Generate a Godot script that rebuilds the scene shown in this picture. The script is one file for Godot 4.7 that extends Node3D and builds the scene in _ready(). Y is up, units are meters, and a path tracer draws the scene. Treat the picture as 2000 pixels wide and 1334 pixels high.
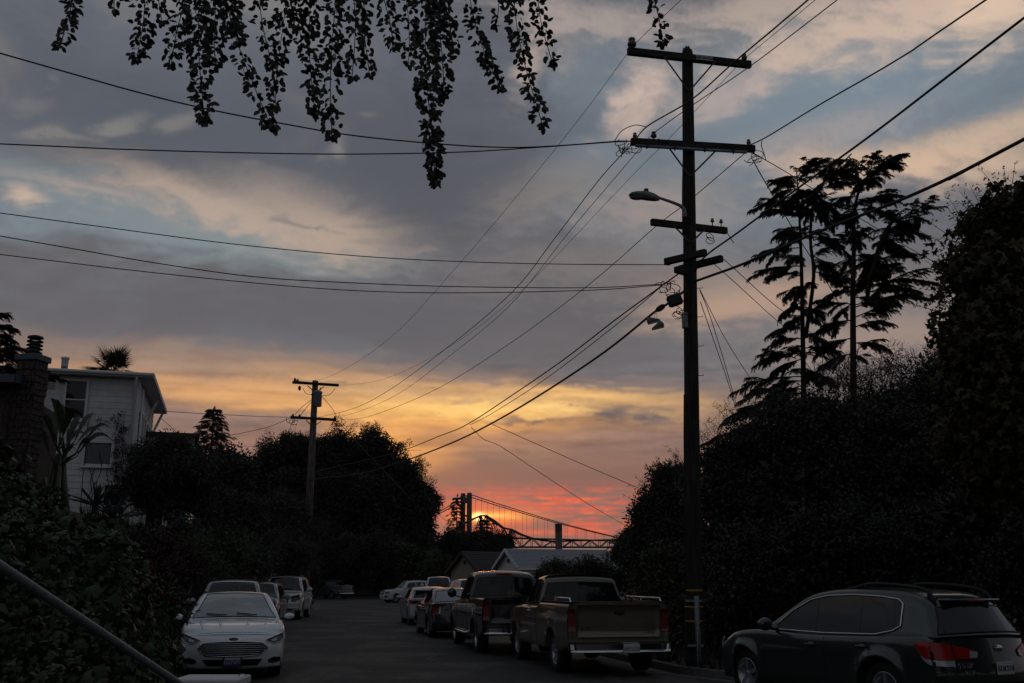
extends Node3D
# A residential street at sunset: utility poles and wires, parked cars, ivy bank, trees, a suspension bridge far behind.
# One unit is a metre, y is up, the photographer stands at the origin and looks along -z.

const EYE := Vector3(0, 1.7, 0)
const PITCH := 13.17
var rng := RandomNumberGenerator.new()
var taken := {}
var M := {}

# ---------------------------------------------------------------- sky
var clouds := []
var billow := FastNoiseLite.new()
var wisp := FastNoiseLite.new()
var streak := FastNoiseLite.new()
var warp := FastNoiseLite.new()
const SKY_W := 4096
const SUN_AZ := -1.9
const SUN_EL := 3.45

func cloud(az: float, el: float, half_w: float, half_h: float, tilt: float, color: Vector3, amount: float, wisps: float) -> void:
	var t := deg_to_rad(tilt)
	clouds.append([az, el, cos(t) / half_w, sin(t) / half_w, -sin(t) / half_h, cos(t) / half_h, color, amount, wisps, 2.3 * maxf(half_w, half_h)])

func sky_color(az: float, el: float, near_clouds: Array, fine: bool) -> Vector3:
	var a := deg_to_rad(az)
	var e := deg_to_rad(el)
	# the cloud layer seen from below: features get flatter and closer together towards the horizon
	var flat_r := 1.0 / (sin(e) + 0.16)
	var p := Vector3(sin(a) * cos(e) * flat_r, 0.0, -cos(a) * cos(e) * flat_r)
	var w1 := warp.get_noise_3d(p.x * 2.0, 3.0, p.z * 2.0)
	var w2 := warp.get_noise_3d(p.x * 2.0 + 40.0, 9.0, p.z * 2.0)
	var b := billow.get_noise_3d(p.x + w1 * 0.35, 0.0, p.z + w2 * 0.35)
	var f := wisp.get_noise_3d(p.x * 2.2 + w2 * 0.5, 5.0, p.z * 1.6 + w1 * 0.5)
	var near_sun := exp(-pow(wrapf(az - SUN_AZ, -180.0, 180.0) / 46.0, 2.0))
	# grey blue stratus, warmer and pinker low down on the sun's side
	var c := Vector3(0.120, 0.128, 0.150).lerp(Vector3(0.128, 0.146, 0.174), smoothstep(18.0, 60.0, el))
	c = c.lerp(Vector3(0.165, 0.145, 0.150), exp(-pow((el - 13.0) / 6.0, 2.0)) * (0.35 + 0.4 * near_sun))
	c = c.lerp(Vector3(0.27, 0.162, 0.132), smoothstep(13.0, 5.0, el) * near_sun)
	c = c.lerp(Vector3(0.150, 0.130, 0.142), smoothstep(13.0, 2.0, el) * (1.0 - near_sun))
	# openings to the clear evening sky and lit cloud edges all round
	var open := smoothstep(0.04, 0.36, b) * smoothstep(8.0, 22.0, el)
	c = c.lerp(Vector3(0.19, 0.235, 0.28), open * 0.62)
	var lit := smoothstep(0.10, 0.50, f - absf(b - 0.05) * 0.9) * smoothstep(7.0, 15.0, el)
	c = c.lerp(Vector3(0.34, 0.285, 0.235), lit * 0.42)
	c *= 1.0 + 0.20 * b + 0.12 * f
	if not fine:
		return c
	var f1 := wisp.get_noise_3d(p.x * 5.0 + w1 * 1.6 + p.z * 1.2, 15.0, p.z * 8.5 + w2 * 1.6) * 1.9
	var f2 := wisp.get_noise_3d(p.x * 15.0 + w2 * 2.0 + p.z * 5.0, 45.0, p.z * 24.0 + w1 * 2.0 + f1 * 0.7) * 1.7
	var f3 := wisp.get_noise_3d(p.x * 44.0 + f2 * 1.2, 75.0, p.z * 60.0 + f1) * 1.6
	c *= 1.0 + (0.07 * f1 + 0.05 * f2 + 0.03 * f3) * smoothstep(4.0, 12.0, el)
	var low := clampf(0.12 + el * 0.04, 0.15, 1.0)
	var wx := az + w1 * 1.6 + f1 * 0.55 + f2 * 0.12
	var wy := el + (w2 * 0.9 + b * 0.5 + f1 * 0.40 + f2 * 0.13) * low
	for k in near_clouds:
		var dx: float = wx - k[0]
		if absf(dx) > k[9]:
			continue
		var dy: float = wy - k[1]
		var u: float = dx * k[2] + dy * k[3]
		var v: float = dx * k[4] + dy * k[5]
		var r := u * u + v * v
		if r > 5.0:
			continue
		var wis: float = k[8]
		var g := exp(-r * (1.0 - 0.25 * wis))
		var e1 := g
		g += wis * (f1 * 0.70 + f2 * 0.62 + f3 * 0.40) * sqrt(g) * (1.0 - 0.3 * g)
		g = lerpf(e1 * smoothstep(0.0, 0.35, e1), smoothstep(0.02 + 0.14 * wis, 1.10, g), 0.42 + 0.58 * wis)
		c = c.lerp(k[6], clampf(g * k[7], 0.0, 1.0))
	# thin bars of light and shade in the golden belt
	var belt := smoothstep(5.8, 7.6, el) * smoothstep(13.2, 10.5, el) * near_sun
	var bars := streak.get_noise_3d(az * 0.16 + w1 * 0.5, 61.0, (el + w2 * 0.25 + f1 * 0.05) * 2.1) + 0.35 * streak.get_noise_3d(az * 0.7, 67.0, (el + f1 * 0.10) * 3.6)
	c *= 1.0 + belt * bars * 0.30
	# red lit undersides of thin cloud sheets round the low sun
	var band := smoothstep(1.7, 3.2, el) * smoothstep(5.6, 4.4, el)
	var far := exp(-pow((az - 1.6) / 5.6, 2.0))
	var n := 0.5 + 0.5 * streak.get_noise_3d(az * 0.30 + w1 * 0.4, 21.0, (el + w2 * 0.12) * 3.6)
	var n2 := 0.5 + 0.5 * streak.get_noise_3d(az * 0.8, 33.0, (el + w1 * 0.1) * 8.5)
	var st := smoothstep(0.50 - 0.16 * far, 0.66, n * 0.72 + n2 * 0.28) * band * clampf(far * 1.25 + 0.12, 0.0, 1.0)
	c = c.lerp(Vector3(0.80, 0.135, 0.075), st * 0.92)
	c = c.lerp(Vector3(0.95, 0.24, 0.085), smoothstep(0.6, 0.8, n2) * st * 0.7)
	# the veiled glow of the sun behind them
	var gx := (az - SUN_AZ) / 2.6
	var gy := (el - SUN_EL) / 0.75
	var glow := exp(-(gx * gx + gy * gy))
	c = c.lerp(Vector3(0.95, 0.20, 0.07), clampf(exp(-(pow((az - SUN_AZ - 0.4) / 2.6, 2.0) + pow((el - SUN_EL) / 1.1, 2.0))) * (0.25 + 0.8 * n2), 0.0, 0.85))
	gx = (az - SUN_AZ - 1.0) / 1.9
	gy = (el - SUN_EL - 0.03) / 0.27
	c = c.lerp(Vector3(1.0, 0.40, 0.09), clampf(exp(-(gx * gx + gy * gy)) * (0.35 + 0.95 * n2), 0.0, 1.0))
	gx = (az - SUN_AZ - 0.05) / 0.27
	gy = (el - SUN_EL + 0.01) / 0.17
	c += Vector3(4.2, 2.6, 0.8) * exp(-(gx * gx + gy * gy))
	gx = (az - SUN_AZ - 0.6) / 1.25
	gy = (el - SUN_EL - 0.06) / 0.13
	c += Vector3(0.85, 0.42, 0.10) * exp(-(gx * gx + gy * gy)) * (0.3 + 0.9 * n2)
	return c

func sky_image() -> Image:
	for nz in [[billow, 11, 0.9, 5], [wisp, 23, 1.3, 6], [streak, 37, 1.0, 5], [warp, 51, 0.8, 3]]:
		nz[0].seed = nz[1]
		nz[0].noise_type = FastNoiseLite.TYPE_SIMPLEX_SMOOTH
		nz[0].frequency = nz[2]
		nz[0].fractal_type = FastNoiseLite.FRACTAL_FBM
		nz[0].fractal_octaves = nz[3]
	cloud_list()
	var cw := 512
	var coarse := sky_part(cw, 0, cw, 0, cw / 4 + 2)
	var img := Image.create_empty(cw, cw / 2, false, Image.FORMAT_RGBF)
	img.fill(Color(0.15, 0.12, 0.115))
	img.blit_rect(coarse, Rect2i(0, 0, cw, cw / 4 + 2), Vector2i.ZERO)
	img.resize(SKY_W, SKY_W / 2, Image.INTERPOLATE_CUBIC)
	# the sun's half of the sky at full detail
	var px := SKY_W / 360.0
	var wide := int(38 * px)
	var top := int(50 * px)
	var low := SKY_W / 4 + 4
	var part := sky_part(SKY_W, -wide, wide, top, low)
	for side in 2:
		var from := Rect2i(wide, 0, wide, low - top) if side == 0 else Rect2i(0, 0, wide, low - top)
		img.blit_rect(part, from, Vector2i(0 if side == 0 else SKY_W - wide, top))
	return img

func sky_part(full: int, x0: int, x1: int, y0: int, y1: int) -> Image:
	var rows := []
	rows.resize(y1 - y0)
	var wide := x1 - x0
	var job := func(i: int) -> void:
		var row := PackedFloat32Array()
		row.resize(wide * 3)
		var el := 90.0 - (y0 + i + 0.5) * 360.0 / full
		var some := clouds.filter(func(k): return absf(k[1] - el) < k[9] + 1.5)
		for x in wide:
			var az := wrapf((x0 + x + 0.5) * 360.0 / full, -180.0, 180.0)
			var near := absf(az) < 38.0 and el < 40.0
			var c := sky_color(az, maxf(el, -0.5), some, near)
			if near and (absf(az) > 30.0 or el > 34.0):
				var t := maxf(smoothstep(30.0, 38.0, absf(az)), smoothstep(34.0, 40.0, el))
				c = c.lerp(sky_color(az, maxf(el, -0.5), some, false), t)
			row[x * 3] = maxf(c.x, 0.0)
			row[x * 3 + 1] = maxf(c.y, 0.0)
			row[x * 3 + 2] = maxf(c.z, 0.0)
		rows[i] = row
	var task := WorkerThreadPool.add_group_task(job, y1 - y0)
	WorkerThreadPool.wait_for_group_task_completion(task)
	var all := PackedFloat32Array()
	for r in rows:
		all.append_array(r)
	return Image.create_from_data(wide, y1 - y0, false, Image.FORMAT_RGBF, all.to_byte_array())

func make_sky() -> void:
	var cam := Camera3D.new()
	cam.name = "camera"
	cam.position = EYE
	cam.rotation_degrees = Vector3(PITCH, 0, 0)
	cam.fov = 36.88
	cam.near = 0.1
	cam.far = 9000.0
	cam.current = true
	add_child(cam)
	var sm := PanoramaSkyMaterial.new()
	sm.panorama = ImageTexture.create_from_image(sky_image())
	var env := Environment.new()
	env.background_mode = Environment.BG_SKY
	env.sky = Sky.new()
	env.sky.sky_material = sm
	env.background_energy_multiplier = 1.0
	env.tonemap_mode = Environment.TONE_MAPPER_LINEAR
	env.tonemap_exposure = 1.0
	env.sdfgi_enabled = true
	env.ssao_enabled = true
	env.ssil_enabled = true
	var we := WorldEnvironment.new()
	we.name = "environment"
	we.environment = env
	add_child(we)
	# the sun, low and veiled by cloud
	var sun := DirectionalLight3D.new()
	sun.name = "sun"
	sun.light_color = Color(1.0, 0.52, 0.24)
	sun.light_energy = 0.008
	sun.light_angular_distance = 2.0
	sun.shadow_enabled = true
	sun.sky_mode = DirectionalLight3D.SKY_MODE_LIGHT_ONLY
	var az := deg_to_rad(SUN_AZ)
	var el := deg_to_rad(SUN_EL)
	var to_sun := Vector3(sin(az) * cos(el), sin(el), -cos(az) * cos(el))
	sun.look_at_from_position(to_sun * 50.0, Vector3.ZERO)
	add_child(sun)
func cloud_list() -> void:
	cloud(19.49, 25.52, 14.90, 5.44, 4, Vector3(0.205, 0.262, 0.315), 0.9, 0.15)
	cloud(4.7, 28.12, 4.01, 3.72, 0, Vector3(0.185, 0.225, 0.265), 0.6, 0.3)
	cloud(-19.47, 18.6, 12.03, 1.72, -6, Vector3(0.235, 0.285, 0.305), 0.85, 0.12)
	cloud(-13.02, 18.35, 7.45, 1.03, -4, Vector3(0.26, 0.285, 0.285), 0.6, 0.15)
	cloud(13.73, 20.78, 5.44, 4.30, 0, Vector3(0.185, 0.215, 0.245), 0.7, 0.3)
	cloud(7.59, 22, 4.01, 3.44, 0, Vector3(0.155, 0.175, 0.195), 0.5, 0.3)
	cloud(-25.11, 20, 5.73, 1.15, -6, Vector3(0.2, 0.24, 0.265), 0.6, 0.2)
	cloud(-17.12, 24.24, 14.90, 3.72, -4, Vector3(0.095, 0.108, 0.132), 0.75, 0.2)
	cloud(-22.59, 28.86, 9.17, 3.15, 0, Vector3(0.125, 0.142, 0.168), 0.6, 0.3)
	cloud(-5.5, 22.92, 9.45, 3.44, -6, Vector3(0.098, 0.1, 0.122), 0.7, 0.25)
	cloud(-11.1, 14.26, 25.79, 2.01, 0, Vector3(0.128, 0.124, 0.136), 0.8, 0.1)
	cloud(1.85, 23.83, 4.58, 1.72, 30, Vector3(0.1, 0.103, 0.125), 0.5, 0.3)
	cloud(4.39, 12.48, 8.59, 1.72, 0, Vector3(0.15, 0.132, 0.136), 0.6, 0.15)
	cloud(19.7, 11.53, 11.46, 3.44, 0, Vector3(0.165, 0.158, 0.165), 0.5, 0.2)
	cloud(23.39, 28.6, 10.31, 1.72, 6, Vector3(0.672, 0.499, 0.389), 0.85, 0.55)
	cloud(17.31, 30.31, 6.88, 1.32, 0, Vector3(0.605, 0.458, 0.367), 0.6, 0.6)
	cloud(19.45, 28.31, 6.30, 0.97, 10, Vector3(0.582, 0.442, 0.356), 0.7, 0.55)
	cloud(28.09, 28.14, 3.44, 1.72, 20, Vector3(0.739, 0.551, 0.41), 0.8, 0.5)
	cloud(8.21, 26.48, 1.78, 1.49, 60, Vector3(0.627, 0.478, 0.4), 0.85, 0.6)
	cloud(7.55, 25.36, 1.72, 0.74, 20, Vector3(0.515, 0.395, 0.34), 0.7, 0.5)
	cloud(12.27, 25.93, 4.01, 1.09, 12, Vector3(0.448, 0.369, 0.34), 0.75, 0.5)
	cloud(5.69, 30.19, 6.30, 1.26, -8, Vector3(0.448, 0.364, 0.324), 0.7, 0.6)
	cloud(0.94, 28.6, 0.92, 2.29, -25, Vector3(0.448, 0.354, 0.308), 0.75, 0.55)
	cloud(2.38, 30.16, 2.29, 1.83, -40, Vector3(0.392, 0.322, 0.297), 0.6, 0.6)
	cloud(25.34, 22.16, 7.45, 1.03, 9, Vector3(0.627, 0.458, 0.329), 0.85, 0.45)
	cloud(22.36, 21.05, 4.87, 0.74, 6, Vector3(0.672, 0.468, 0.335), 0.85, 0.45)
	cloud(26.95, 20.69, 4.30, 1.09, 8, Vector3(0.616, 0.447, 0.324), 0.8, 0.45)
	cloud(20.26, 21.59, 3.72, 0.97, 0, Vector3(0.627, 0.447, 0.324), 0.75, 0.5)
	cloud(17.91, 23.4, 5.73, 0.97, 8, Vector3(0.403, 0.343, 0.324), 0.6, 0.5)
	cloud(17.38, 21.93, 1.83, 1.09, 0, Vector3(0.56, 0.406, 0.313), 0.8, 0.5)
	cloud(13.7, 15.1, 5.44, 0.97, 6, Vector3(0.582, 0.359, 0.238), 0.9, 0.3)
	cloud(11.75, 15.85, 4.58, 1.43, 0, Vector3(0.403, 0.281, 0.221), 0.6, 0.3)
	cloud(21.08, 12.51, 6.88, 1.32, 0, Vector3(0.448, 0.312, 0.248), 0.6, 0.35)
	cloud(18.61, 14.61, 8.02, 1.89, 0, Vector3(0.29, 0.245, 0.22), 0.4, 0.4)
	cloud(-11.64, 19.49, 6.02, 1.55, -10, Vector3(0.448, 0.348, 0.286), 0.8, 0.3)
	cloud(-17.64, 19.88, 6.59, 0.86, -12, Vector3(0.515, 0.39, 0.308), 0.75, 0.35)
	cloud(-9.55, 18.69, 2.58, 1.15, -10, Vector3(0.47, 0.354, 0.275), 0.6, 0.4)
	cloud(-24.07, 19.84, 3.72, 0.52, -6, Vector3(0.47, 0.359, 0.297), 0.6, 0.4)
	cloud(-27.51, 19.11, 1.03, 0.40, 0, Vector3(0.627, 0.458, 0.356), 0.85, 0.35)
	cloud(-10.93, 23.19, 0.97, 0.63, 50, Vector3(0.27, 0.25, 0.24), 0.6, 0.5)
	cloud(-22.05, 23.38, 1.09, 0.57, 30, Vector3(0.27, 0.25, 0.235), 0.6, 0.6)
	cloud(-19.5, 23.94, 1.20, 0.52, 40, Vector3(0.26, 0.24, 0.225), 0.55, 0.6)
	cloud(-25.51, 22.57, 1.15, 0.37, 10, Vector3(0.255, 0.235, 0.22), 0.6, 0.6)
	cloud(-24.22, 22.52, 1.15, 0.23, -6, Vector3(0.235, 0.215, 0.205), 0.55, 0.5)
	cloud(-27.01, 23.47, 0.86, 0.26, 0, Vector3(0.2, 0.195, 0.2), 0.5, 0.6)
	cloud(-26.5, 24.5, 0.52, 0.34, 30, Vector3(0.19, 0.19, 0.2), 0.5, 0.6)
	cloud(-9.51, 24.92, 0.57, 0.23, 0, Vector3(0.19, 0.18, 0.185), 0.5, 0.5)
	cloud(-15.54, 21.98, 0.74, 0.26, 20, Vector3(0.2, 0.19, 0.19), 0.5, 0.6)
	cloud(8.74, 20.55, 4.58, 1.43, 0, Vector3(0.358, 0.286, 0.254), 0.7, 0.5)
	cloud(2.74, 21.31, 4.58, 1.72, 20, Vector3(0.25, 0.22, 0.2), 0.6, 0.45)
	cloud(5.37, 17.3, 8.02, 1.72, 5, Vector3(0.23, 0.195, 0.185), 0.6, 0.4)
	cloud(-4.79, 18.11, 1.03, 0.43, 0, Vector3(0.28, 0.23, 0.205), 0.6, 0.5)
	cloud(-7.06, 19.14, 0.80, 0.34, 0, Vector3(0.27, 0.23, 0.2), 0.5, 0.5)
	cloud(-8.12, 11.03, 21.77, 1.03, -3, Vector3(0.4, 0.25, 0.165), 0.75, 0.15)
	cloud(-21.17, 10.48, 8.02, 0.74, -3, Vector3(0.44, 0.265, 0.165), 0.8, 0.2)
	cloud(-14.77, 9.75, 9.45, 0.97, -4, Vector3(0.62, 0.32, 0.15), 0.85, 0.2)
	cloud(-10.32, 9.22, 10.03, 0.97, -3, Vector3(0.74, 0.385, 0.15), 0.8, 0.25)
	cloud(-4.07, 10.82, 12.03, 0.40, -2, Vector3(0.62, 0.35, 0.18), 0.6, 0.3)
	cloud(-2.9, 10.15, 9.45, 0.74, -2, Vector3(0.8, 0.45, 0.185), 0.85, 0.35)
	cloud(-1.16, 8.79, 9.74, 1.09, -2, Vector3(0.9, 0.43, 0.13), 0.95, 0.25)
	cloud(-2.75, 9.47, 6.30, 0.69, 0, Vector3(1.05, 0.63, 0.2), 0.9, 0.3)
	cloud(-5.74, 7.9, 4.87, 0.97, 0, Vector3(0.84, 0.38, 0.11), 0.85, 0.25)
	cloud(5.22, 10.12, 4.87, 0.63, -8, Vector3(0.9, 0.52, 0.19), 0.9, 0.35)
	cloud(2.61, 9.36, 5.44, 0.46, -6, Vector3(1, 0.62, 0.22), 0.8, 0.35)
	cloud(8.64, 9.54, 2.29, 0.46, -12, Vector3(0.52, 0.31, 0.17), 0.7, 0.4)
	cloud(-5.57, 6.83, 3.44, 1.15, -12, Vector3(0.78, 0.315, 0.1), 0.85, 0.25)
	cloud(-4.01, 6.79, 2.01, 0.74, 10, Vector3(0.85, 0.385, 0.13), 0.8, 0.25)
	cloud(-6.86, 7.32, 2.01, 0.97, 0, Vector3(1, 0.46, 0.12), 0.8, 0.25)
	cloud(-2.32, 10.21, 5.73, 0.17, -3, Vector3(0.5, 0.3, 0.17), 0.6, 0.4)
	cloud(0, 9.85, 4.58, 0.14, -3, Vector3(0.55, 0.34, 0.19), 0.5, 0.4)
	cloud(-18.66, 8.07, 8.59, 1.15, 0, Vector3(0.275, 0.175, 0.145), 0.7, 0.2)
	cloud(-14.63, 7.28, 4.01, 0.74, 0, Vector3(0.34, 0.18, 0.13), 0.7, 0.25)
	cloud(-22.02, 8.69, 4.01, 0.97, 0, Vector3(0.36, 0.21, 0.145), 0.5, 0.3)
	cloud(2.58, 6.52, 7.45, 1.29, -6, Vector3(0.32, 0.175, 0.12), 0.8, 0.25)
	cloud(1.15, 7.6, 6.59, 0.74, -3, Vector3(0.47, 0.235, 0.135), 0.7, 0.3)
	cloud(6.87, 7.6, 4.87, 1.15, 0, Vector3(0.275, 0.168, 0.138), 0.7, 0.3)
	cloud(5.12, 5.38, 8.59, 0.97, 0, Vector3(0.25, 0.13, 0.105), 0.8, 0.2)
	cloud(5.07, 2.87, 6.88, 0.86, 0, Vector3(0.28, 0.148, 0.115), 0.8, 0.12)
	cloud(-1.14, 5.68, 3.44, 0.74, 0, Vector3(0.32, 0.15, 0.105), 0.8, 0.25)
	cloud(6.11, 8.97, 1.15, 0.69, 6, Vector3(0.15, 0.115, 0.122), 1, 0.35)
	cloud(8.1, 8.82, 1.03, 0.52, -6, Vector3(0.155, 0.12, 0.125), 1, 0.35)
	cloud(1.73, 8.68, 3.15, 0.20, -2, Vector3(0.2, 0.135, 0.122), 0.95, 0.25)
	cloud(4.19, 9.37, 0.63, 0.14, 0, Vector3(0.24, 0.16, 0.135), 0.8, 0.3)
	cloud(6.39, 10.96, 5.16, 0.40, -4, Vector3(0.19, 0.152, 0.15), 0.6, 0.35)
	cloud(3.5, 11, 5.73, 0.26, -3, Vector3(0.21, 0.165, 0.155), 0.5, 0.35)
	cloud(-11.93, 19.59, 0.97, 0.17, -16, Vector3(0.2, 0.19, 0.19), 0.7, 0.7)
	cloud(-11.04, 19.2, 0.74, 0.14, -14, Vector3(0.2, 0.19, 0.19), 0.7, 0.7)
	cloud(-9.86, 19.04, 0.86, 0.11, -6, Vector3(0.22, 0.2, 0.19), 0.6, 0.6)

# ---------------------------------------------------------------- naming
func numbered(called: String) -> String:
	var n: int = taken.get(called, 0)
	taken[called] = n + 1
	return called if n == 0 else "%s_%03d" % [called, n]

func tag(o: Node3D, label: String, category: String, group := "") -> Node3D:
	o.set_meta("label", label)
	o.set_meta("category", category)
	if group != "":
		o.set_meta("group", group)
	return o

func thing(called: String, label: String, category: String, at := Vector3.ZERO, turn := 0.0, group := "") -> Node3D:
	var o := Node3D.new()
	o.name = numbered(called)
	add_child(o)
	o.position = at
	o.rotation.y = turn
	return tag(o, label, category, group)

func mesh_node(called: String, mesh: Mesh, m: Material, parent: Node = null) -> MeshInstance3D:
	var o := MeshInstance3D.new()
	o.name = called if parent else numbered(called)
	o.mesh = mesh
	o.material_override = null
	if m:
		for k in mesh.get_surface_count():
			o.set_surface_override_material(k, m)
	(parent if parent else self).add_child(o, true)
	return o

func done(st: SurfaceTool) -> ArrayMesh:
	st.generate_normals()
	return st.commit()

func part(called: String, st: SurfaceTool, m: Material, parent: Node = null) -> MeshInstance3D:
	return mesh_node(called, done(st), m, parent)

func structure(called: String, st: SurfaceTool, m: Material) -> MeshInstance3D:
	var o := part(called, st, m)
	o.set_meta("kind", "structure")
	return o

func copies(called: String, mesh: Mesh, m: Material, where: Array, parent: Node = null) -> MultiMeshInstance3D:
	var mm := MultiMesh.new()
	mm.transform_format = MultiMesh.TRANSFORM_3D
	mm.mesh = mesh
	mm.instance_count = where.size()
	for k in where.size():
		mm.set_instance_transform(k, where[k])
	var o := MultiMeshInstance3D.new()
	o.name = called if parent else numbered(called)
	o.multimesh = mm
	o.material_override = m
	o.set_meta("kind", "stuff")
	(parent if parent else self).add_child(o, true)
	return o

# ---------------------------------------------------------------- places
## the point that stands `ahead` metres in front of the photographer in the direction (across, up) given in thousandths of the view axis
func look(across: float, up: float, ahead: float) -> Vector3:
	var t := deg_to_rad(PITCH)
	var f := cos(t) - up * 0.001 * sin(t)
	return Vector3(across * 0.001 / f * ahead, EYE.y + (up * 0.001 * cos(t) + sin(t)) / f * ahead, -ahead)

# ---------------------------------------------------------------- shapes
func mb(smooth := false) -> SurfaceTool:
	var st := SurfaceTool.new()
	st.begin(Mesh.PRIMITIVE_TRIANGLES)
	st.set_smooth_group(0 if smooth else -1)
	return st

func tri(st: SurfaceTool, a: Vector3, b: Vector3, c: Vector3) -> void:
	st.add_vertex(a)
	st.add_vertex(b)
	st.add_vertex(c)

func quad(st: SurfaceTool, a: Vector3, b: Vector3, c: Vector3, d: Vector3) -> void:
	tri(st, a, b, c)
	tri(st, a, c, d)

func uvquad(st: SurfaceTool, a: Vector3, b: Vector3, c: Vector3, d: Vector3, r := Rect2(0, 0, 1, 1)) -> void:
	var p := [a, b, c, a, c, d]
	var u := [Vector2(0, 1), Vector2(0, 0), Vector2(1, 0), Vector2(0, 1), Vector2(1, 0), Vector2(1, 1)]
	for k in 6:
		st.set_uv(r.position + u[k] * r.size)
		st.add_vertex(p[k])

func box(st: SurfaceTool, at: Vector3, size: Vector3, turn := Basis.IDENTITY) -> void:
	var h := size * 0.5
	var v := []
	for k in 8:
		v.append(at + turn * Vector3(h.x if k & 1 else -h.x, h.y if k & 2 else -h.y, h.z if k & 4 else -h.z))
	quad(st, v[4], v[6], v[7], v[5])
	quad(st, v[1], v[3], v[2], v[0])
	quad(st, v[5], v[7], v[3], v[1])
	quad(st, v[0], v[2], v[6], v[4])
	quad(st, v[6], v[2], v[3], v[7])
	quad(st, v[0], v[4], v[5], v[1])

## a box with its twelve edges chamfered
func soft_box(st: SurfaceTool, at: Vector3, size: Vector3, c: float, turn := Basis.IDENTITY) -> void:
	var h := size * 0.5
	var ring := func(y: float, cut: float) -> Array:
		var a := h.x - cut
		var b := h.z - cut
		var out := []
		for q in [Vector2(a, b - c), Vector2(a - c, b), Vector2(-a + c, b), Vector2(-a, b - c), Vector2(-a, -b + c), Vector2(-a + c, -b), Vector2(a - c, -b), Vector2(a, -b + c)]:
			out.append(at + turn * Vector3(q.x, y, q.y))
		return out
	loft(st, [ring.call(-h.y, c * 0.9), ring.call(-h.y + c, 0.0), ring.call(h.y - c, 0.0), ring.call(h.y, c * 0.9)], true, true)

func basis_along(a: Vector3, b: Vector3, up := Vector3.UP) -> Basis:
	var z := (b - a).normalized()
	var x := up.cross(z)
	if x.length() < 0.01:
		x = Vector3.RIGHT.cross(z)
		if x.length() < 0.01:
			x = Vector3.FORWARD.cross(z)
	x = x.normalized()
	return Basis(x, z.cross(x), z)

func bar(st: SurfaceTool, a: Vector3, b: Vector3, wide: float, high: float, up := Vector3.UP) -> void:
	box(st, (a + b) * 0.5, Vector3(wide, high, a.distance_to(b)), basis_along(a, b, up))

## rows of points joined into a skin; closed joins each row's end to its start
func loft(st: SurfaceTool, rows: Array, closed := false, caps := false) -> void:
	for i in rows.size() - 1:
		var a: Array = rows[i]
		var b: Array = rows[i + 1]
		var n := a.size()
		for j in (n if closed else n - 1):
			var k := (j + 1) % n
			quad(st, a[j], b[j], b[k], a[k])
	if caps:
		for e in 2:
			var r: Array = rows[0] if e == 0 else rows[-1]
			for j in range(1, r.size() - 1):
				if e == 0:
					tri(st, r[0], r[j], r[j + 1])
				else:
					tri(st, r[0], r[j + 1], r[j])

func tube(st: SurfaceTool, pts: Array, radii, sides := 6, caps := true) -> void:
	var rows := []
	var x := Vector3.ZERO
	for i in pts.size():
		var d: Vector3 = (pts[mini(i + 1, pts.size() - 1)] - pts[maxi(i - 1, 0)]).normalized()
		if i == 0:
			x = basis_along(Vector3.ZERO, d).x
		x = (x - d * x.dot(d)).normalized()
		var y := d.cross(x)
		var r: float = radii[i] if radii is Array else radii
		var row := []
		for k in sides:
			var a := TAU * k / sides
			row.append(pts[i] + (x * cos(a) + y * sin(a)) * r)
		rows.append(row)
	loft(st, rows, true, caps)

## profile of (radius, height) turned about the y axis of `at`
func lathe(st: SurfaceTool, profile: Array, sides: int, at := Transform3D.IDENTITY) -> void:
	var rows := []
	for q in profile:
		var row := []
		for k in sides:
			var a := TAU * k / sides
			row.append(at * Vector3(cos(a) * q.x, q.y, -sin(a) * q.x))
		rows.append(row)
	loft(st, rows, true)

func turned(axis_to: Vector3, at: Vector3) -> Transform3D:
	var b := basis_along(Vector3.ZERO, axis_to)
	return Transform3D(Basis(b.x, b.z, b.y * -1.0), at)

func sag(a: Vector3, b: Vector3, drop: float, n := 20) -> Array:
	var out := []
	for k in n + 1:
		var t := float(k) / n
		out.append(a.lerp(b, t) - Vector3(0, 4.0 * drop * t * (1.0 - t), 0))
	return out

## smooth curve through points
func curve(pts: Array, per := 6) -> Array:
	var out := []
	for i in pts.size() - 1:
		var p0 = pts[maxi(i - 1, 0)]
		var p3 = pts[mini(i + 2, pts.size() - 1)]
		for k in per:
			out.append(pts[i].cubic_interpolate(pts[i + 1], p0, p3, float(k) / per))
	out.append(pts[-1])
	return out

## a flat outline (y up, x right) given a thickness; z is its front
func slab(st: SurfaceTool, outline: PackedVector2Array, depth: float, at: Transform3D) -> void:
	var t := Geometry2D.triangulate_polygon(outline)
	for i in range(0, t.size(), 3):
		var p := [outline[t[i]], outline[t[i + 1]], outline[t[i + 2]]]
		if (p[1] - p[0]).cross(p[2] - p[0]) > 0.0:
			p = [p[0], p[2], p[1]]
		tri(st, at * Vector3(p[0].x, p[0].y, 0), at * Vector3(p[1].x, p[1].y, 0), at * Vector3(p[2].x, p[2].y, 0))
		tri(st, at * Vector3(p[0].x, p[0].y, -depth), at * Vector3(p[2].x, p[2].y, -depth), at * Vector3(p[1].x, p[1].y, -depth))
	for i in outline.size():
		var a := outline[i]
		var b := outline[(i + 1) % outline.size()]
		quad(st, at * Vector3(a.x, a.y, 0), at * Vector3(a.x, a.y, -depth), at * Vector3(b.x, b.y, -depth), at * Vector3(b.x, b.y, 0))

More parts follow.
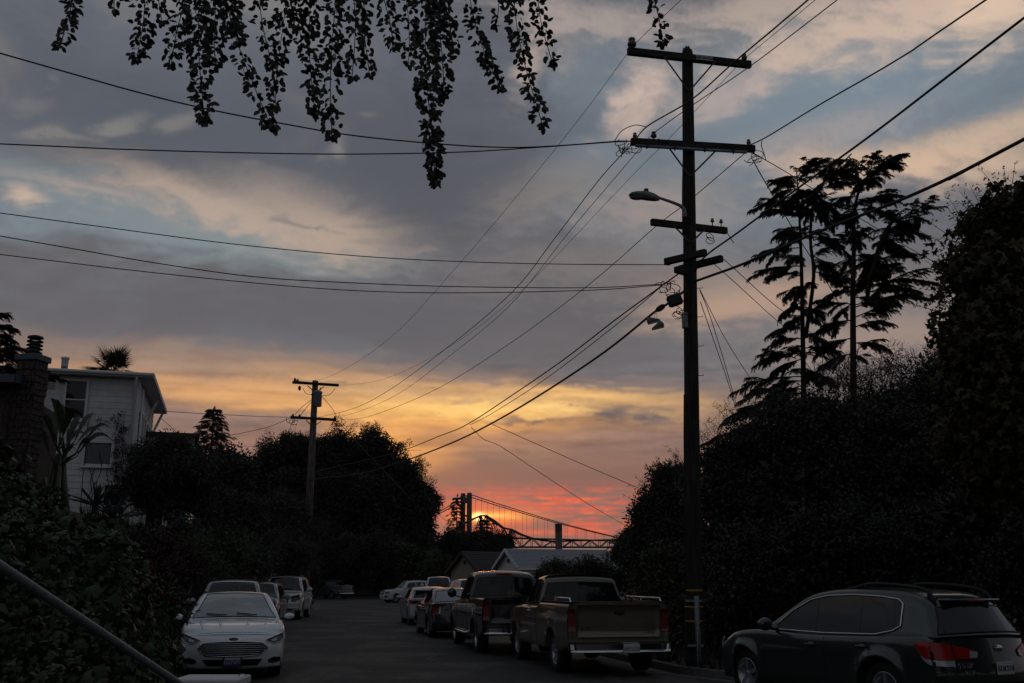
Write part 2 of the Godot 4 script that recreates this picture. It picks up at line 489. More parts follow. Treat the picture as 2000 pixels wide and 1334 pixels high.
func text_part(called: String, words: String, high: float, m: Material, parent: Node, at: Transform3D, font_name := "Droid Sans", squeeze := 1.0) -> MeshInstance3D:
	var f := SystemFont.new()
	f.font_names = PackedStringArray([font_name])
	f.font_weight = 700
	var t := TextMesh.new()
	t.text = words
	t.font = f
	t.font_size = 64
	t.pixel_size = high / 46.0
	t.depth = 0.006
	var o := mesh_node(called, t, m, parent)
	o.transform = at * Transform3D(Basis.from_scale(Vector3(squeeze, 1, 1)), Vector3.ZERO)
	return o

# ---------------------------------------------------------------- materials (base colours are linear)
func lin(r: float, g: float, b: float, a := 1.0) -> Color:
	var c := Color(r, g, b).linear_to_srgb()
	c.a = a
	return c

func mat(called: String, c: Color, rough := 0.7, metal := 0.0) -> StandardMaterial3D:
	var m := StandardMaterial3D.new()
	m.resource_name = called
	m.albedo_color = c
	m.roughness = rough
	m.metallic = metal
	m.cull_mode = BaseMaterial3D.CULL_DISABLED
	M[called] = m
	return m

## mottled material: noise between two colours, laid on in world space; stretch squeezes the pattern along an axis (grain)
func mottled(called: String, a: Color, b: Color, rough: float, size: float, stretch := Vector3.ONE, relief := 0.0, noise_seed := 1, world := true, side := 512) -> StandardMaterial3D:
	var m := mat(called, Color.WHITE, rough)
	var n := FastNoiseLite.new()
	n.seed = noise_seed
	n.noise_type = FastNoiseLite.TYPE_SIMPLEX_SMOOTH
	n.frequency = 0.012
	n.fractal_octaves = 6
	n.fractal_gain = 0.62
	var img := n.get_seamless_image(side, side)
	var col := Image.create_empty(side, side, false, Image.FORMAT_RGB8)
	for y in side:
		for x in side:
			var v := img.get_pixel(x, y).r
			col.set_pixel(x, y, a.lerp(b, smoothstep(0.22, 0.78, v)))
	m.albedo_texture = ImageTexture.create_from_image(col)
	m.uv1_triplanar = true
	m.uv1_world_triplanar = world
	m.uv1_scale = stretch / size
	if relief > 0.0:
		img.convert(Image.FORMAT_RGBA8)
		img.bump_map_to_normal_map(relief)
		m.normal_enabled = true
		m.normal_texture = ImageTexture.create_from_image(img)
	return m

func leaf_mat(called: String, c: Color, rough := 0.5, back := 0.35) -> StandardMaterial3D:
	var m := mat(called, c, rough)
	m.backlight_enabled = true
	m.backlight = Color(c.r * back * 2.0, c.g * back * 2.0, c.b * back)
	m.vertex_color_use_as_albedo = true
	return m

func paint(called: String, c: Color, metal := 0.0) -> StandardMaterial3D:
	var m := mat(called, c, 0.35, metal)
	m.clearcoat_enabled = true
	m.clearcoat = 1.0
	m.clearcoat_roughness = 0.06
	return m

func make_materials() -> void:
	mottled("asphalt", lin(0.08, 0.076, 0.073), lin(0.19, 0.18, 0.17), 0.78, 1.7, Vector3.ONE, 5.0, 4)
	M.asphalt.detail_enabled = true
	var dn := FastNoiseLite.new()
	dn.seed = 44
	dn.frequency = 0.006
	dn.fractal_octaves = 5
	var dp := dn.get_seamless_image(512, 512)
	var di := Image.create_empty(512, 512, false, Image.FORMAT_RGBA8)
	for y in 512:
		for x in 512:
			var v := smoothstep(0.3, 0.75, dp.get_pixel(x, y).r)
			di.set_pixel(x, y, Color(0.34, 0.32, 0.31).lerp(Color(0.66, 0.64, 0.62), v))
	var am: StandardMaterial3D = M.asphalt
	am.detail_albedo = ImageTexture.create_from_image(di)
	am.detail_blend_mode = BaseMaterial3D.BLEND_MODE_MUL
	am.detail_uv_layer = BaseMaterial3D.DETAIL_UV_2
	am.uv2_triplanar = true
	am.uv2_world_triplanar = true
	am.uv2_scale = Vector3.ONE / 9.0
	mat("crack_seal", lin(0.13, 0.12, 0.115), 0.9)
	mottled("concrete", lin(0.075, 0.072, 0.066), lin(0.14, 0.134, 0.122), 0.9, 1.1, Vector3.ONE, 3.0, 5)
	mottled("earth", lin(0.022, 0.018, 0.013), lin(0.055, 0.045, 0.030), 0.95, 1.3, Vector3.ONE, 6.0, 6)
	mottled("pole_wood", lin(0.010, 0.008, 0.007), lin(0.040, 0.031, 0.026), 0.9, 0.5, Vector3(1, 0.07, 1), 6.0, 7)
	mottled("arm_wood", lin(0.014, 0.012, 0.010), lin(0.036, 0.031, 0.027), 0.9, 0.5, Vector3(0.1, 1, 1), 4.0, 8, false)
	mottled("grey_wood", lin(0.05, 0.040, 0.032), lin(0.16, 0.13, 0.105), 0.9, 0.6, Vector3(1, 0.07, 1), 4.0, 19)
	mottled("white_siding", lin(0.52, 0.52, 0.53), lin(0.63, 0.63, 0.63), 0.7, 2.6, Vector3(1, 0.6, 1), 0.0, 9)
	mottled("shingle_wood", lin(0.016, 0.012, 0.010), lin(0.075, 0.056, 0.044), 0.9, 0.55, Vector3(1, 0.3, 1), 4.0, 10)
	mottled("grey_roof", lin(0.20, 0.21, 0.225), lin(0.34, 0.35, 0.37), 0.9, 0.8, Vector3.ONE, 4.0, 11)
	mottled("dark_roof", lin(0.025, 0.022, 0.021), lin(0.065, 0.056, 0.05), 0.9, 0.8, Vector3.ONE, 4.0, 12)
	mottled("bark", lin(0.020, 0.016, 0.012), lin(0.06, 0.047, 0.036), 0.95, 0.5, Vector3(1, 0.2, 1), 8.0, 13)
	mottled("stucco", lin(0.20, 0.17, 0.14), lin(0.31, 0.27, 0.22), 0.9, 1.0, Vector3.ONE, 1.0, 14)
	mottled("galvanised", lin(0.13, 0.145, 0.16), lin(0.24, 0.26, 0.285), 0.55, 0.4, Vector3.ONE, 0.0, 15)
	mottled("bridge_steel", lin(0.07, 0.052, 0.046), lin(0.10, 0.075, 0.066), 0.8, 12.0, Vector3.ONE, 0.0, 16)
	mottled("bridge_concrete", lin(0.10, 0.085, 0.078), lin(0.15, 0.125, 0.115), 0.9, 20.0, Vector3(1, 0.4, 1), 0.0, 17)
	mottled("fence_wood", lin(0.07, 0.035, 0.02), lin(0.15, 0.085, 0.05), 0.9, 0.6, Vector3(1, 0.1, 1), 3.0, 18)
	mat("black", lin(0.006, 0.006, 0.006), 0.6)
	mat("gloss_black", lin(0.006, 0.006, 0.007), 0.12)
	mat("rubber", lin(0.012, 0.012, 0.012), 0.85)
	mat("cable", lin(0.010, 0.010, 0.010), 0.65)
	mat("wire_grey", lin(0.06, 0.06, 0.06), 0.5, 0.3)
	mat("porcelain", lin(0.09, 0.08, 0.075), 0.35)
	mat("glass_insulator", lin(0.12, 0.13, 0.13), 0.2)
	mat("brace_steel", lin(0.05, 0.05, 0.055), 0.6, 0.4)
	mat("steel", lin(0.20, 0.21, 0.22), 0.45, 0.6)
	mat("chrome", lin(0.62, 0.63, 0.65), 0.12, 1.0)
	mat("alloy", lin(0.42, 0.43, 0.45), 0.35, 0.8)
	mat("tint", lin(0.008, 0.009, 0.010), 0.04)
	mat("dark_glass", lin(0.012, 0.013, 0.015), 0.05)
	mat("red_lens", lin(0.36, 0.012, 0.012), 0.12)
	mat("dark_red_lens", lin(0.14, 0.008, 0.008), 0.2)
	mat("clear_lens", lin(0.42, 0.43, 0.45), 0.1, 0.2)
	mat("amber_lens", lin(0.5, 0.16, 0.02), 0.15)
	mat("smoke_lens", lin(0.05, 0.05, 0.055), 0.06, 0.3)
	mat("trim_white", lin(0.60, 0.60, 0.60), 0.6)
	mat("white_paint", lin(0.70, 0.70, 0.70), 0.55)
	mat("plate_white", lin(0.55, 0.55, 0.55), 0.5)
	mat("plate_blue", lin(0.02, 0.03, 0.14), 0.5)
	mat("plate_ink", lin(0.02, 0.025, 0.06), 0.6)
	mat("yellow_band", lin(0.30, 0.18, 0.012), 0.5)
	mat("tape_yellow", lin(0.62, 0.50, 0.04), 0.5)
	mat("curtain", lin(0.12, 0.12, 0.125), 0.9)
	mat("seat_cloth", lin(0.05, 0.05, 0.052), 0.9)
	mat("shoe_grey", lin(0.20, 0.20, 0.20), 0.8)
	mat("shoe_sole", lin(0.42, 0.41, 0.39), 0.7)
	mat("sign_face", lin(0.42, 0.40, 0.38), 0.6)
	mat("blue_trim", lin(0.055, 0.075, 0.095), 0.6)
	mat("flower_red", lin(0.5, 0.02, 0.02), 0.6)
	mat("water", lin(0.02, 0.025, 0.03), 0.15)
	var w := mat("windscreen", Color(0.02, 0.025, 0.025, 0.22), 0.02)
	w.transparency = BaseMaterial3D.TRANSPARENCY_ALPHA
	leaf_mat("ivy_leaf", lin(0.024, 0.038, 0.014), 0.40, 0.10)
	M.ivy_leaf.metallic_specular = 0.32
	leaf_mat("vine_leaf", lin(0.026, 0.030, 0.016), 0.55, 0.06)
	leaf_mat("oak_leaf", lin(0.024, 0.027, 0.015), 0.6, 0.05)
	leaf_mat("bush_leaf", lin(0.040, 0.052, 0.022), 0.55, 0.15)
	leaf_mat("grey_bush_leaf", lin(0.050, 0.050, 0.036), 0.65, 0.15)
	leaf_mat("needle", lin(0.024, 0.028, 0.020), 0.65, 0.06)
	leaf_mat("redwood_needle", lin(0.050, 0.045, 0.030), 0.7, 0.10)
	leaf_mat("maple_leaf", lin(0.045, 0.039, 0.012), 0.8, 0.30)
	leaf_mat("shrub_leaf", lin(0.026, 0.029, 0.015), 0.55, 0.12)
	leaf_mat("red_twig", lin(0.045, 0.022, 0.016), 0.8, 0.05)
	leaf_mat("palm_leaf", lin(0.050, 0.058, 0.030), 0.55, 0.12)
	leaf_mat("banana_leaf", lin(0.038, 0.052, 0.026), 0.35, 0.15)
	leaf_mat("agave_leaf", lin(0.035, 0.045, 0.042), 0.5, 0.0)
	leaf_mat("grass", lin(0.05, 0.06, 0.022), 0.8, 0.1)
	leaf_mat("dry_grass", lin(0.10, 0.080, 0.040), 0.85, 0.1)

# ---------------------------------------------------------------- vehicles
## the shape of one vehicle: its nose points to -z, its wheels stand on y = 0
class Body:
	var s: Dictionary
	var hw: float
	var hl: float
	var roofline: Array

	func _init(spec: Dictionary) -> void:
		s = spec
		hw = s.W * 0.5
		hl = s.L * 0.5
		var pts: Array = s.roof
		for i in pts.size() - 1:
			var p0: Vector2 = pts[maxi(i - 1, 0)]
			var p3: Vector2 = pts[mini(i + 2, pts.size() - 1)]
			for k in 6:
				roofline.append(pts[i].cubic_interpolate(pts[i + 1], p0, p3, k / 6.0))
		roofline.append(pts[-1])

	func along(a: Array, t: float) -> float:
		if t <= a[0].x:
			return a[0].y
		for i in a.size() - 1:
			if t <= a[i + 1].x:
				var h: float = a[i + 1].x - a[i].x
				if h < 0.02:
					return a[i + 1].y
				var u: float = (t - a[i].x) / h
				var m0: float = slope(a, i)
				var m1: float = slope(a, i + 1)
				return (2 * u ** 3 - 3 * u * u + 1) * a[i].y + (u ** 3 - 2 * u * u + u) * h * m0 + (3 * u * u - 2 * u ** 3) * a[i + 1].y + (u ** 3 - u * u) * h * m1
		return a[-1].y

	func slope(a: Array, i: int) -> float:
		if i == 0 or i == a.size() - 1:
			var j := mini(i, a.size() - 2)
			return (a[j + 1].y - a[j].y) / maxf(a[j + 1].x - a[j].x, 0.001)
		var d0: float = (a[i].y - a[i - 1].y) / maxf(a[i].x - a[i - 1].x, 0.001)
		var d1: float = (a[i + 1].y - a[i].y) / maxf(a[i + 1].x - a[i].x, 0.001)
		return 0.0 if d0 * d1 <= 0.0 else 2.0 * d0 * d1 / (d0 + d1)

	func deck(z: float) -> float:
		return along(s.deck, z)

	func width(z: float) -> float:
		var f: float = smoothstep(-hl + 1.1, -hl, z) * s.get("ftaper", 0.05) + smoothstep(hl - 1.1, hl, z) * s.get("rtaper", 0.05)
		return hw * (1.0 - f)

	func side_k(y: float) -> float:
		var t: float = y / s.belt
		return along([Vector2(0.1, 0.90), Vector2(0.25, 0.945), Vector2(0.34, 0.972), Vector2(0.55, 0.988), Vector2(0.75, 1.0), Vector2(0.86, 0.990), Vector2(0.93, 0.985), Vector2(1.02, 0.955), Vector2(1.3, 0.93)], t)

	func side_x(z: float, y: float) -> float:
		var x := width(z) * side_k(y)
		for zc: float in [s.zf, s.zr]:
			var d = Vector2(z - zc, y - s.wr).length() - s.ar
			x += s.get("flare", 0.015) * exp(-pow(d / 0.09, 2.0))
		return x

	func arch(z: float) -> float:
		var b: float = s.sill + smoothstep(-hl + 0.6, -hl, z) * s.get("flift", 0.02) + smoothstep(hl - 0.7, hl, z) * s.get("rlift", 0.06)
		for zc: float in [s.zf, s.zr]:
			var d: float = absf(z - zc)
			if d < s.ar:
				b = maxf(b, s.wr + sqrt(s.ar * s.ar - d * d))
		return b

	func bend(p: Vector3) -> Vector3:
		var q := pow(minf(absf(p.x) / hw, 1.1), 2.6)
		var z := p.z
		z += s.fc * q * smoothstep(-hl + 0.95, -hl, p.z) + along(s.frake, p.y) * smoothstep(-hl + 0.5, -hl, p.z)
		z -= s.rc * q * smoothstep(hl - 0.8, hl, p.z) + along(s.rrake, p.y) * smoothstep(hl - 0.5, hl, p.z)
		return Vector3(p.x, p.y, z)

	func front(x: float, y: float, off := 0.0) -> Vector3:
		return bend(Vector3(x, y, -hl)) + Vector3(0, 0, -off)

	func rear(x: float, y: float, off := 0.0) -> Vector3:
		return bend(Vector3(x, y, hl)) + Vector3(0, 0, off)

	func side(sgn: float, z: float, y: float, off := 0.0) -> Vector3:
		return bend(Vector3(sgn * (side_x(z, y) + off), y, z))

	func section(z: float, bed: bool) -> Array:
		var b := arch(z)
		var d := deck(z)
		var r: float = minf(s.get("round", 0.07), (d - b) * 0.4)
		var out := [Vector2(0, b), Vector2(side_x(z, b) * 0.8, b), Vector2(side_x(z, b) - 0.012, b)]
		for k in 10:
			var y := lerpf(b + 0.01, d - r, k / 9.0)
			out.append(Vector2(side_x(z, y), y))
		var xs := side_x(z, d - r)
		for k: float in [0.35, 0.7, 1.0]:
			var a: float = k * PI / 2
			out.append(Vector2(xs - r * (1.0 - cos(a)), d - r + r * sin(a)))
		var x0: float = xs - r
		if bed:
			out.append(Vector2(xs - 0.10, d))
			out.append(Vector2(xs - 0.105, d - 0.03))
			out.append(Vector2(xs - 0.11, s.floor + 0.02))
			out.append(Vector2(xs - 0.13, s.floor))
			out.append(Vector2(0, s.floor))
		else:
			var crown: float = s.get("crown", 0.03)
			for k: float in [0.85, 0.62, 0.42, 0.2, 0.0]:
				out.append(Vector2(x0 * k, d + crown * (1.0 - k * k)))
		return out

	func full(z: float, bed: bool) -> Array:
		var half := section(z, bed)
		var out := []
		for q: Vector2 in half:
			out.append(bend(Vector3(q.x, q.y, z)))
		for i in range(half.size() - 2, 0, -1):
			out.append(bend(Vector3(-half[i].x, half[i].y, z)))
		out.append(out[0])
		return out

	func stations() -> Array:
		var zs := []
		var n := int(s.L / 0.11)
		for k in n + 1:
			zs.append(lerpf(-hl, hl, float(k) / n))
		for e: float in [0.02, 0.05, 0.15, 0.2]:
			zs.append(-hl + e)
			zs.append(hl - e)
		for zc: float in [s.zf, s.zr]:
			for k in 15:
				zs.append(zc - s.ar * 0.9999 * cos(PI * k / 14.0))
			zs.append(zc - s.ar - 0.004)
			zs.append(zc + s.ar + 0.004)
		if s.has("bed"):
			for e: float in s.bed:
				zs.append(e - 0.004)
				zs.append(e + 0.004)
		zs.sort()
		return zs

	func cab_x(z: float, y: float) -> float:
		var d := deck(z)
		return width(z) * 0.955 - s.get("shoulder", 0.035) - maxf(0.0, y - d) * s.tumble - 0.10 * s.tumble * pow(maxf(0.0, y - d), 2.0)

	func cab_bend(p: Vector3) -> Vector3:
		var q := pow(absf(p.x) / hw, 2.0)
		var z0: float = roofline[0].x
		var z1: float = roofline[-1].x
		var mid := (z0 + z1) * 0.5
		return p + Vector3(0, 0, s.get("wrap", 0.18) * q * smoothstep(mid, z0 + 0.2, p.z) - s.get("rwrap", 0.10) * q * smoothstep(mid + 0.3, z1 - 0.1, p.z))

	func cab_round(q: Vector2) -> float:
		return minf(s.get("roof_round", 0.10), maxf(0.0, q.y - deck(q.x)) * 0.45)

	func cab_row(q: Vector2) -> Array:
		var d := deck(q.x) - 0.04
		var top: float = maxf(q.y, d + 0.01)
		var r := cab_round(q)
		var half := []
		for k in 7:
			var y := lerpf(d, top - r, k / 6.0)
			half.append(Vector2(cab_x(q.x, y), y))
		var xs: float = half[-1].x
		for k: float in [0.35, 0.7, 1.0]:
			var a: float = k * PI / 2
			half.append(Vector2(xs - r * (1.0 - cos(a)), top - r + r * sin(a)))
		for k: float in [0.8, 0.55, 0.3, 0.0]:
			half.append(Vector2((xs - r) * k, top + s.get("roof_crown", 0.03) * (1.0 - k * k)))
		var out := []
		for h: Vector2 in half:
			out.append(cab_bend(Vector3(h.x, h.y, q.x)))
		for i in range(half.size() - 2, -1, -1):
			out.append(cab_bend(Vector3(-half[i].x, half[i].y, q.x)))
		return out

	## a point over the roofline: t runs along it from the windscreen's foot to the tail, u from -1 to 1 across
	func over(t: float, u: float, inset: float, off: float) -> Vector3:
		var f := t * (roofline.size() - 1)
		var i := mini(int(f), roofline.size() - 2)
		var q: Vector2 = roofline[i].lerp(roofline[i + 1], f - i)
		var dir: Vector2 = (roofline[i + 1] - roofline[i]).normalized()
		var r := cab_round(q)
		var x := (cab_x(q.x, q.y - r) - r - inset) * u
		var y: float = q.y + s.get("roof_crown", 0.03) * (1.0 - u * u)
		return cab_bend(Vector3(x, y + off * dir.x, q.x - off * dir.y))

	func flank(sgn: float, z: float, y: float, off: float) -> Vector3:
		return cab_bend(Vector3(sgn * (cab_x(z, y) + off), y, z))

func strip(st: SurfaceTool, top: Array, bottom: Array, at: Callable, rows := 4, back := Vector3.ZERO) -> void:
	var grid := []
	for j in rows + 1:
		var row := []
		for i in top.size():
			row.append(at.call(bottom[i].lerp(top[i], float(j) / rows)))
		grid.append(row)
	loft(st, grid)
	if back != Vector3.ZERO:
		var rim := []
		for p in grid[0]:
			rim.append(p)
		for j in range(1, rows + 1):
			rim.append(grid[j][-1])
		for i in range(top.size() - 2, -1, -1):
			rim.append(grid[rows][i])
		for j in range(rows - 1, -1, -1):
			rim.append(grid[j][0])
		var inner := []
		for p in rim:
			inner.append(p + back)
		loft(st, [rim, inner])

func spread(pts: Array, n: int) -> Array:
	# n + 1 points evenly along a polyline of Vector2
	var long := 0.0
	for i in pts.size() - 1:
		long += pts[i].distance_to(pts[i + 1])
	var out := []
	for k in n + 1:
		var want := long * k / n
		for i in pts.size() - 1:
			var d: float = pts[i].distance_to(pts[i + 1])
			if want <= d + 1e-5 or i == pts.size() - 2:
				out.append(pts[i].lerp(pts[i + 1], clampf(want / maxf(d, 1e-6), 0, 1)))
				break
			want -= d
	return out

func ball(st: SurfaceTool, at: Vector3, size: Vector3, turn := Basis.IDENTITY, n := 10) -> void:
	var prof := []
	for k in n / 2 + 1:
		var a := PI * k / (n / 2)
		prof.append(Vector2(maxf(sin(a), 0.001), -cos(a)))
	lathe(st, prof, n, Transform3D(turn * Basis.from_scale(size * 0.5), at))

func build_body(car: Node3D, b: Body, m: Material, cab_mat: Material) -> void:
	var st := mb(true)
	var rows := []
	var has_bed: bool = b.s.has("bed")
	for z: float in b.stations():
		var bed: bool = has_bed and z > b.s.bed[0] and z < b.s.bed[1]
		rows.append(b.full(z, bed))
	loft(st, rows)
	for e in 2:
		var half := b.section(-b.hl if e == 0 else b.hl, false)
		var grid := []
		for q: Vector2 in half:
			var row := []
			for k in 17:
				row.append(b.bend(Vector3(lerpf(-q.x, q.x, k / 16.0), q.y, -b.hl if e == 0 else b.hl)))
			if e == 1:
				row.reverse()
			grid.append(row)
		loft(st, grid)
	part("body", st, m, car)
	st = mb(true)
	rows = []
	for q: Vector2 in b.roofline:
		rows.append(b.cab_row(q))
	rows.reverse()
	loft(st, rows)
	part("cabin", st, cab_mat, car)

func add_wheels(car: Node3D, b: Body, rim_mat: Material, spokes: int, tread := 0.225, rim_share := 0.66) -> void:
	var r: float = b.s.wr
	var rr := r * rim_share
	var ts := mb(true)
	var h := tread * 0.5
	lathe(ts, [Vector2(rr * 0.97, -h * 0.85), Vector2(rr * 1.08, -h), Vector2(r * 0.95, -h * 0.96), Vector2(r, -h * 0.7), Vector2(r, h * 0.7), Vector2(r * 0.95, h * 0.96), Vector2(rr * 1.08, h), Vector2(rr * 0.97, h * 0.85)], 26)
	var tyre := done(ts)
	var rs := mb(true)
	lathe(rs, [Vector2(rr * 0.99, h * 0.80), Vector2(rr * 0.96, h * 0.9), Vector2(rr * 0.86, h * 0.80), Vector2(rr * 0.84, h * 0.1), Vector2(0.001, h * 0.05)], 24)
	lathe(rs, [Vector2(0.001, h * 0.80), Vector2(rr * 0.15, h * 0.78), Vector2(rr * 0.2, h * 0.6), Vector2(rr * 0.22, h * 0.1)], 12)
	rs.set_smooth_group(-1)
	for k in spokes:
		var a := TAU * k / spokes
		var d := Vector3(cos(a), 0, sin(a))
		bar(rs, d * rr * 0.12 + Vector3(0, h * 0.62, 0), d * rr * 0.9 + Vector3(0, h * 0.70, 0), rr * (1.2 / spokes), 0.03)
	var rim := done(rs)
	for zc: float in [b.s.zf, b.s.zr]:
		for sgn: float in [-1.0, 1.0]:
			var w := Node3D.new()
			w.name = "wheel"
			car.add_child(w, true)
			w.position = Vector3(sgn * (b.side_x(zc, r) - h - 0.025), r, zc)
			w.rotation = Vector3(0, 0, -sgn * PI / 2)
			mesh_node("tyre", tyre, M.rubber, w)
			mesh_node("rim", rim, rim_mat, w)

## side windows: each is [top polyline, bottom polyline] in (z, y)
func add_side_glass(car: Node3D, b: Body, panes: Array, glass: Material, trim: Material = null) -> void:
	for sgn: float in [-1.0, 1.0]:
		for pn in panes:
			var st := mb(true)
			var top := spread(pn[0], 10)
			var bot := spread(pn[1], 10)
			strip(st, top, bot, func(q: Vector2) -> Vector3: return b.flank(sgn, q.x, q.y, 0.006), 5)
			var o := part("side_window", st, glass, car)
			if trim:
				var ring := []
				for q: Vector2 in bot:
					ring.append(b.flank(sgn, q.x, q.y, 0.008))
				for i in range(top.size() - 1, -1, -1):
					ring.append(b.flank(sgn, top[i].x, top[i].y, 0.008))
				ring.append(ring[0])
				var ts := mb(true)
				tube(ts, ring, 0.011, 5)
				part("window_trim", ts, trim, o)

func add_screen(car: Node3D, b: Body, called: String, t0: float, t1: float, inset: float, glass: Material, wiper := false) -> void:
	var st := mb(true)
	var rows := []
	for j in 9:
		var row := []
		for i in 13:
			row.append(b.over(lerpf(t0, t1, j / 8.0), -1.0 + i / 6.0, inset, 0.007))
		row.reverse()
		rows.append(row)
	loft(st, rows)
	var o := part(called, st, glass, car)
	# dark gasket all round
	var ring := []
	for i in 13:
		ring.append(b.over(t0, -1.0 + i / 6.0, inset, 0.006))
	for j in range(1, 9):
		ring.append(b.over(lerpf(t0, t1, j / 8.0), 1.0, inset, 0.006))
	for i in range(11, -1, -1):
		ring.append(b.over(t1, -1.0 + i / 6.0, inset, 0.006))
	for j in range(7, -1, -1):
		ring.append(b.over(lerpf(t0, t1, j / 8.0), -1.0, inset, 0.006))
	st = mb(true)
	tube(st, ring, 0.010, 5)
	part("gasket", st, M.black, o)
	if wiper:
		for u: float in [-0.55, 0.2]:
			st = mb()
			var a := b.over(t0 + 0.01, u, inset, 0.03)
			var c := b.over(lerpf(t0, t1, 0.10), u + 0.5, inset, 0.025)
			bar(st, a, c, 0.018, 0.018)
			part("wiper", st, M.black, car)

func add_mirrors(car: Node3D, b: Body, z: float, y: float, size: Vector3, m: Material) -> void:
	for sgn: float in [-1.0, 1.0]:
		var st := mb(true)
		var x := b.side_x(z, b.deck(z) - 0.08)
		ball(st, Vector3(sgn * (x + size.x * 0.55 + 0.02), y, z), size, Basis.IDENTITY, 14)
		var o := part("mirror", st, m, car)
		st = mb()
		bar(st, Vector3(sgn * (x - 0.06), y - size.y * 0.45, z + 0.02), Vector3(sgn * (x + size.x * 0.5), y - size.y * 0.25, z), 0.05, 0.035)
		part("mirror_arm", st, M.black, o)

func add_handles(car: Node3D, b: Body, spots: Array, m: Material, recess := false) -> void:
	for sgn: float in [-1.0, 1.0]:
		for q: Vector2 in spots:
			var st := mb(true)
			if recess:
				ball(st, b.side(sgn, q.x, q.y - 0.012, 0.002), Vector3(0.02, 0.085, 0.15), Basis.IDENTITY, 12)
			var a := b.side(sgn, q.x - 0.10, q.y, 0.002)
			var c := b.side(sgn, q.x + 0.10, q.y, 0.002)
			var out := Vector3(sgn * 0.035, 0, 0)
			tube(st, [a, a.lerp(c, 0.12) + out, a.lerp(c, 0.88) + out, c], [0.010, 0.014, 0.014, 0.010], 6)
			part("door_handle", st, m, car)

func add_door_seams(car: Node3D, b: Body, zs: Array, from_y: float) -> void:
	for sgn: float in [-1.0, 1.0]:
		for z: float in zs:
			var st := mb(true)
			var pts := []
			var top := b.deck(z) - 0.03
			for k in 9:
				var y := lerpf(from_y, top, k / 8.0)
				pts.append(b.side(sgn, z, y, -0.0005))
			tube(st, pts, 0.0045, 4)
			part("door_seam", st, M.black, car)

func add_plate(car: Node3D, b: Body, back: bool, y: float, words: String, dark := false, x := 0.0) -> void:
	var p := b.rear(x, y, 0.02) if back else b.front(x, y, 0.02)
	var turn := Basis.IDENTITY if back else Basis(Vector3.UP, PI)
	var st := mb()
	soft_box(st, p, Vector3(0.305, 0.152, 0.012), 0.004, turn)
	var o := part("licence_plate", st, M.plate_blue if dark else M.plate_white, car)
	if dark:
		st = mb()
		box(st, p + turn * Vector3(0, 0.05, 0.007), Vector3(0.27, 0.03, 0.004), turn)
		part("plate_band", st, M.plate_white, o)
		st = mb()
		for e in [[0, 0.081, 0.33, 0.012], [0, -0.081, 0.33, 0.012], [-0.159, 0, 0.012, 0.174], [0.159, 0, 0.012, 0.174]]:
			box(st, p + turn * Vector3(e[0], e[1], 0.004), Vector3(e[2], e[3], 0.018), turn)
		part("plate_frame", st, M.black, o)
	if words != "":
		text_part("lettering", words, 0.062, M.plate_white if dark else M.plate_ink, o, Transform3D(turn, p + turn * Vector3(0, -0.012 if dark else -0.004, 0.008)), "Droid Sans Mono", 0.80)

func roof_rails(car: Node3D, b: Body, t0: float, t1: float, inset: float, high: float, m: Material, cross := []) -> void:
	for sgn: float in [-1.0, 1.0]:
		var st := mb(true)
		var pts := []
		for k in 11:
			var t := lerpf(t0, t1, k / 10.0)
			pts.append(b.over(t, sgn, inset, 0.0) + Vector3(0, high * smoothstep(0, 0.12, k / 10.0) * smoothstep(1.0, 0.88, k / 10.0), 0))
		tube(st, pts, 0.016, 6)
		for k in [1, 5, 9]:
			tube(st, [pts[k] - Vector3(0, high, 0), pts[k]], 0.018, 6)
		part("roof_rail", st, m, car)
	for t: float in cross:
		var st := mb(true)
		tube(st, [b.over(t, -1.0, inset, 0) + Vector3(0, high, 0), b.over(t, 1.0, inset, 0) + Vector3(0, high, 0)], 0.016, 6)
		part("cross_bar", st, m, car)

## a lamp or panel let into the nose or tail: top and bottom edges as (x, y) for the car's right side, mirrored to its left
func add_pair(car: Node3D, called: String, top: Array, bottom: Array, at: Callable, m: Material, back: Vector3, rim: Material = null) -> void:
	for sgn: float in [-1.0, 1.0]:
		var st := mb(true)
		var place := func(q: Vector2) -> Vector3: return at.call(Vector2(q.x * sgn, q.y))
		strip(st, spread(top, 8), spread(bottom, 8), place, 4, back)
		var o := part(called, st, m, car)
		if rim:
			var ring := []
			for q in spread(bottom, 8):
				ring.append(place.call(q))
			var back_way := spread(top, 8)
			back_way.reverse()
			for q in back_way:
				ring.append(place.call(q))
			ring.append(ring[0])
			st = mb(true)
			tube(st, ring, 0.007, 5)
			part("lamp_rim", st, rim, o)

func add_panel(car: Node3D, called: String, top: Array, bottom: Array, at: Callable, m: Material, back: Vector3) -> MeshInstance3D:
	var st := mb(true)
	strip(st, spread(top, 14), spread(bottom, 14), at, 4, back)
	return part(called, st, m, car)

func v2(flat: Array) -> Array:
	var out := []
	for i in range(0, flat.size(), 2):
		out.append(Vector2(flat[i], flat[i + 1]))
	return out

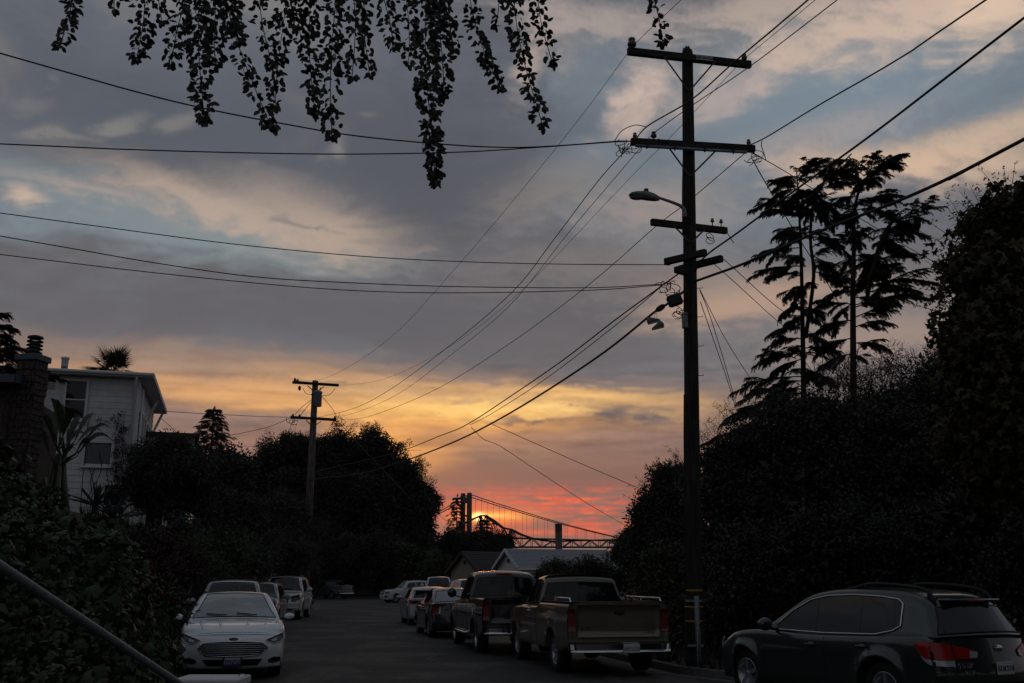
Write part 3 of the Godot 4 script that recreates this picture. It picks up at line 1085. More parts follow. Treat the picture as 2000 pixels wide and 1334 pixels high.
func sedan_spec() -> Dictionary:
	return {"L": 4.87, "W": 1.85, "belt": 1.0, "sill": 0.20, "zf": -1.46, "zr": 1.39, "wr": 0.335, "ar": 0.385, "tumble": 0.42, "fc": 0.42, "rc": 0.30, "roof_round": 0.09,
		"deck": v2([-2.44, 0.74, -2.25, 0.80, -1.7, 0.90, -1.1, 0.97, -0.9, 0.985, -0.2, 0.965, 0.8, 1.0, 1.6, 1.04, 2.2, 1.06, 2.44, 1.03]),
		"roof": v2([-1.02, 0.98, -0.70, 1.17, -0.30, 1.36, 0.10, 1.45, 0.55, 1.47, 1.05, 1.43, 1.5, 1.29, 1.85, 1.15, 2.12, 1.05]),
		"frake": v2([0.2, 0.10, 0.32, 0.03, 0.5, 0.0, 0.62, 0.02, 0.70, 0.07, 0.76, 0.16]), "rrake": v2([0.2, 0.12, 0.4, 0.0, 0.7, 0.02, 0.9, 0.05, 1.05, 0.06])}

func suv_spec(high := 1.70) -> Dictionary:
	return {"L": 4.75, "W": 1.86, "belt": 1.08, "sill": 0.26, "zf": -1.42, "zr": 1.36, "wr": 0.355, "ar": 0.41, "tumble": 0.30, "fc": 0.36, "rc": 0.22, "roof_round": 0.10, "flare": 0.025,
		"deck": v2([-2.38, 0.86, -2.2, 0.96, -1.7, 1.03, -1.15, 1.08, -0.9, 1.09, 0.0, 1.06, 1.0, 1.08, 1.8, 1.12, 2.2, 1.12, 2.38, 1.04]),
		"roof": v2([-1.12, 1.08, -0.75, high - 0.36, -0.42, high - 0.08, 0.0, high - 0.02, 0.7, high, 1.5, high - 0.04, 1.95, high - 0.10, 2.14, high - 0.32, 2.26, 1.12]),
		"frake": v2([0.25, 0.08, 0.4, 0.02, 0.6, 0.0, 0.75, 0.02, 0.85, 0.07, 0.9, 0.14]), "rrake": v2([0.25, 0.10, 0.45, 0.0, 0.8, 0.02, 1.05, 0.05])}

func pickup_spec(long := 5.7, wide := 1.98, high := 1.90, cab_end := 0.35) -> Dictionary:
	var h := long * 0.5
	return {"L": long, "W": wide, "belt": 1.25, "sill": 0.42, "zf": -h + 0.98, "zr": h - 1.22, "wr": 0.385, "ar": 0.45, "tumble": 0.24, "fc": 0.26, "rc": 0.06, "rtaper": 0.01, "roof_round": 0.10, "flare": 0.03, "crown": 0.03,
		"round": 0.055, "rwrap": 0.03, "bed": [cab_end + 0.08, h - 0.07], "floor": 0.82, "rlift": 0.10,
		"deck": v2([-h, 1.02, -h + 0.2, 1.10, -h + 0.9, 1.17, -h + 1.5, 1.20, -h + 1.75, 1.21, cab_end - 0.6, 1.20, cab_end + 0.07, 1.22, cab_end + 0.2, 1.30, h - 0.5, 1.31, h, 1.31]),
		"roof": v2([-h + 1.55, 1.20, -h + 1.90, high - 0.32, -h + 2.2, high - 0.07, -h + 2.6, high - 0.01, -h + 2.9, high, cab_end - 0.3, high - 0.02, cab_end - 0.08, high - 0.08, cab_end - 0.02, high - 0.28, cab_end + 0.05, 1.20]),
		"frake": v2([0.42, 0.05, 0.55, 0.0, 0.8, 0.0, 0.98, 0.03, 1.06, 0.10]), "rrake": v2([0.42, 0.0, 1.31, 0.0])}

func start_car(called: String, label: String, category: String, x: float, z: float, heading: float, spec: Dictionary, m: Material) -> Array:
	var car := thing(called, label, category, Vector3(x, 0, z), deg_to_rad(heading), "cars parked along the street")
	var b := Body.new(spec)
	build_body(car, b, m, m)
	return [car, b]

func headlights_and_grille(car: Node3D, b: Body, y: float, lamp_h: float, half_grille: float, grille_h: float, grille_m: Material, bars: int, lamp_m: Material, bar_m: Material) -> void:
	var f := func(q: Vector2) -> Vector3: return b.front(q.x, q.y, 0.010)
	var w := b.hw * 0.94
	add_pair(car, "headlight", v2([half_grille + 0.05, y + lamp_h * 0.35, w * 0.97, y + lamp_h * 0.75]), v2([half_grille + 0.07, y - lamp_h * 0.4, w * 0.8, y - lamp_h * 0.5, w * 0.98, y - lamp_h * 0.1]), f, lamp_m, Vector3(0, 0, 0.03), M.black)
	add_panel(car, "grille", v2([-half_grille, y + grille_h * 0.5, half_grille, y + grille_h * 0.5]), v2([-half_grille * 0.85, y - grille_h * 0.5, half_grille * 0.85, y - grille_h * 0.5]), f, grille_m, Vector3(0, 0, 0.03))
	for k in bars:
		var yy := y - grille_h * 0.5 + grille_h * (k + 0.5) / bars
		var st := mb(true)
		var pts := []
		for i in 9:
			pts.append(b.front(lerpf(-half_grille * 0.92, half_grille * 0.92, i / 8.0), yy, 0.014))
		tube(st, pts, 0.010, 5)
		part("grille_bar", st, bar_m, car)

func white_sedan() -> void:
	var spec := sedan_spec()
	spec.crown = 0.045
	var g := start_car("sedan_car", "white sedan with wide slatted grille parked facing the street, nearest on the ivy side", "car", -5.53, -21.1, 195.0, spec, paint("white_pearl", lin(0.72, 0.73, 0.76)))
	var car: Node3D = g[0]
	var b: Body = g[1]
	add_wheels(car, b, M.alloy, 10)
	add_screen(car, b, "windshield", 0.03, 0.345, 0.055, M.windscreen_grey, true)
	add_screen(car, b, "rear_window", 0.70, 0.97, 0.05, M.tint)
	add_side_glass(car, b, [[v2([-0.62, 1.12, -0.2, 1.33, 0.28, 1.405, 0.36, 1.40]), v2([-0.70, 1.02, 0.36, 1.03])], [v2([0.43, 1.40, 0.9, 1.385, 1.35, 1.27]), v2([0.43, 1.03, 1.42, 1.10])]], M.tint, M.chrome)
	add_mirrors(car, b, -0.52, 1.03, Vector3(0.20, 0.125, 0.15), M.white_pearl)
	add_handles(car, b, [Vector2(0.15, 0.84), Vector2(1.2, 0.87)], M.white_pearl)
	add_door_seams(car, b, [-0.85, 0.39, 1.28], 0.26)
	var f := func(q: Vector2) -> Vector3: return b.front(q.x, q.y, 0.008)
	var mouth := add_panel(car, "grille", v2([-0.60, 0.545, -0.5, 0.635, -0.2, 0.655, 0.2, 0.655, 0.5, 0.635, 0.60, 0.545]), v2([-0.60, 0.535, -0.47, 0.435, -0.2, 0.42, 0.2, 0.42, 0.47, 0.435, 0.60, 0.535]), f, M.gloss_black, Vector3(0, 0, 0.04))
	for k in 6:
		var y := 0.455 + k * 0.034
		var half := 0.585 - absf(y - 0.54) * 1.0
		var st := mb(true)
		var pts := []
		for i in 11:
			pts.append(b.front(lerpf(-half, half, i / 10.0), y, 0.018))
		tube(st, pts, 0.0085, 6)
		part("grille_slat", st, M.alloy, mouth)
	var st := mb(true)
	var ring := []
	for q in spread(v2([-0.60, 0.54, -0.5, 0.64, -0.2, 0.66, 0.2, 0.66, 0.5, 0.64, 0.60, 0.54, 0.47, 0.43, 0.2, 0.415, -0.2, 0.415, -0.47, 0.43, -0.60, 0.54]), 40):
		ring.append(f.call(q))
	tube(st, ring, 0.013, 6)
	part("grille_frame", st, M.chrome, mouth)
	add_pair(car, "headlight", v2([0.56, 0.685, 0.72, 0.735, 0.88, 0.79]), v2([0.58, 0.66, 0.70, 0.615, 0.82, 0.635, 0.89, 0.70]), f, M.smoke_lens, Vector3(0, 0, 0.03), M.chrome)
	add_pair(car, "headlight_bulb", v2([0.66, 0.685, 0.76, 0.72]), v2([0.67, 0.65, 0.76, 0.665]), func(q: Vector2) -> Vector3: return b.front(q.x, q.y, 0.012), M.clear_lens, Vector3(0, 0, 0.01))
	add_panel(car, "lower_intake", v2([-0.52, 0.36, 0.52, 0.36]), v2([-0.43, 0.245, 0.43, 0.245]), f, M.black, Vector3(0, 0, 0.04))
	add_pair(car, "fog_lamp", v2([0.62, 0.35, 0.72, 0.385, 0.84, 0.375]), v2([0.62, 0.30, 0.70, 0.275, 0.84, 0.30]), f, M.gloss_black, Vector3(0, 0, 0.03))
	add_pair(car, "lower_lip", v2([0.0, 0.225, 0.5, 0.225, 0.88, 0.24]), v2([0.0, 0.205, 0.5, 0.205, 0.88, 0.22]), func(q: Vector2) -> Vector3: return b.front(q.x, q.y, 0.025), M.alloy, Vector3(0, 0, 0.03))
	add_plate(car, b, false, 0.325, "EOCP4PC", true)
	st = mb(true)
	ball(st, b.front(0, 0.70, 0.008), Vector3(0.16, 0.062, 0.03), Basis.IDENTITY, 16)
	var badge := part("oval_badge", st, M.plate_blue, car)
	text_part("lettering", "Ford", 0.028, M.alloy, badge, Transform3D(Basis(Vector3.UP, PI), b.front(0, 0.70, 0.024)), "Droid Serif")
	# four pressed ridges run up the bonnet, and its shut line
	for u in [[0.20, 0.30], [0.52, 0.62]]:
		for sgn: float in [-1.0, 1.0]:
			st = mb(true)
			var pts := []
			for i in 9:
				var z := lerpf(-2.18, -1.08, i / 8.0)
				var x: float = sgn * lerpf(u[0], u[1], i / 8.0)
				pts.append(b.bend(Vector3(x, b.deck(z) + spec.crown * (1.0 - pow(x / 0.85, 2.0)) - 0.022, z)))
			tube(st, pts, [0.012, 0.028, 0.033, 0.034, 0.034, 0.034, 0.033, 0.028, 0.012], 8)
			part("bonnet_ridge", st, M.white_pearl, car)
	st = mb(true)
	var line := []
	for i in 17:
		var x := lerpf(-0.80, 0.80, i / 16.0)
		line.append(b.bend(Vector3(x, b.deck(-2.36) + spec.crown * (1.0 - pow(x / 0.84, 2.0)) - 0.001 - 0.02 * pow(absf(x) / 0.8, 4.0), -2.36)))
	tube(st, line, 0.005, 4)
	part("bonnet_seam", st, M.black, car)
	st = mb()
	ball(st, b.over(0.335, 0.0, 0, -0.09), Vector3(0.24, 0.07, 0.05))
	part("rear_view_mirror", st, M.black, car)
	for q in [[-0.38, -0.1], [0.38, -0.1], [0.0, 0.95], [-0.5, 0.95], [0.5, 0.95]]:
		st = mb(true)
		soft_box(st, Vector3(q[0], 1.18, q[1] + 0.05), Vector3(0.27, 0.17, 0.10), 0.035)
		soft_box(st, Vector3(q[0], 0.86, q[1]), Vector3(0.46, 0.44, 0.16), 0.05)
		part("seat", st, M.seat_cloth, car)

func silver_suv() -> void:
	var g := start_car("wagon_car", "silver sport utility wagon with dark roof rails right behind the white sedan", "car", -7.85, -29.7, 192.5, suv_spec(1.72), paint("silver_grey", lin(0.30, 0.31, 0.33)))
	var car: Node3D = g[0]
	var b: Body = g[1]
	add_wheels(car, b, M.alloy, 7)
	add_screen(car, b, "windshield", 0.03, 0.25, 0.05, M.dark_glass, true)
	add_side_glass(car, b, [[v2([-0.65, 1.25, -0.35, 1.53, 0.3, 1.6]), v2([-0.72, 1.12, 0.3, 1.12])], [v2([0.37, 1.6, 1.15, 1.59]), v2([0.37, 1.12, 1.15, 1.14])], [v2([1.22, 1.58, 1.8, 1.52]), v2([1.22, 1.14, 1.85, 1.2])]], M.tint)
	add_mirrors(car, b, -0.62, 1.17, Vector3(0.26, 0.18, 0.15), M.silver_grey)
	add_handles(car, b, [Vector2(0.1, 0.92), Vector2(1.0, 0.94)], M.black)
	add_door_seams(car, b, [-0.9, 0.33, 1.2], 0.3)
	roof_rails(car, b, 0.34, 0.80, 0.02, 0.07, M.black, [0.40, 0.68])
	headlights_and_grille(car, b, 0.80, 0.18, 0.42, 0.16, M.gloss_black, 2, M.clear_lens, M.alloy)
	add_plate(car, b, false, 0.5, "")

func grey_crossover() -> void:
	var g := start_car("crossover_car", "small grey crossover between the silver wagon and the white utility truck", "car", -9.3, -38.6, 187.0, suv_spec(1.66), paint("warm_grey", lin(0.26, 0.26, 0.27)))
	var car: Node3D = g[0]
	var b: Body = g[1]
	add_wheels(car, b, M.alloy, 5)
	add_screen(car, b, "windshield", 0.03, 0.25, 0.05, M.dark_glass, true)
	add_side_glass(car, b, [[v2([-0.65, 1.25, -0.35, 1.48, 0.3, 1.54]), v2([-0.72, 1.12, 0.3, 1.12])], [v2([0.37, 1.54, 1.15, 1.53]), v2([0.37, 1.12, 1.15, 1.14])], [v2([1.22, 1.52, 1.8, 1.46]), v2([1.22, 1.14, 1.85, 1.2])]], M.tint)
	add_mirrors(car, b, -0.62, 1.17, Vector3(0.26, 0.20, 0.15), M.warm_grey)
	add_door_seams(car, b, [-0.9, 0.33, 1.2], 0.3)
	roof_rails(car, b, 0.34, 0.80, 0.02, 0.06, M.black)
	headlights_and_grille(car, b, 0.80, 0.20, 0.45, 0.20, M.gloss_black, 3, M.smoke_lens, M.alloy)
	add_plate(car, b, false, 0.5, "")

func white_utility_truck() -> void:
	var spec := suv_spec(1.92)
	spec.merge({"L": 5.5, "W": 2.02, "belt": 1.2, "zf": -1.75, "zr": 1.52, "wr": 0.39, "ar": 0.46, "sill": 0.40, "fc": 0.22, "flare": 0.04,
		"deck": v2([-2.75, 1.04, -2.6, 1.12, -2.0, 1.18, -1.4, 1.21, -1.0, 1.22, 0.0, 1.2, 1.5, 1.22, 2.5, 1.25, 2.75, 1.2]),
		"roof": v2([-1.32, 1.2, -0.98, 1.56, -0.68, 1.84, -0.2, 1.90, 0.4, 1.92, 1.1, 1.9, 1.7, 1.86, 2.1, 1.65, 2.45, 1.25])}, true)
	var g := start_car("utility_truck", "white full size utility truck with split grille, parked farthest along the ivy side kerb", "truck", -10.7, -50.0, 184.5, spec, paint("utility_white", lin(0.46, 0.46, 0.47)))
	var car: Node3D = g[0]
	var b: Body = g[1]
	add_wheels(car, b, M.alloy, 6, 0.26)
	add_screen(car, b, "windshield", 0.03, 0.25, 0.05, M.dark_glass, true)
	add_side_glass(car, b, [[v2([-0.85, 1.4, -0.55, 1.72, 0.1, 1.78]), v2([-0.92, 1.26, 0.1, 1.26])], [v2([0.17, 1.78, 1.0, 1.77]), v2([0.17, 1.26, 1.0, 1.27])]], M.tint)
	add_mirrors(car, b, -0.8, 1.33, Vector3(0.28, 0.22, 0.15), M.utility_white)
	add_handles(car, b, [Vector2(-0.1, 1.04), Vector2(0.85, 1.05)], M.black)
	add_door_seams(car, b, [-1.15, 0.13, 1.05], 0.45)
	roof_rails(car, b, 0.38, 0.74, 0.02, 0.05, M.black, [0.42])
	headlights_and_grille(car, b, 0.93, 0.25, 0.52, 0.34, M.gloss_black, 1, M.smoke_lens, M.utility_white)
	var f := func(q: Vector2) -> Vector3: return b.front(q.x, q.y, 0.07)
	add_panel(car, "bumper", v2([-0.98, 0.70, 0.98, 0.70]), v2([-0.96, 0.52, 0.96, 0.52]), f, M.utility_white, Vector3(0, 0, 0.12))
	add_pair(car, "fog_lamp", v2([0.45, 0.49, 0.65, 0.49]), v2([0.45, 0.40, 0.62, 0.40]), func(q: Vector2) -> Vector3: return b.front(q.x, q.y, 0.02), M.smoke_lens, Vector3(0, 0, 0.03))

func far_pickup() -> void:
	var g := start_car("pickup_truck", "old grey pickup with an empty open bed across the far bend", "truck", -18.1, -105.0, 48.0, pickup_spec(5.1, 1.8, 1.72, 0.2), paint("dull_grey", lin(0.10, 0.11, 0.12)))
	var car: Node3D = g[0]
	var b: Body = g[1]
	add_wheels(car, b, M.steel, 5)
	add_side_glass(car, b, [[v2([-0.55, 1.42, -0.3, 1.6, 0.0, 1.61]), v2([-0.62, 1.25, 0.0, 1.25])]], M.tint)
	add_screen(car, b, "windshield", 0.03, 0.25, 0.05, M.dark_glass)
	add_screen(car, b, "rear_window", 0.84, 0.96, 0.12, M.dark_glass)
	var st := mb(true)
	for z: float in [0.35, 0.9]:
		tube(st, [Vector3(-0.78, 1.3, z), Vector3(-0.74, 1.72, z), Vector3(0.74, 1.72, z), Vector3(0.78, 1.3, z)], 0.025, 6)
	for sgn: float in [-0.74, 0.74]:
		tube(st, [Vector3(sgn, 1.72, 0.35), Vector3(sgn, 1.72, 0.9)], 0.025, 6)
	part("ladder_rack", st, M.steel, car)
	add_pair(car, "tail_light", v2([0.70, 1.18, 0.84, 1.18]), v2([0.70, 0.88, 0.84, 0.88]), func(q: Vector2) -> Vector3: return b.rear(q.x, q.y, 0.012), M.dark_red_lens, Vector3(0, 0, -0.03))
	add_panel(car, "bumper", v2([-0.86, 0.66, 0.86, 0.66]), v2([-0.86, 0.50, 0.86, 0.50]), func(q: Vector2) -> Vector3: return b.rear(q.x, q.y, 0.12), M.chrome, Vector3(0, 0, -0.2))

func far_crossover() -> void:
	var g := start_car("crossover_car", "white crossover with a slanting dark grille turned side on before the far bushes", "car", -8.4, -85.5, 118.0, suv_spec(1.74), paint("clean_white", lin(0.48, 0.48, 0.50)))
	var car: Node3D = g[0]
	var b: Body = g[1]
	add_wheels(car, b, M.steel, 5)
	add_screen(car, b, "windshield", 0.03, 0.25, 0.05, M.dark_glass)
	add_side_glass(car, b, [[v2([-0.65, 1.25, -0.35, 1.55, 0.3, 1.62]), v2([-0.72, 1.12, 0.3, 1.12])], [v2([0.37, 1.62, 1.15, 1.61]), v2([0.37, 1.12, 1.15, 1.14])], [v2([1.22, 1.6, 1.8, 1.5]), v2([1.22, 1.14, 1.85, 1.2])]], M.tint)
	add_mirrors(car, b, -0.62, 1.17, Vector3(0.26, 0.18, 0.15), M.clean_white)
	headlights_and_grille(car, b, 0.80, 0.16, 0.5, 0.30, M.gloss_black, 3, M.smoke_lens, M.black)
	add_pair(car, "fog_lamp", v2([0.55, 0.55, 0.8, 0.6]), v2([0.6, 0.44, 0.8, 0.46]), func(q: Vector2) -> Vector3: return b.front(q.x, q.y, 0.01), M.black, Vector3(0, 0, 0.03))

func far_white_pickup() -> void:
	var g := start_car("pickup_truck", "white pickup with square mirrors just before the white crossover", "truck", -5.0, -71.5, 186.0, pickup_spec(5.7, 1.98, 1.98, 0.35), M.clean_white)
	var car: Node3D = g[0]
	var b: Body = g[1]
	add_wheels(car, b, M.steel, 5)
	add_screen(car, b, "windshield", 0.03, 0.24, 0.05, M.dark_glass, true)
	add_side_glass(car, b, [[v2([-0.85, 1.45, -0.55, 1.8, -0.2, 1.82]), v2([-0.92, 1.27, -0.2, 1.27])]], M.tint)
	add_mirrors(car, b, -0.85, 1.42, Vector3(0.22, 0.28, 0.14), M.clean_white)
	headlights_and_grille(car, b, 0.88, 0.24, 0.55, 0.3, M.gloss_black, 2, M.clear_lens, M.chrome)

func far_small_truck() -> void:
	var g := start_car("sedan_car", "pale silver car mostly hidden in front of the garage door, beyond the black pickup", "car", -2.45, -60.0, 196.0, suv_spec(1.80), paint("pale_silver", lin(0.38, 0.40, 0.43)))
	var car: Node3D = g[0]
	var b: Body = g[1]
	add_wheels(car, b, M.steel, 5)
	add_screen(car, b, "windshield", 0.03, 0.25, 0.05, M.dark_glass)
	add_side_glass(car, b, [[v2([-0.65, 1.25, -0.35, 1.6, 0.3, 1.68]), v2([-0.72, 1.12, 0.3, 1.12])], [v2([0.37, 1.68, 1.15, 1.67]), v2([0.37, 1.12, 1.15, 1.14])]], M.tint)
	add_mirrors(car, b, -0.62, 1.17, Vector3(0.26, 0.18, 0.15), M.pale_silver)

func white_van() -> void:
	var spec := suv_spec(2.15)
	spec.merge({"roof": v2([-1.4, 1.08, -1.1, 1.6, -0.8, 2.0, -0.3, 2.12, 0.7, 2.15, 1.5, 2.14, 2.05, 2.10, 2.2, 1.8, 2.28, 1.1])}, true)
	var g := start_car("delivery_van", "white van showing its roof above the hedge beyond the tan pickup", "van", 6.3, -58.0, 100.0, spec, M.clean_white)
	add_wheels(g[0], g[1], M.steel, 5)
	add_screen(g[0], g[1], "windshield", 0.03, 0.27, 0.05, M.dark_glass)

func silver_hatch() -> void:
	var spec := sedan_spec()
	spec.merge({"L": 4.26, "W": 1.80, "zf": -1.28, "zr": 1.35, "rc": 0.26, "roof_round": 0.10, "tumble": 0.34, "rwrap": 0.14, "sill": 0.22,
		"deck": v2([-2.13, 0.76, -1.95, 0.85, -1.4, 0.96, -1.0, 1.0, 0.0, 0.98, 1.0, 1.02, 1.8, 1.04, 2.13, 1.0]),
		"roof": v2([-0.98, 0.98, -0.65, 1.22, -0.25, 1.40, 0.2, 1.465, 0.8, 1.47, 1.35, 1.44, 1.72, 1.38, 1.88, 1.2, 2.04, 1.0])}, true)
	var g := start_car("hatchback_car", "white hatchback with red tail lamps parked beyond the dark sedan", "car", -3.55, -43.4, 11.5, spec, paint("hatch_white", lin(0.40, 0.42, 0.45)))
	var car: Node3D = g[0]
	var b: Body = g[1]
	add_wheels(car, b, M.steel, 5)
	add_screen(car, b, "rear_window", 0.80, 0.955, 0.05, M.tint)
	add_screen(car, b, "windshield", 0.03, 0.33, 0.05, M.tint)
	add_side_glass(car, b, [[v2([-0.55, 1.12, -0.1, 1.36, 0.35, 1.39]), v2([-0.62, 1.03, 0.35, 1.04])], [v2([0.42, 1.39, 1.0, 1.38, 1.3, 1.33]), v2([0.42, 1.04, 1.35, 1.10])]], M.tint)
	add_mirrors(car, b, -0.5, 1.06, Vector3(0.24, 0.15, 0.15), M.hatch_white)
	var r := func(q: Vector2) -> Vector3: return b.rear(q.x, q.y, 0.012)
	add_pair(car, "tail_light", v2([0.42, 0.97, 0.86, 0.98]), v2([0.46, 0.83, 0.86, 0.82]), r, M.red_lens, Vector3(0, 0, -0.03))
	add_panel(car, "bumper_insert", v2([-0.7, 0.36, 0.7, 0.36]), v2([-0.62, 0.24, 0.62, 0.24]), r, M.black, Vector3(0, 0, -0.03))
	add_plate(car, b, true, 0.74, "")
	var st := mb(true)
	lathe(st, [Vector2(0.001, 0.02), Vector2(0.05, 0.018), Vector2(0.062, 0.0)], 16, turned(Vector3(0, 0, 1), b.rear(0, 0.90, 0.0)))
	part("round_badge", st, M.chrome, car)
	roof_spoiler(car, b, 0.66, M.hatch_white)
	st = mb(true)
	tube(st, [b.over(0.62, 0, 0, 0.0), b.over(0.62, 0, 0, 0.0) + Vector3(0, 0.12, 0.10)], [0.014, 0.004], 6)
	part("antenna", st, M.black, car)

func roof_spoiler(car: Node3D, b: Body, half: float, m: Material) -> void:
	var q: Vector2 = b.roofline[int(b.roofline.size() * 0.78)]
	var st := mb(true)
	soft_box(st, Vector3(0, q.y + 0.025, q.x + 0.0), Vector3(half * 2, 0.035, 0.22), 0.014)
	var o := part("roof_spoiler", st, m, car)
	st = mb()
	box(st, Vector3(0, q.y + 0.02, q.x + 0.113), Vector3(0.3, 0.018, 0.012))
	part("brake_light", st, M.red_lens, o)

func dark_sedan() -> void:
	var spec := sedan_spec()
	var g := start_car("sedan_car", "black sedan with bright wheel rims parked ahead of the black pickup", "car", -2.05, -34.6, 12.0, spec, paint("midnight", lin(0.012, 0.013, 0.018)))
	var car: Node3D = g[0]
	var b: Body = g[1]
	add_wheels(car, b, M.alloy, 10)
	add_screen(car, b, "rear_window", 0.68, 0.97, 0.05, M.pale_glass)
	add_screen(car, b, "windshield", 0.03, 0.345, 0.055, M.tint)
	add_side_glass(car, b, [[v2([-0.62, 1.12, -0.2, 1.33, 0.28, 1.405, 0.36, 1.40]), v2([-0.70, 1.02, 0.36, 1.03])], [v2([0.43, 1.40, 0.9, 1.385, 1.35, 1.27]), v2([0.43, 1.03, 1.42, 1.10])]], M.tint)
	add_mirrors(car, b, -0.52, 1.05, Vector3(0.25, 0.16, 0.16), M.midnight)
	add_handles(car, b, [Vector2(0.15, 0.84), Vector2(1.2, 0.87)], M.chrome)
	var r := func(q: Vector2) -> Vector3: return b.rear(q.x, q.y, 0.012)
	add_pair(car, "tail_light", v2([0.62, 0.98, 0.84, 1.0]), v2([0.66, 0.74, 0.85, 0.68]), r, M.dark_red_lens, Vector3(0, 0, -0.03))
	add_pair(car, "reversing_light", v2([0.60, 0.95, 0.65, 0.96]), v2([0.63, 0.74, 0.67, 0.74]), func(q: Vector2) -> Vector3: return b.rear(q.x, q.y, 0.016), M.clear_lens, Vector3(0, 0, -0.03))
	add_plate(car, b, true, 0.55, "")
	text_part("lettering", "GS350", 0.05, M.chrome, car, Transform3D(Basis.IDENTITY, b.rear(-0.42, 0.86, 0.01)))

func black_pickup() -> void:
	var spec := pickup_spec(5.8, 2.02, 1.93, 0.55)
	spec.merge({"roof_crown": 0.04}, true)
	var g := start_car("pickup_truck", "glossy black crew cab pickup with chrome rear bumper, ahead of the tan pickup", "truck", -0.30, -27.9, 11.5, spec, paint("gloss_ebony", lin(0.010, 0.010, 0.011)))
	var car: Node3D = g[0]
	var b: Body = g[1]
	add_wheels(car, b, M.chrome, 5, 0.27)
	add_screen(car, b, "windshield", 0.03, 0.24, 0.05, M.tint)
	add_screen(car, b, "rear_window", 0.815, 0.965, 0.02, M.tint)
	add_side_glass(car, b, [[v2([-0.92, 1.45, -0.62, 1.78, -0.28, 1.81]), v2([-1.0, 1.27, -0.28, 1.27])], [v2([-0.21, 1.81, 0.38, 1.79]), v2([-0.21, 1.27, 0.42, 1.28])]], M.tint)
	add_mirrors(car, b, -0.95, 1.40, Vector3(0.26, 0.26, 0.14), M.gloss_ebony)
	add_handles(car, b, [Vector2(-0.42, 1.10), Vector2(0.3, 1.11)], M.chrome)
	add_door_seams(car, b, [-1.15, -0.25, 0.48], 0.47)
	var r := func(q: Vector2) -> Vector3: return b.rear(q.x, q.y, 0.012)
	add_pair(car, "tail_light", v2([0.82, 1.22, 0.98, 1.22]), v2([0.82, 0.80, 0.98, 0.80]), r, M.dark_red_lens, Vector3(0, 0, -0.03))
	add_panel(car, "bumper", v2([-0.98, 0.66, 0.98, 0.66]), v2([-0.96, 0.50, 0.96, 0.50]), func(q: Vector2) -> Vector3: return b.rear(q.x, q.y, 0.14), M.chrome, Vector3(0, 0, -0.2))
	add_panel(car, "tailgate", v2([-0.78, 1.27, 0.78, 1.27]), v2([-0.78, 0.74, 0.78, 0.74]), func(q: Vector2) -> Vector3: return b.rear(q.x, q.y, 0.012), M.gloss_ebony, Vector3(0, 0, -0.03))
	text_part("lettering", "RAM", 0.13, M.steel, car, Transform3D(Basis.IDENTITY, b.rear(0.05, 1.05, 0.012)))
	var st: SurfaceTool
	for sgn: float in [-1.0, 1.0]:
		st = mb(true)
		tube(st, [Vector3(sgn * 0.98, 0.44, -1.3), Vector3(sgn * 1.03, 0.42, -1.2), Vector3(sgn * 1.03, 0.42, 0.5), Vector3(sgn * 0.98, 0.44, 0.6)], 0.04, 8)
		part("side_step", st, M.chrome, car)
	st = mb(true)
	var q := b.over(0.76, 0, 0, 0.012)
	soft_box(st, q, Vector3(0.42, 0.05, 0.05), 0.015)
	part("brake_light", st, M.red_lens, car)
	st = mb()
	box(st, b.rear(0, 0.58, 0.15), Vector3(0.31, 0.15, 0.012))
	part("licence_plate", st, M.plate_white, car)

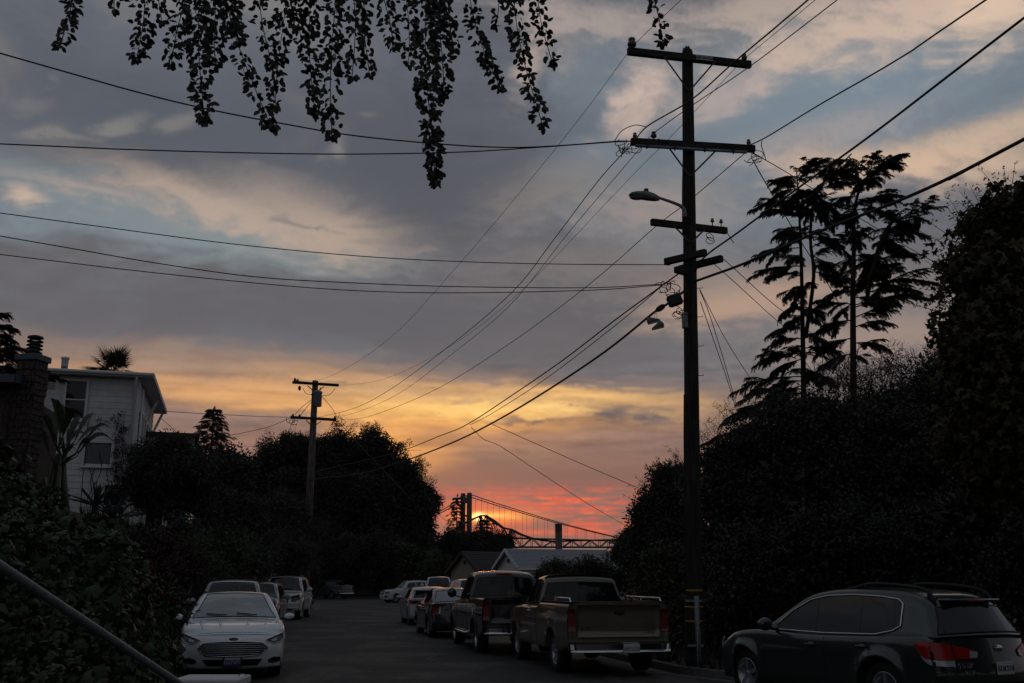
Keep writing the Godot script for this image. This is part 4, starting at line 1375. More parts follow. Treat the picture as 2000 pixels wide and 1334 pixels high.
func tan_pickup() -> void:
	var spec := pickup_spec(5.6, 1.99, 1.82, 0.25)
	spec.merge({"fc": 0.32, "round": 0.08, "tumble": 0.30}, true)
	var g := start_car("pickup_truck", "tan extended cab pickup with chrome bed rails parked beside the tall utility pole", "truck", 1.40, -22.35, 12.0, spec, paint("tan_metallic", lin(0.115, 0.094, 0.066), 0.2))
	var car: Node3D = g[0]
	var b: Body = g[1]
	add_wheels(car, b, M.alloy, 5, 0.26)
	add_screen(car, b, "windshield", 0.03, 0.24, 0.05, M.tint)
	add_screen(car, b, "rear_window", 0.815, 0.975, 0.0, M.tint)
	add_side_glass(car, b, [[v2([-0.88, 1.42, -0.55, 1.71, -0.30, 1.745]), v2([-0.95, 1.26, -0.26, 1.26])], [v2([-0.20, 1.745, -0.02, 1.72, 0.06, 1.66]), v2([-0.22, 1.34, -0.10, 1.27, 0.08, 1.30])]], M.tint, M.black)
	add_mirrors(car, b, -0.92, 1.36, Vector3(0.22, 0.2, 0.14), M.black)
	add_handles(car, b, [Vector2(-0.36, 1.10)], M.chrome, true)
	add_door_seams(car, b, [-1.12, -0.22, 0.28], 0.46)
	var r := func(q: Vector2) -> Vector3: return b.rear(q.x, q.y, 0.012)
	add_pair(car, "tail_light", v2([0.83, 1.20, 0.975, 1.20]), v2([0.83, 0.80, 0.975, 0.80]), r, M.dark_red_lens, Vector3(0, 0, -0.03))
	var gate := add_panel(car, "tailgate", v2([-0.80, 1.27, 0.80, 1.27]), v2([-0.80, 0.70, 0.80, 0.70]), r, M.tan_metallic, Vector3(0, 0, -0.03))
	var st := mb(true)
	ball(st, b.rear(0.0, 1.14, 0.014), Vector3(0.22, 0.11, 0.02), Basis.IDENTITY, 14)
	part("gate_handle", st, M.black, gate)
	st = mb()
	for sgn: float in [-1.0, 1.0]:
		box(st, b.rear(sgn * 0.803, 0.985, 0.011), Vector3(0.012, 0.57, 0.008))
	box(st, b.rear(0, 0.695, 0.011), Vector3(1.60, 0.012, 0.008))
	part("gate_seam", st, M.black, gate)
	text_part("lettering", "F-150", 0.06, M.black, gate, Transform3D(Basis.IDENTITY, b.rear(-0.62, 0.85, 0.014)))
	add_panel(car, "bumper", v2([-0.97, 0.62, -0.3, 0.62, 0.3, 0.62, 0.97, 0.62]), v2([-0.95, 0.44, -0.3, 0.44, 0.3, 0.44, 0.95, 0.44]), func(q: Vector2) -> Vector3: return b.rear(q.x, q.y, 0.14), M.chrome, Vector3(0, 0, -0.2))
	st = mb()
	soft_box(st, b.rear(0.18, 0.50, 0.155), Vector3(0.31, 0.155, 0.014), 0.004)
	var pl := part("licence_plate", st, M.plate_white, car)
	text_part("lettering", "6R11038", 0.07, M.plate_ink, pl, Transform3D(Basis.IDENTITY, b.rear(0.18, 0.495, 0.163)), "Droid Sans Mono", 0.72)
	# bed rails and caps
	for sgn: float in [-1.0, 1.0]:
		st = mb(true)
		var x: float = sgn * (b.side_x(1.2, 1.25) - 0.075)
		tube(st, [Vector3(x, 1.31, 0.5), Vector3(x, 1.385, 0.58), Vector3(x, 1.385, 2.58), Vector3(x, 1.31, 2.66)], 0.021, 8)
		tube(st, [Vector3(x, 1.3, 1.5), Vector3(x, 1.385, 1.5)], 0.018, 6)
		part("bed_rail", st, M.chrome, car)
		st = mb()
		soft_box(st, Vector3(x + sgn * 0.01, 1.318, 1.55), Vector3(0.115, 0.018, 2.35), 0.006)
		part("rail_cap", st, M.black, car)
		st = mb()
		box(st, b.side(sgn, -0.65, 0.82, 0.008), Vector3(0.02, 0.05, 0.85))
		box(st, b.side(sgn, 0.03, 0.82, 0.008), Vector3(0.02, 0.05, 0.38))
		part("door_moulding", st, M.alloy, car)
	st = mb()
	soft_box(st, Vector3(0, 1.325, 2.72), Vector3(1.70, 0.022, 0.10), 0.007)
	part("gate_cap", st, M.black, car)

func green_wagon() -> void:
	var spec := suv_spec(1.60)
	spec.merge({"L": 4.80, "W": 1.82, "belt": 1.0, "zf": -1.47, "zr": 1.27, "wr": 0.345, "ar": 0.405, "sill": 0.24, "tumble": 0.40, "fc": 0.42, "rc": 0.34, "flare": 0.045, "rwrap": 0.26, "roof_round": 0.085, "shoulder": 0.045,
		"deck": v2([-2.40, 0.76, -2.2, 0.86, -1.7, 0.95, -1.2, 0.995, -0.95, 1.0, 0.0, 0.975, 1.0, 1.0, 1.8, 1.03, 2.2, 1.03, 2.40, 0.98]),
		"roof": v2([-1.20, 0.99, -0.80, 1.24, -0.35, 1.475, 0.05, 1.56, 0.6, 1.59, 1.2, 1.58, 1.72, 1.535, 1.98, 1.44, 2.14, 1.22, 2.27, 1.02]),
		"rrake": v2([0.25, 0.10, 0.40, 0.0, 0.6, -0.02, 0.75, 0.02, 0.9, 0.06, 1.02, 0.09])}, true)
	var g := start_car("wagon_car", "dark green station wagon with chrome window trim and red tail lamp at the lower right", "car", 4.98, -15.35, 26.7, spec, paint("deep_green", lin(0.009, 0.019, 0.016)))
	var car: Node3D = g[0]
	var b: Body = g[1]
	add_wheels(car, b, M.alloy, 5, 0.225)
	add_screen(car, b, "windshield", 0.03, 0.32, 0.05, M.tint)
	add_screen(car, b, "rear_window", 0.815, 0.975, 0.035, M.tint)
	# front door, rear door and quarter glass inside one line of bright trim
	var top := v2([-0.88, 1.09, -0.60, 1.27, -0.25, 1.425, 0.10, 1.485, 0.6, 1.505, 1.15, 1.488, 1.50, 1.455, 1.60, 1.40])
	var foot := v2([-0.92, 1.025, 0.2, 1.012, 1.2, 1.035, 1.55, 1.09, 1.68, 1.15])
	for sgn: float in [-1.0, 1.0]:
		var cuts := [[0.0, 0.335], [0.365, 0.66], [0.695, 1.0]]
		var ts := spread(top, 60)
		var fs := spread(foot, 60)
		var panes := []
		for c in cuts:
			var a := int(c[0] * 60)
			var e := int(c[1] * 60)
			var st := mb(true)
			var tp := ts.slice(a, e + 1)
			var ft := fs.slice(a, e + 1)
			strip(st, tp, ft, func(q: Vector2) -> Vector3: return b.flank(sgn, q.x, q.y, 0.005), 6)
			part("side_window", st, M.tint, car)
		var ring := []
		for q: Vector2 in fs:
			ring.append(b.flank(sgn, q.x, q.y - 0.012, 0.009))
		for i in range(60, -1, -1):
			ring.append(b.flank(sgn, ts[i].x, ts[i].y + 0.014, 0.009))
		ring.append(ring[0])
		var st2 := mb(true)
		tube(st2, ring, 0.013, 6)
		part("window_trim", st2, M.chrome, car)
		for c in [[0.335, 0.365], [0.66, 0.695]]:
			var st := mb(true)
			var a := int(c[0] * 60)
			var e := int(c[1] * 60)
			strip(st, ts.slice(a, e + 1), fs.slice(a, e + 1), func(q: Vector2) -> Vector3: return b.flank(sgn, q.x, q.y, 0.008), 6)
			part("door_pillar", st, M.gloss_black, car)
	add_mirrors(car, b, -0.74, 1.09, Vector3(0.25, 0.19, 0.15), M.deep_green)
	add_handles(car, b, [Vector2(0.02, 0.845), Vector2(0.98, 0.865)], M.deep_green, true)
	add_door_seams(car, b, [-0.98, 0.26, 1.12], 0.30)
	# low roof rails that stand on long feet
	for sgn: float in [-1.0, 1.0]:
		var st := mb(true)
		var pts := []
		for k in 13:
			var t := lerpf(0.40, 0.80, k / 12.0)
			pts.append(b.over(t, sgn, 0.045, 0.0) + Vector3(0, 0.075 * smoothstep(0, 0.22, k / 12.0) * smoothstep(1.0, 0.86, k / 12.0), 0))
		tube(st, pts, 0.022, 8)
		for k in [2, 10, 11]:
			tube(st, [pts[k] - Vector3(0, 0.09, 0), pts[k]], 0.03, 6)
		part("roof_rail", st, M.black, car)
	var r := func(q: Vector2) -> Vector3: return b.rear(q.x, q.y, 0.014)
	# tail lamps: a corner part that runs on along the flank, and an inner part on the hatch
	for sgn: float in [-1.0, 1.0]:
		var ring_at := func(q: Vector2) -> Vector3:
			# x beyond the corner wraps on along the side
			if q.x > 0.845:
				return b.side(sgn, b.hl - 0.02 - (q.x - 0.845), q.y, 0.012)
			return b.rear(sgn * q.x, q.y, 0.014)
		var st := mb(true)
		strip(st, spread(v2([0.66, 0.935, 0.80, 0.965, 0.90, 0.975, 1.12, 0.965, 1.24, 0.925]), 16), spread(v2([0.66, 0.76, 0.80, 0.755, 0.90, 0.77, 1.10, 0.85, 1.24, 0.915]), 16), ring_at, 5)
		var lamp := part("tail_light", st, M.red_lens, car)
		st = mb(true)
		strip(st, spread(v2([0.66, 0.755, 0.80, 0.75, 0.90, 0.765, 1.02, 0.805]), 10), spread(v2([0.67, 0.685, 0.80, 0.685, 0.90, 0.71, 1.0, 0.79]), 10), ring_at, 3)
		part("reversing_light", st, M.clear_lens, lamp)
		st = mb(true)
		strip(st, spread(v2([0.38, 0.875, 0.64, 0.932]), 8), spread(v2([0.42, 0.78, 0.64, 0.775]), 8), ring_at, 4)
		part("hatch_light", st, M.red_lens, lamp)
		st = mb(true)
		strip(st, spread(v2([0.36, 0.855, 0.46, 0.87]), 4), spread(v2([0.38, 0.79, 0.48, 0.785]), 4), func(q: Vector2) -> Vector3: return ring_at.call(q) + Vector3(0, 0, 0.004), 2)
		part("hatch_reversing_light", st, M.clear_lens, lamp)
	text_part("lettering", "SUBARU", 0.062, M.chrome, car, Transform3D(Basis.IDENTITY, b.rear(-0.50, 0.70, 0.012)), "Droid Sans", 1.25)
	text_part("lettering", "OUTBACK", 0.035, M.chrome, car, Transform3D(Basis.IDENTITY, b.rear(-0.50, 0.625, 0.012)), "Droid Sans", 1.15)
	add_plate(car, b, true, 0.66, "6TAC518")
	var st := mb(true)
	ball(st, b.rear(0, 0.89, 0.012), Vector3(0.15, 0.085, 0.02), Basis.IDENTITY, 16)
	part("oval_badge", st, M.chrome, car)
	add_panel(car, "bumper", v2([-0.90, 0.50, 0.90, 0.50]), v2([-0.88, 0.28, 0.88, 0.28]), func(q: Vector2) -> Vector3: return b.rear(q.x, q.y, 0.03), M.black, Vector3(0, 0, -0.05))
	add_pair(car, "headlight", v2([0.55, 0.78, 0.84, 0.86]), v2([0.58, 0.66, 0.84, 0.68]), func(q: Vector2) -> Vector3: return b.front(q.x, q.y, 0.01), M.clear_lens, Vector3(0, 0, 0.03))
	roof_spoiler(car, b, 0.46, M.deep_green)

func fleet() -> void:
	var pg := mat("pale_glass", lin(0.16, 0.17, 0.18), 0.05)
	pg.clearcoat_enabled = true
	mat("windscreen_grey", lin(0.30, 0.31, 0.31), 0.06, 0.45)
	white_sedan()
	silver_suv()
	grey_crossover()
	white_utility_truck()
	far_pickup()
	far_crossover()
	far_white_pickup()
	far_small_truck()
	white_van()
	silver_hatch()
	dark_sedan()
	black_pickup()
	tan_pickup()
	green_wagon()

# ---------------------------------------------------------------- utility poles, wires
func insulator(parent: Node, at: Vector3, wide: float, m: Material) -> void:
	var st := mb(true)
	var w := wide
	lathe(st, [Vector2(0.012, -0.10), Vector2(0.012, 0.0), Vector2(w * 0.42, 0.005), Vector2(w * 0.5, w * 0.25), Vector2(w * 0.46, w * 0.5), Vector2(w * 0.3, w * 0.62), Vector2(w * 0.30, w * 0.72), Vector2(w * 0.4, w * 0.8), Vector2(w * 0.34, w * 0.98), Vector2(0.001, w * 1.05)], 14, Transform3D(Basis.IDENTITY, at))
	part("insulator", st, m, parent)

func cross_arm(parent: Node, a: Vector3, b: Vector3, wide := 0.10, high := 0.125) -> MeshInstance3D:
	var st := mb()
	var turn := basis_along(a, b)
	soft_box(st, Vector3.ZERO, Vector3(a.distance_to(b), high, wide), 0.008)
	var o := part("cross_arm", st, M.arm_wood, parent)
	o.transform = Transform3D(Basis(turn.z, turn.y, -turn.x), (a + b) * 0.5 - (parent as Node3D).position)
	return o

func wire(called: String, label: String, pts: Array, r: float, group := "", m: Material = null) -> Node3D:
	var o := thing(called, label, "wire" if called != "telephone_cable" else "cable", Vector3.ZERO, 0.0, group)
	var st := mb(true)
	tube(st, curve(pts, 5), r, 6)
	part("strand", st, m if m else M.cable, o)
	return o

func tangle(parent: Node, called: String, at: Vector3, reach: float, n: int, sd: int, r := 0.008) -> void:
	rng.seed = sd
	for k in n:
		var pts := []
		var c := at + Vector3(rng.randf_range(-1, 1), rng.randf_range(-0.9, 0.3), rng.randf_range(-1, 1)) * reach * 0.35
		var ax := Vector3(rng.randf_range(-1, 1), rng.randf_range(-0.4, 0.4), rng.randf_range(-1, 1)).normalized()
		var u := basis_along(Vector3.ZERO, ax)
		var a0 := rng.randf() * TAU
		var arc := rng.randf_range(2.5, 5.5)
		var q := reach * rng.randf_range(0.25, 0.5)
		for i in 9:
			var a := a0 + arc * i / 8.0
			pts.append(c + (u.x * cos(a) + u.y * sin(a) * 0.8) * q * (1.0 + 0.25 * sin(a * 2.3)))
		var st := mb(true)
		tube(st, curve(pts, 3), r, 5)
		part(called, st, M.cable, parent)

func near_pole() -> void:
	var base := Vector3(3.51, 0, -20.6)
	var pole := thing("utility_pole", "tall weathered wooden utility pole with four cross arms, rising beside the tan pickup", "utility pole", base)
	var axis := func(y: float) -> Vector3: return Vector3(0.37 * y / 13.06, y, 0)
	var st := mb(true)
	var rows := []
	rng.seed = 5
	for i in 27:
		var y := -0.3 + i * 0.515
		var r := lerpf(0.172, 0.118, i / 26.0)
		var row := []
		for k in 18:
			var a := TAU * k / 18.0
			var rr := r * (1.0 + 0.035 * sin(k * 2.7 + i * 0.11) + rng.randf_range(-0.012, 0.012))
			row.append(axis.call(y) + Vector3(cos(a) * rr, 0, -sin(a) * rr))
		rows.append(row)
	# the split, ragged top
	var last: Array = rows[-1]
	var ragged := []
	for k in 18:
		ragged.append(last[k] * Vector3(1, 1, 1) + Vector3(0, 0.04 + 0.12 * absf(sin(k * 1.9)) * rng.randf(), 0) + (axis.call(13.1) - last[k]) * Vector3(0.25, 0, 0.25))
	rows.append(ragged)
	loft(st, rows, true, true)
	part("shaft", st, M.pole_wood, pole)
	var a1 := cross_arm(pole, Vector3(2.50, 12.86, -20.14), Vector3(5.30, 12.86, -20.74), 0.11, 0.16)
	var a2 := cross_arm(pole, Vector3(2.53, 10.80, -20.24), Vector3(5.25, 10.80, -20.62), 0.11, 0.15)
	var a3 := cross_arm(pole, Vector3(2.92, 9.04, -20.34), Vector3(4.62, 9.04, -20.90), 0.11, 0.135)
	a3.position.z -= 0.02
	cross_arm(pole, Vector3(3.27, 8.28, -20.95), Vector3(4.02, 8.28, -20.30), 0.11, 0.14).position += Vector3(-0.02, 0.02, 0.16)
	cross_arm(pole, Vector3(3.60, 8.22, -20.95), Vector3(4.36, 8.22, -20.20), 0.11, 0.14).position += Vector3(0.0, 0.0, -0.10)
	st = mb()
	soft_box(st, Vector3(3.58, 7.98, -20.45) - base, Vector3(0.5, 0.13, 0.12), 0.008, Basis(Vector3.UP, 0.7))
	part("arm_block", st, M.arm_wood, pole)
	# flat steel braces
	for e in [[Vector3(2.50, 12.79, -20.14), Vector3(5.30, 12.79, -20.74), 0.70], [Vector3(2.53, 10.73, -20.24), Vector3(5.25, 10.73, -20.62), 0.62], [Vector3(2.92, 8.98, -20.36), Vector3(4.62, 8.98, -20.92), 0.36]]:
		for t: float in [0.28, 0.70]:
			st = mb()
			var foot: Vector3 = axis.call(e[0].y - e[2]) + Vector3(0, 0, 0.15)
			bar(st, e[0].lerp(e[1], t) - base + Vector3(0, 0.02, 0.07), foot + Vector3((t - 0.5) * 0.06, 0, 0), 0.012, 0.035)
			part("brace", st, M.brace_steel, pole)
	# insulators
	insulator(pole, Vector3(2.60, 12.98, -20.16) - base, 0.20, M.porcelain)
	insulator(pole, Vector3(5.16, 12.98, -20.72) - base, 0.13, M.porcelain)
	insulator(pole, Vector3(2.62, 10.91, -20.26) - base, 0.10, M.glass_insulator)
	insulator(pole, Vector3(3.03, 10.93, -20.32) - base, 0.13, M.porcelain)
	insulator(pole, Vector3(5.12, 10.91, -20.60) - base, 0.10, M.glass_insulator)
	insulator(pole, Vector3(4.30, 9.20, -20.82) - base, 0.085, M.glass_insulator)
	insulator(pole, Vector3(4.50, 9.20, -20.88) - base, 0.085, M.glass_insulator)
	# grey wire guard under the second arm with its straps
	st = mb(true)
	tube(st, [Vector3(2.62, 10.69, -20.20) - base, Vector3(5.05, 10.69, -20.54) - base], 0.035, 8)
	var guard := part("wire_guard", st, M.galvanised, pole)
	for t: float in [0.1, 0.35, 0.62, 0.88]:
		st = mb()
		box(st, Vector3(2.62, 10.70, -20.18).lerp(Vector3(5.05, 10.70, -20.52), t) - base, Vector3(0.03, 0.11, 0.10))
		part("strap", st, M.black, guard)
	# warning plate on the top arm
	st = mb()
	soft_box(st, Vector3.ZERO, Vector3(0.40, 0.105, 0.012), 0.003)
	var sign := part("warning_sign", st, M.sign_face, pole)
	sign.transform = Transform3D(a1.basis, Vector3(4.20, 12.86, -20.505) - base + a1.basis.z * 0.068)
	text_part("lettering", "HIGH VOLTAGE", 0.052, M.plate_ink, sign, Transform3D(Basis.IDENTITY, Vector3(0, 0, 0.008)), "Droid Sans", 0.82)
	# boxes, riser pipe, bands and steps
	st = mb()
	soft_box(st, Vector3(3.56, 6.93, -20.45) - base, Vector3(0.11, 0.33, 0.12), 0.012)
	part("meter_box", st, M.galvanised, pole)
	for k in 6:
		st = mb()
		var q: Vector3 = axis.call(8.9 - k * 0.62)
		tube(st, [q + Vector3(0.14, 0, 0.02), q + Vector3(0.25, 0, 0.03), q + Vector3(0.25, 0.03, 0.03)], 0.008, 5)
		part("pole_step", st, M.steel, pole)
	st = mb(true)
	tube(st, [Vector3(0.05, -0.1, 0.215), Vector3(0.05, 1.42, 0.215)], 0.048, 10)
	part("riser_pipe", st, M.galvanised, pole)
	for y: float in [0.5, 1.33]:
		st = mb()
		box(st, Vector3(0.0, y, 0.20), Vector3(0.30, 0.04, 0.06))
		part("pipe_clamp", st, M.galvanised, pole)
	for y: float in [0.94, 1.21, 1.52]:
		st = mb(true)
		var c: Vector3 = axis.call(y)
		lathe(st, [Vector2(0.174, -0.02), Vector2(0.177, -0.02), Vector2(0.177, 0.02), Vector2(0.174, 0.02)], 18, Transform3D(Basis.IDENTITY, c))
		part("reflective_band", st, M.yellow_band, pole)
	st = mb(true)
	tube(st, curve([axis.call(10.5) + Vector3(-0.13, 0, 0.06), axis.call(9.6) + Vector3(-0.15, 0, 0.05), axis.call(8.8) + Vector3(-0.15, 0, 0.05)], 4), 0.018, 6)
	part("down_lead", st, M.wire_grey, pole)
	st = mb(true)
	tube(st, [axis.call(5.4) + Vector3(-0.16, 0, 0.05), axis.call(4.6) + Vector3(-0.17, 0, 0.05), axis.call(1.5) + Vector3(-0.18, 0, 0.06)], 0.012, 5)
	part("down_lead", st, M.wire_grey, pole)
	tangle(pole, "jumper_loop", Vector3(2.42, 10.73, -20.30) - base, 0.42, 9, 11)
	tangle(pole, "jumper_loop", Vector3(3.19, 10.93, -20.40) - base, 0.34, 2, 12)
	tangle(pole, "jumper_loop", Vector3(5.33, 10.67, -20.70) - base, 0.34, 5, 13)
	tangle(pole, "jumper_loop", Vector3(3.18, 7.64, -20.40) - base, 0.34, 8, 14)
	tangle(pole, "jumper_loop", Vector3(3.46, 7.14, -20.50) - base, 0.30, 6, 15)
	tangle(pole, "jumper_loop", Vector3(4.24, 8.83, -20.80) - base, 0.30, 3, 16)
	for e in [[Vector3(2.19, 10.85, -20.30), Vector3(2.35, 11.08, -20.30), Vector3(2.63, 11.21, -20.30), Vector3(2.83, 11.23, -20.30), Vector3(2.87, 11.17, -20.30)], [Vector3(5.44, 11.03, -20.70), Vector3(5.42, 10.91, -20.70), Vector3(5.50, 10.74, -20.80), Vector3(5.52, 10.63, -20.80)], [Vector3(4.55, 9.14, -20.90), Vector3(4.67, 8.91, -20.90), Vector3(4.75, 8.77, -20.90)]]:
		st = mb(true)
		tube(st, curve([e[0] - base, e[1] - base, e[2] - base, e[-1] - base], 4), 0.010, 5)
		part("jumper_loop", st, M.cable, pole)
	var t := thing("splice_case", "black splice case hung on the cable against the tall pole", "splice case", Vector3(3.36, 7.35, -20.40))
	st = mb()
	soft_box(st, Vector3.ZERO, Vector3(0.30, 0.24, 0.16), 0.03, Basis(Vector3.BACK, 0.35))
	part("case", st, M.black, t)
	for s: float in [-0.14, 0.13]:
		st = mb(true)
		tube(st, [Vector3(s, 0.08, 0), Vector3(s - 0.04, 0.17 + s * 0.4, 0)], 0.012, 5)
		part("hanger", st, M.cable, t)
	# cobra head street lamp
	var lamp := thing("street_lamp", "unlit cobra head street lamp on a curved bracket from the tall pole", "street lamp", Vector3(3.65, 9.35, -20.40))
	var o: Vector3 = lamp.position
	st = mb(true)
	tube(st, curve([Vector3(3.64, 9.16, -20.40) - o, Vector3(3.61, 9.35, -20.38) - o, Vector3(3.45, 9.44, -20.34) - o, Vector3(3.06, 9.55, -20.26) - o], 5), [0.045, 0.045, 0.045, 0.045, 0.045, 0.042, 0.04, 0.038, 0.036, 0.034, 0.033, 0.032, 0.031, 0.03, 0.03, 0.03], 10)
	part("bracket", st, M.galvanised, lamp)
	st = mb(true)
	var rows2 := []
	var head := [[1287, 385.5, 0.05, 0.05], [1279, 384, 0.095, 0.085], [1268, 382, 0.13, 0.10], [1255, 381, 0.14, 0.095], [1242, 380, 0.13, 0.06], [1233, 380.5, 0.09, 0.045], [1228, 382.5, 0.03, 0.02]]
	var from := Vector3(3.09, 9.55, -20.26) - o
	var to := Vector3(2.44, 9.54, -20.14) - o
	for h in head:
		var c := from.lerp(to, (1287.0 - h[0]) / 59.0) + Vector3(0, (383.5 - h[1]) * 0.011, 0)
		var row := []
		for k in 14:
			var a := TAU * k / 14.0
			row.append(c + Vector3(0, sin(a) * h[3] * (0.9 if sin(a) > 0 else 1.0), cos(a) * h[2]))
		rows2.append(row)
	loft(st, rows2, true, true)
	part("housing", st, M.galvanised, lamp)
	st = mb(true)
	ball(st, from.lerp(to, 0.72) + Vector3(0, -0.03, 0), Vector3(0.34, 0.10, 0.20))
	part("lens", st, M.glass_insulator, lamp)
	st = mb(true)
	lathe(st, [Vector2(0.05, 0.0), Vector2(0.052, 0.10), Vector2(0.04, 0.115), Vector2(0.001, 0.118)], 12, Transform3D(Basis.IDENTITY, from.lerp(to, 0.42) + Vector3(0, 0.06, 0)))
	part("light_sensor", st, M.black, lamp)
	# a pair of shoes thrown over the cable
	var shoes := thing("shoes", "pair of grey shoes hanging by their laces from the black cable", "shoes", Vector3(3.05, 7.23, -21.00))
	o = shoes.position
	for e in [[Vector3(3.00, 7.06, -21.00), 0.55, 1.0, 0.25], [Vector3(3.07, 6.92, -20.95), -0.5, -1.0, -0.3]]:
		var s := Node3D.new()
		s.name = "shoe"
		shoes.add_child(s, true)
		s.position = e[0] - o
		s.rotation = Vector3(0, 0.35 if e[2] > 0 else PI + 0.4, e[1] * 0.6)
		st = mb(true)
		var sr := []
		for q in [[-0.14, 0.02, 0.055, 0.05], [-0.12, 0.035, 0.065, 0.05], [-0.06, 0.035, 0.07, 0.045], [0.0, 0.02, 0.055, 0.042], [0.06, 0.005, 0.04, 0.05], [0.11, -0.005, 0.03, 0.045], [0.15, -0.015, 0.012, 0.02]]:
			var row := []
			for k in 12:
				var a := TAU * k / 12.0
				row.append(Vector3(q[0], q[1] + sin(a) * q[2], cos(a) * q[3]))
			sr.append(row)
		loft(st, sr, true, true)
		mesh_node("upper", done(st), M.shoe_grey, s)
		st = mb()
		soft_box(st, Vector3(0.0, -0.035, 0), Vector3(0.29, 0.025, 0.09), 0.012)
		mesh_node("sole", done(st), M.shoe_sole, s)
	st = mb(true)
	tube(st, curve([Vector3(3.00, 7.08, -21.00) - o, Vector3(3.03, 7.19, -21.00) - o, Vector3(3.06, 7.28, -21.03) - o, Vector3(3.07, 7.18, -21.00) - o, Vector3(3.07, 6.97, -20.96) - o], 4), 0.005, 4)
	part("laces", st, M.shoe_sole, shoes)

func far_pole() -> void:
	var base := Vector3(-12.86, 0, -65.5)
	var top := Vector3(-12.80, 14.39, -65.50)
	var pole := thing("utility_pole", "distant utility pole with two cross arms standing behind the white utility truck", "utility pole", base)
	var st := mb(true)
	tube(st, [Vector3.ZERO, (top - base) * 0.5, top - base], [0.27, 0.235, 0.19], 14)
	part("shaft", st, M.grey_wood, pole)
	cross_arm(pole, Vector3(-14.10, 14.14, -64.90), Vector3(-11.31, 14.15, -66.00), 0.14, 0.17).position.z += 0.25
	cross_arm(pole, Vector3(-14.12, 11.87, -64.90), Vector3(-11.39, 11.88, -66.00), 0.14, 0.17).position.z += 0.25
	for e in [[Vector3(-13.23, 14.03, -65.20), Vector3(-12.88, 13.70, -65.40)], [Vector3(-12.20, 14.00, -65.40), Vector3(-12.62, 13.70, -65.40)], [Vector3(-13.22, 11.76, -65.20), Vector3(-12.95, 11.49, -65.40)], [Vector3(-12.30, 11.72, -65.40), Vector3(-12.69, 11.45, -65.40)]]:
		st = mb()
		bar(st, e[0] - base, e[1] - base, 0.03, 0.05)
		part("brace", st, M.brace_steel, pole)
	for e in [Vector3(-13.98, 11.91, -64.70), Vector3(-13.60, 11.91, -64.90), Vector3(-11.49, 11.95, -65.80), Vector3(-13.96, 14.24, -64.70), Vector3(-13.81, 14.19, -64.80)]:
		insulator(pole, e - base, 0.18, M.porcelain)
	for e in [[Vector3(-13.68, 13.80, -64.90), 0.20, 0.34]]:
		st = mb(true)
		ball(st, e[0] - base, Vector3(e[1], e[2], e[1]))
		part("fuse_cutout", st, M.black, pole)
	tangle(pole, "jumper_loop", Vector3(-14.06, 11.73, -64.80) - base, 0.8, 4, 31, 0.016)
	tangle(pole, "jumper_loop", Vector3(-11.38, 11.85, -65.60) - base, 0.9, 4, 32, 0.016)
	for e in [[Vector3(-12.86, 13.16, -65.20), Vector3(-13.48, 12.59, -65.00), Vector3(-13.88, 12.06, -64.80)], [Vector3(-12.88, 13.02, -65.20), Vector3(-13.31, 12.42, -65.00), Vector3(-13.53, 12.01, -64.90)], [Vector3(-12.30, 13.36, -65.20), Vector3(-11.64, 12.59, -65.40), Vector3(-11.32, 12.02, -65.60)], [Vector3(-13.45, 13.80, -64.90), Vector3(-13.29, 13.49, -65.00), Vector3(-12.97, 13.42, -65.20)], [Vector3(-12.24, 13.36, -65.20), Vector3(-11.82, 13.53, -65.60), Vector3(-11.55, 13.99, -65.90)]]:
		st = mb(true)
		tube(st, curve([e[0] - base, e[1] - base, e[2] - base], 5), 0.018, 5)
		part("jumper_loop", st, M.cable, pole)
	var t := thing("transformer", "pale grey can transformer bolted near the top of the distant pole", "transformer", Vector3(-12.50, 12.62, -65.00))
	st = mb(true)
	lathe(st, [Vector2(0.001, 0.0), Vector2(0.24, 0.0), Vector2(0.265, 0.03), Vector2(0.265, 0.86), Vector2(0.285, 0.88), Vector2(0.285, 0.95), Vector2(0.20, 1.02), Vector2(0.001, 1.03)], 20)
	part("tank", st, M.galvanised, t)
	for s: float in [-0.12, 0.14]:
		insulator(t, Vector3(s, 1.1, 0.0), 0.13, M.porcelain)
	st = mb()
	box(st, Vector3(-0.22, 0.80, -0.1), Vector3(0.5, 0.07, 0.10))
	part("mounting_bracket", st, M.black, t)

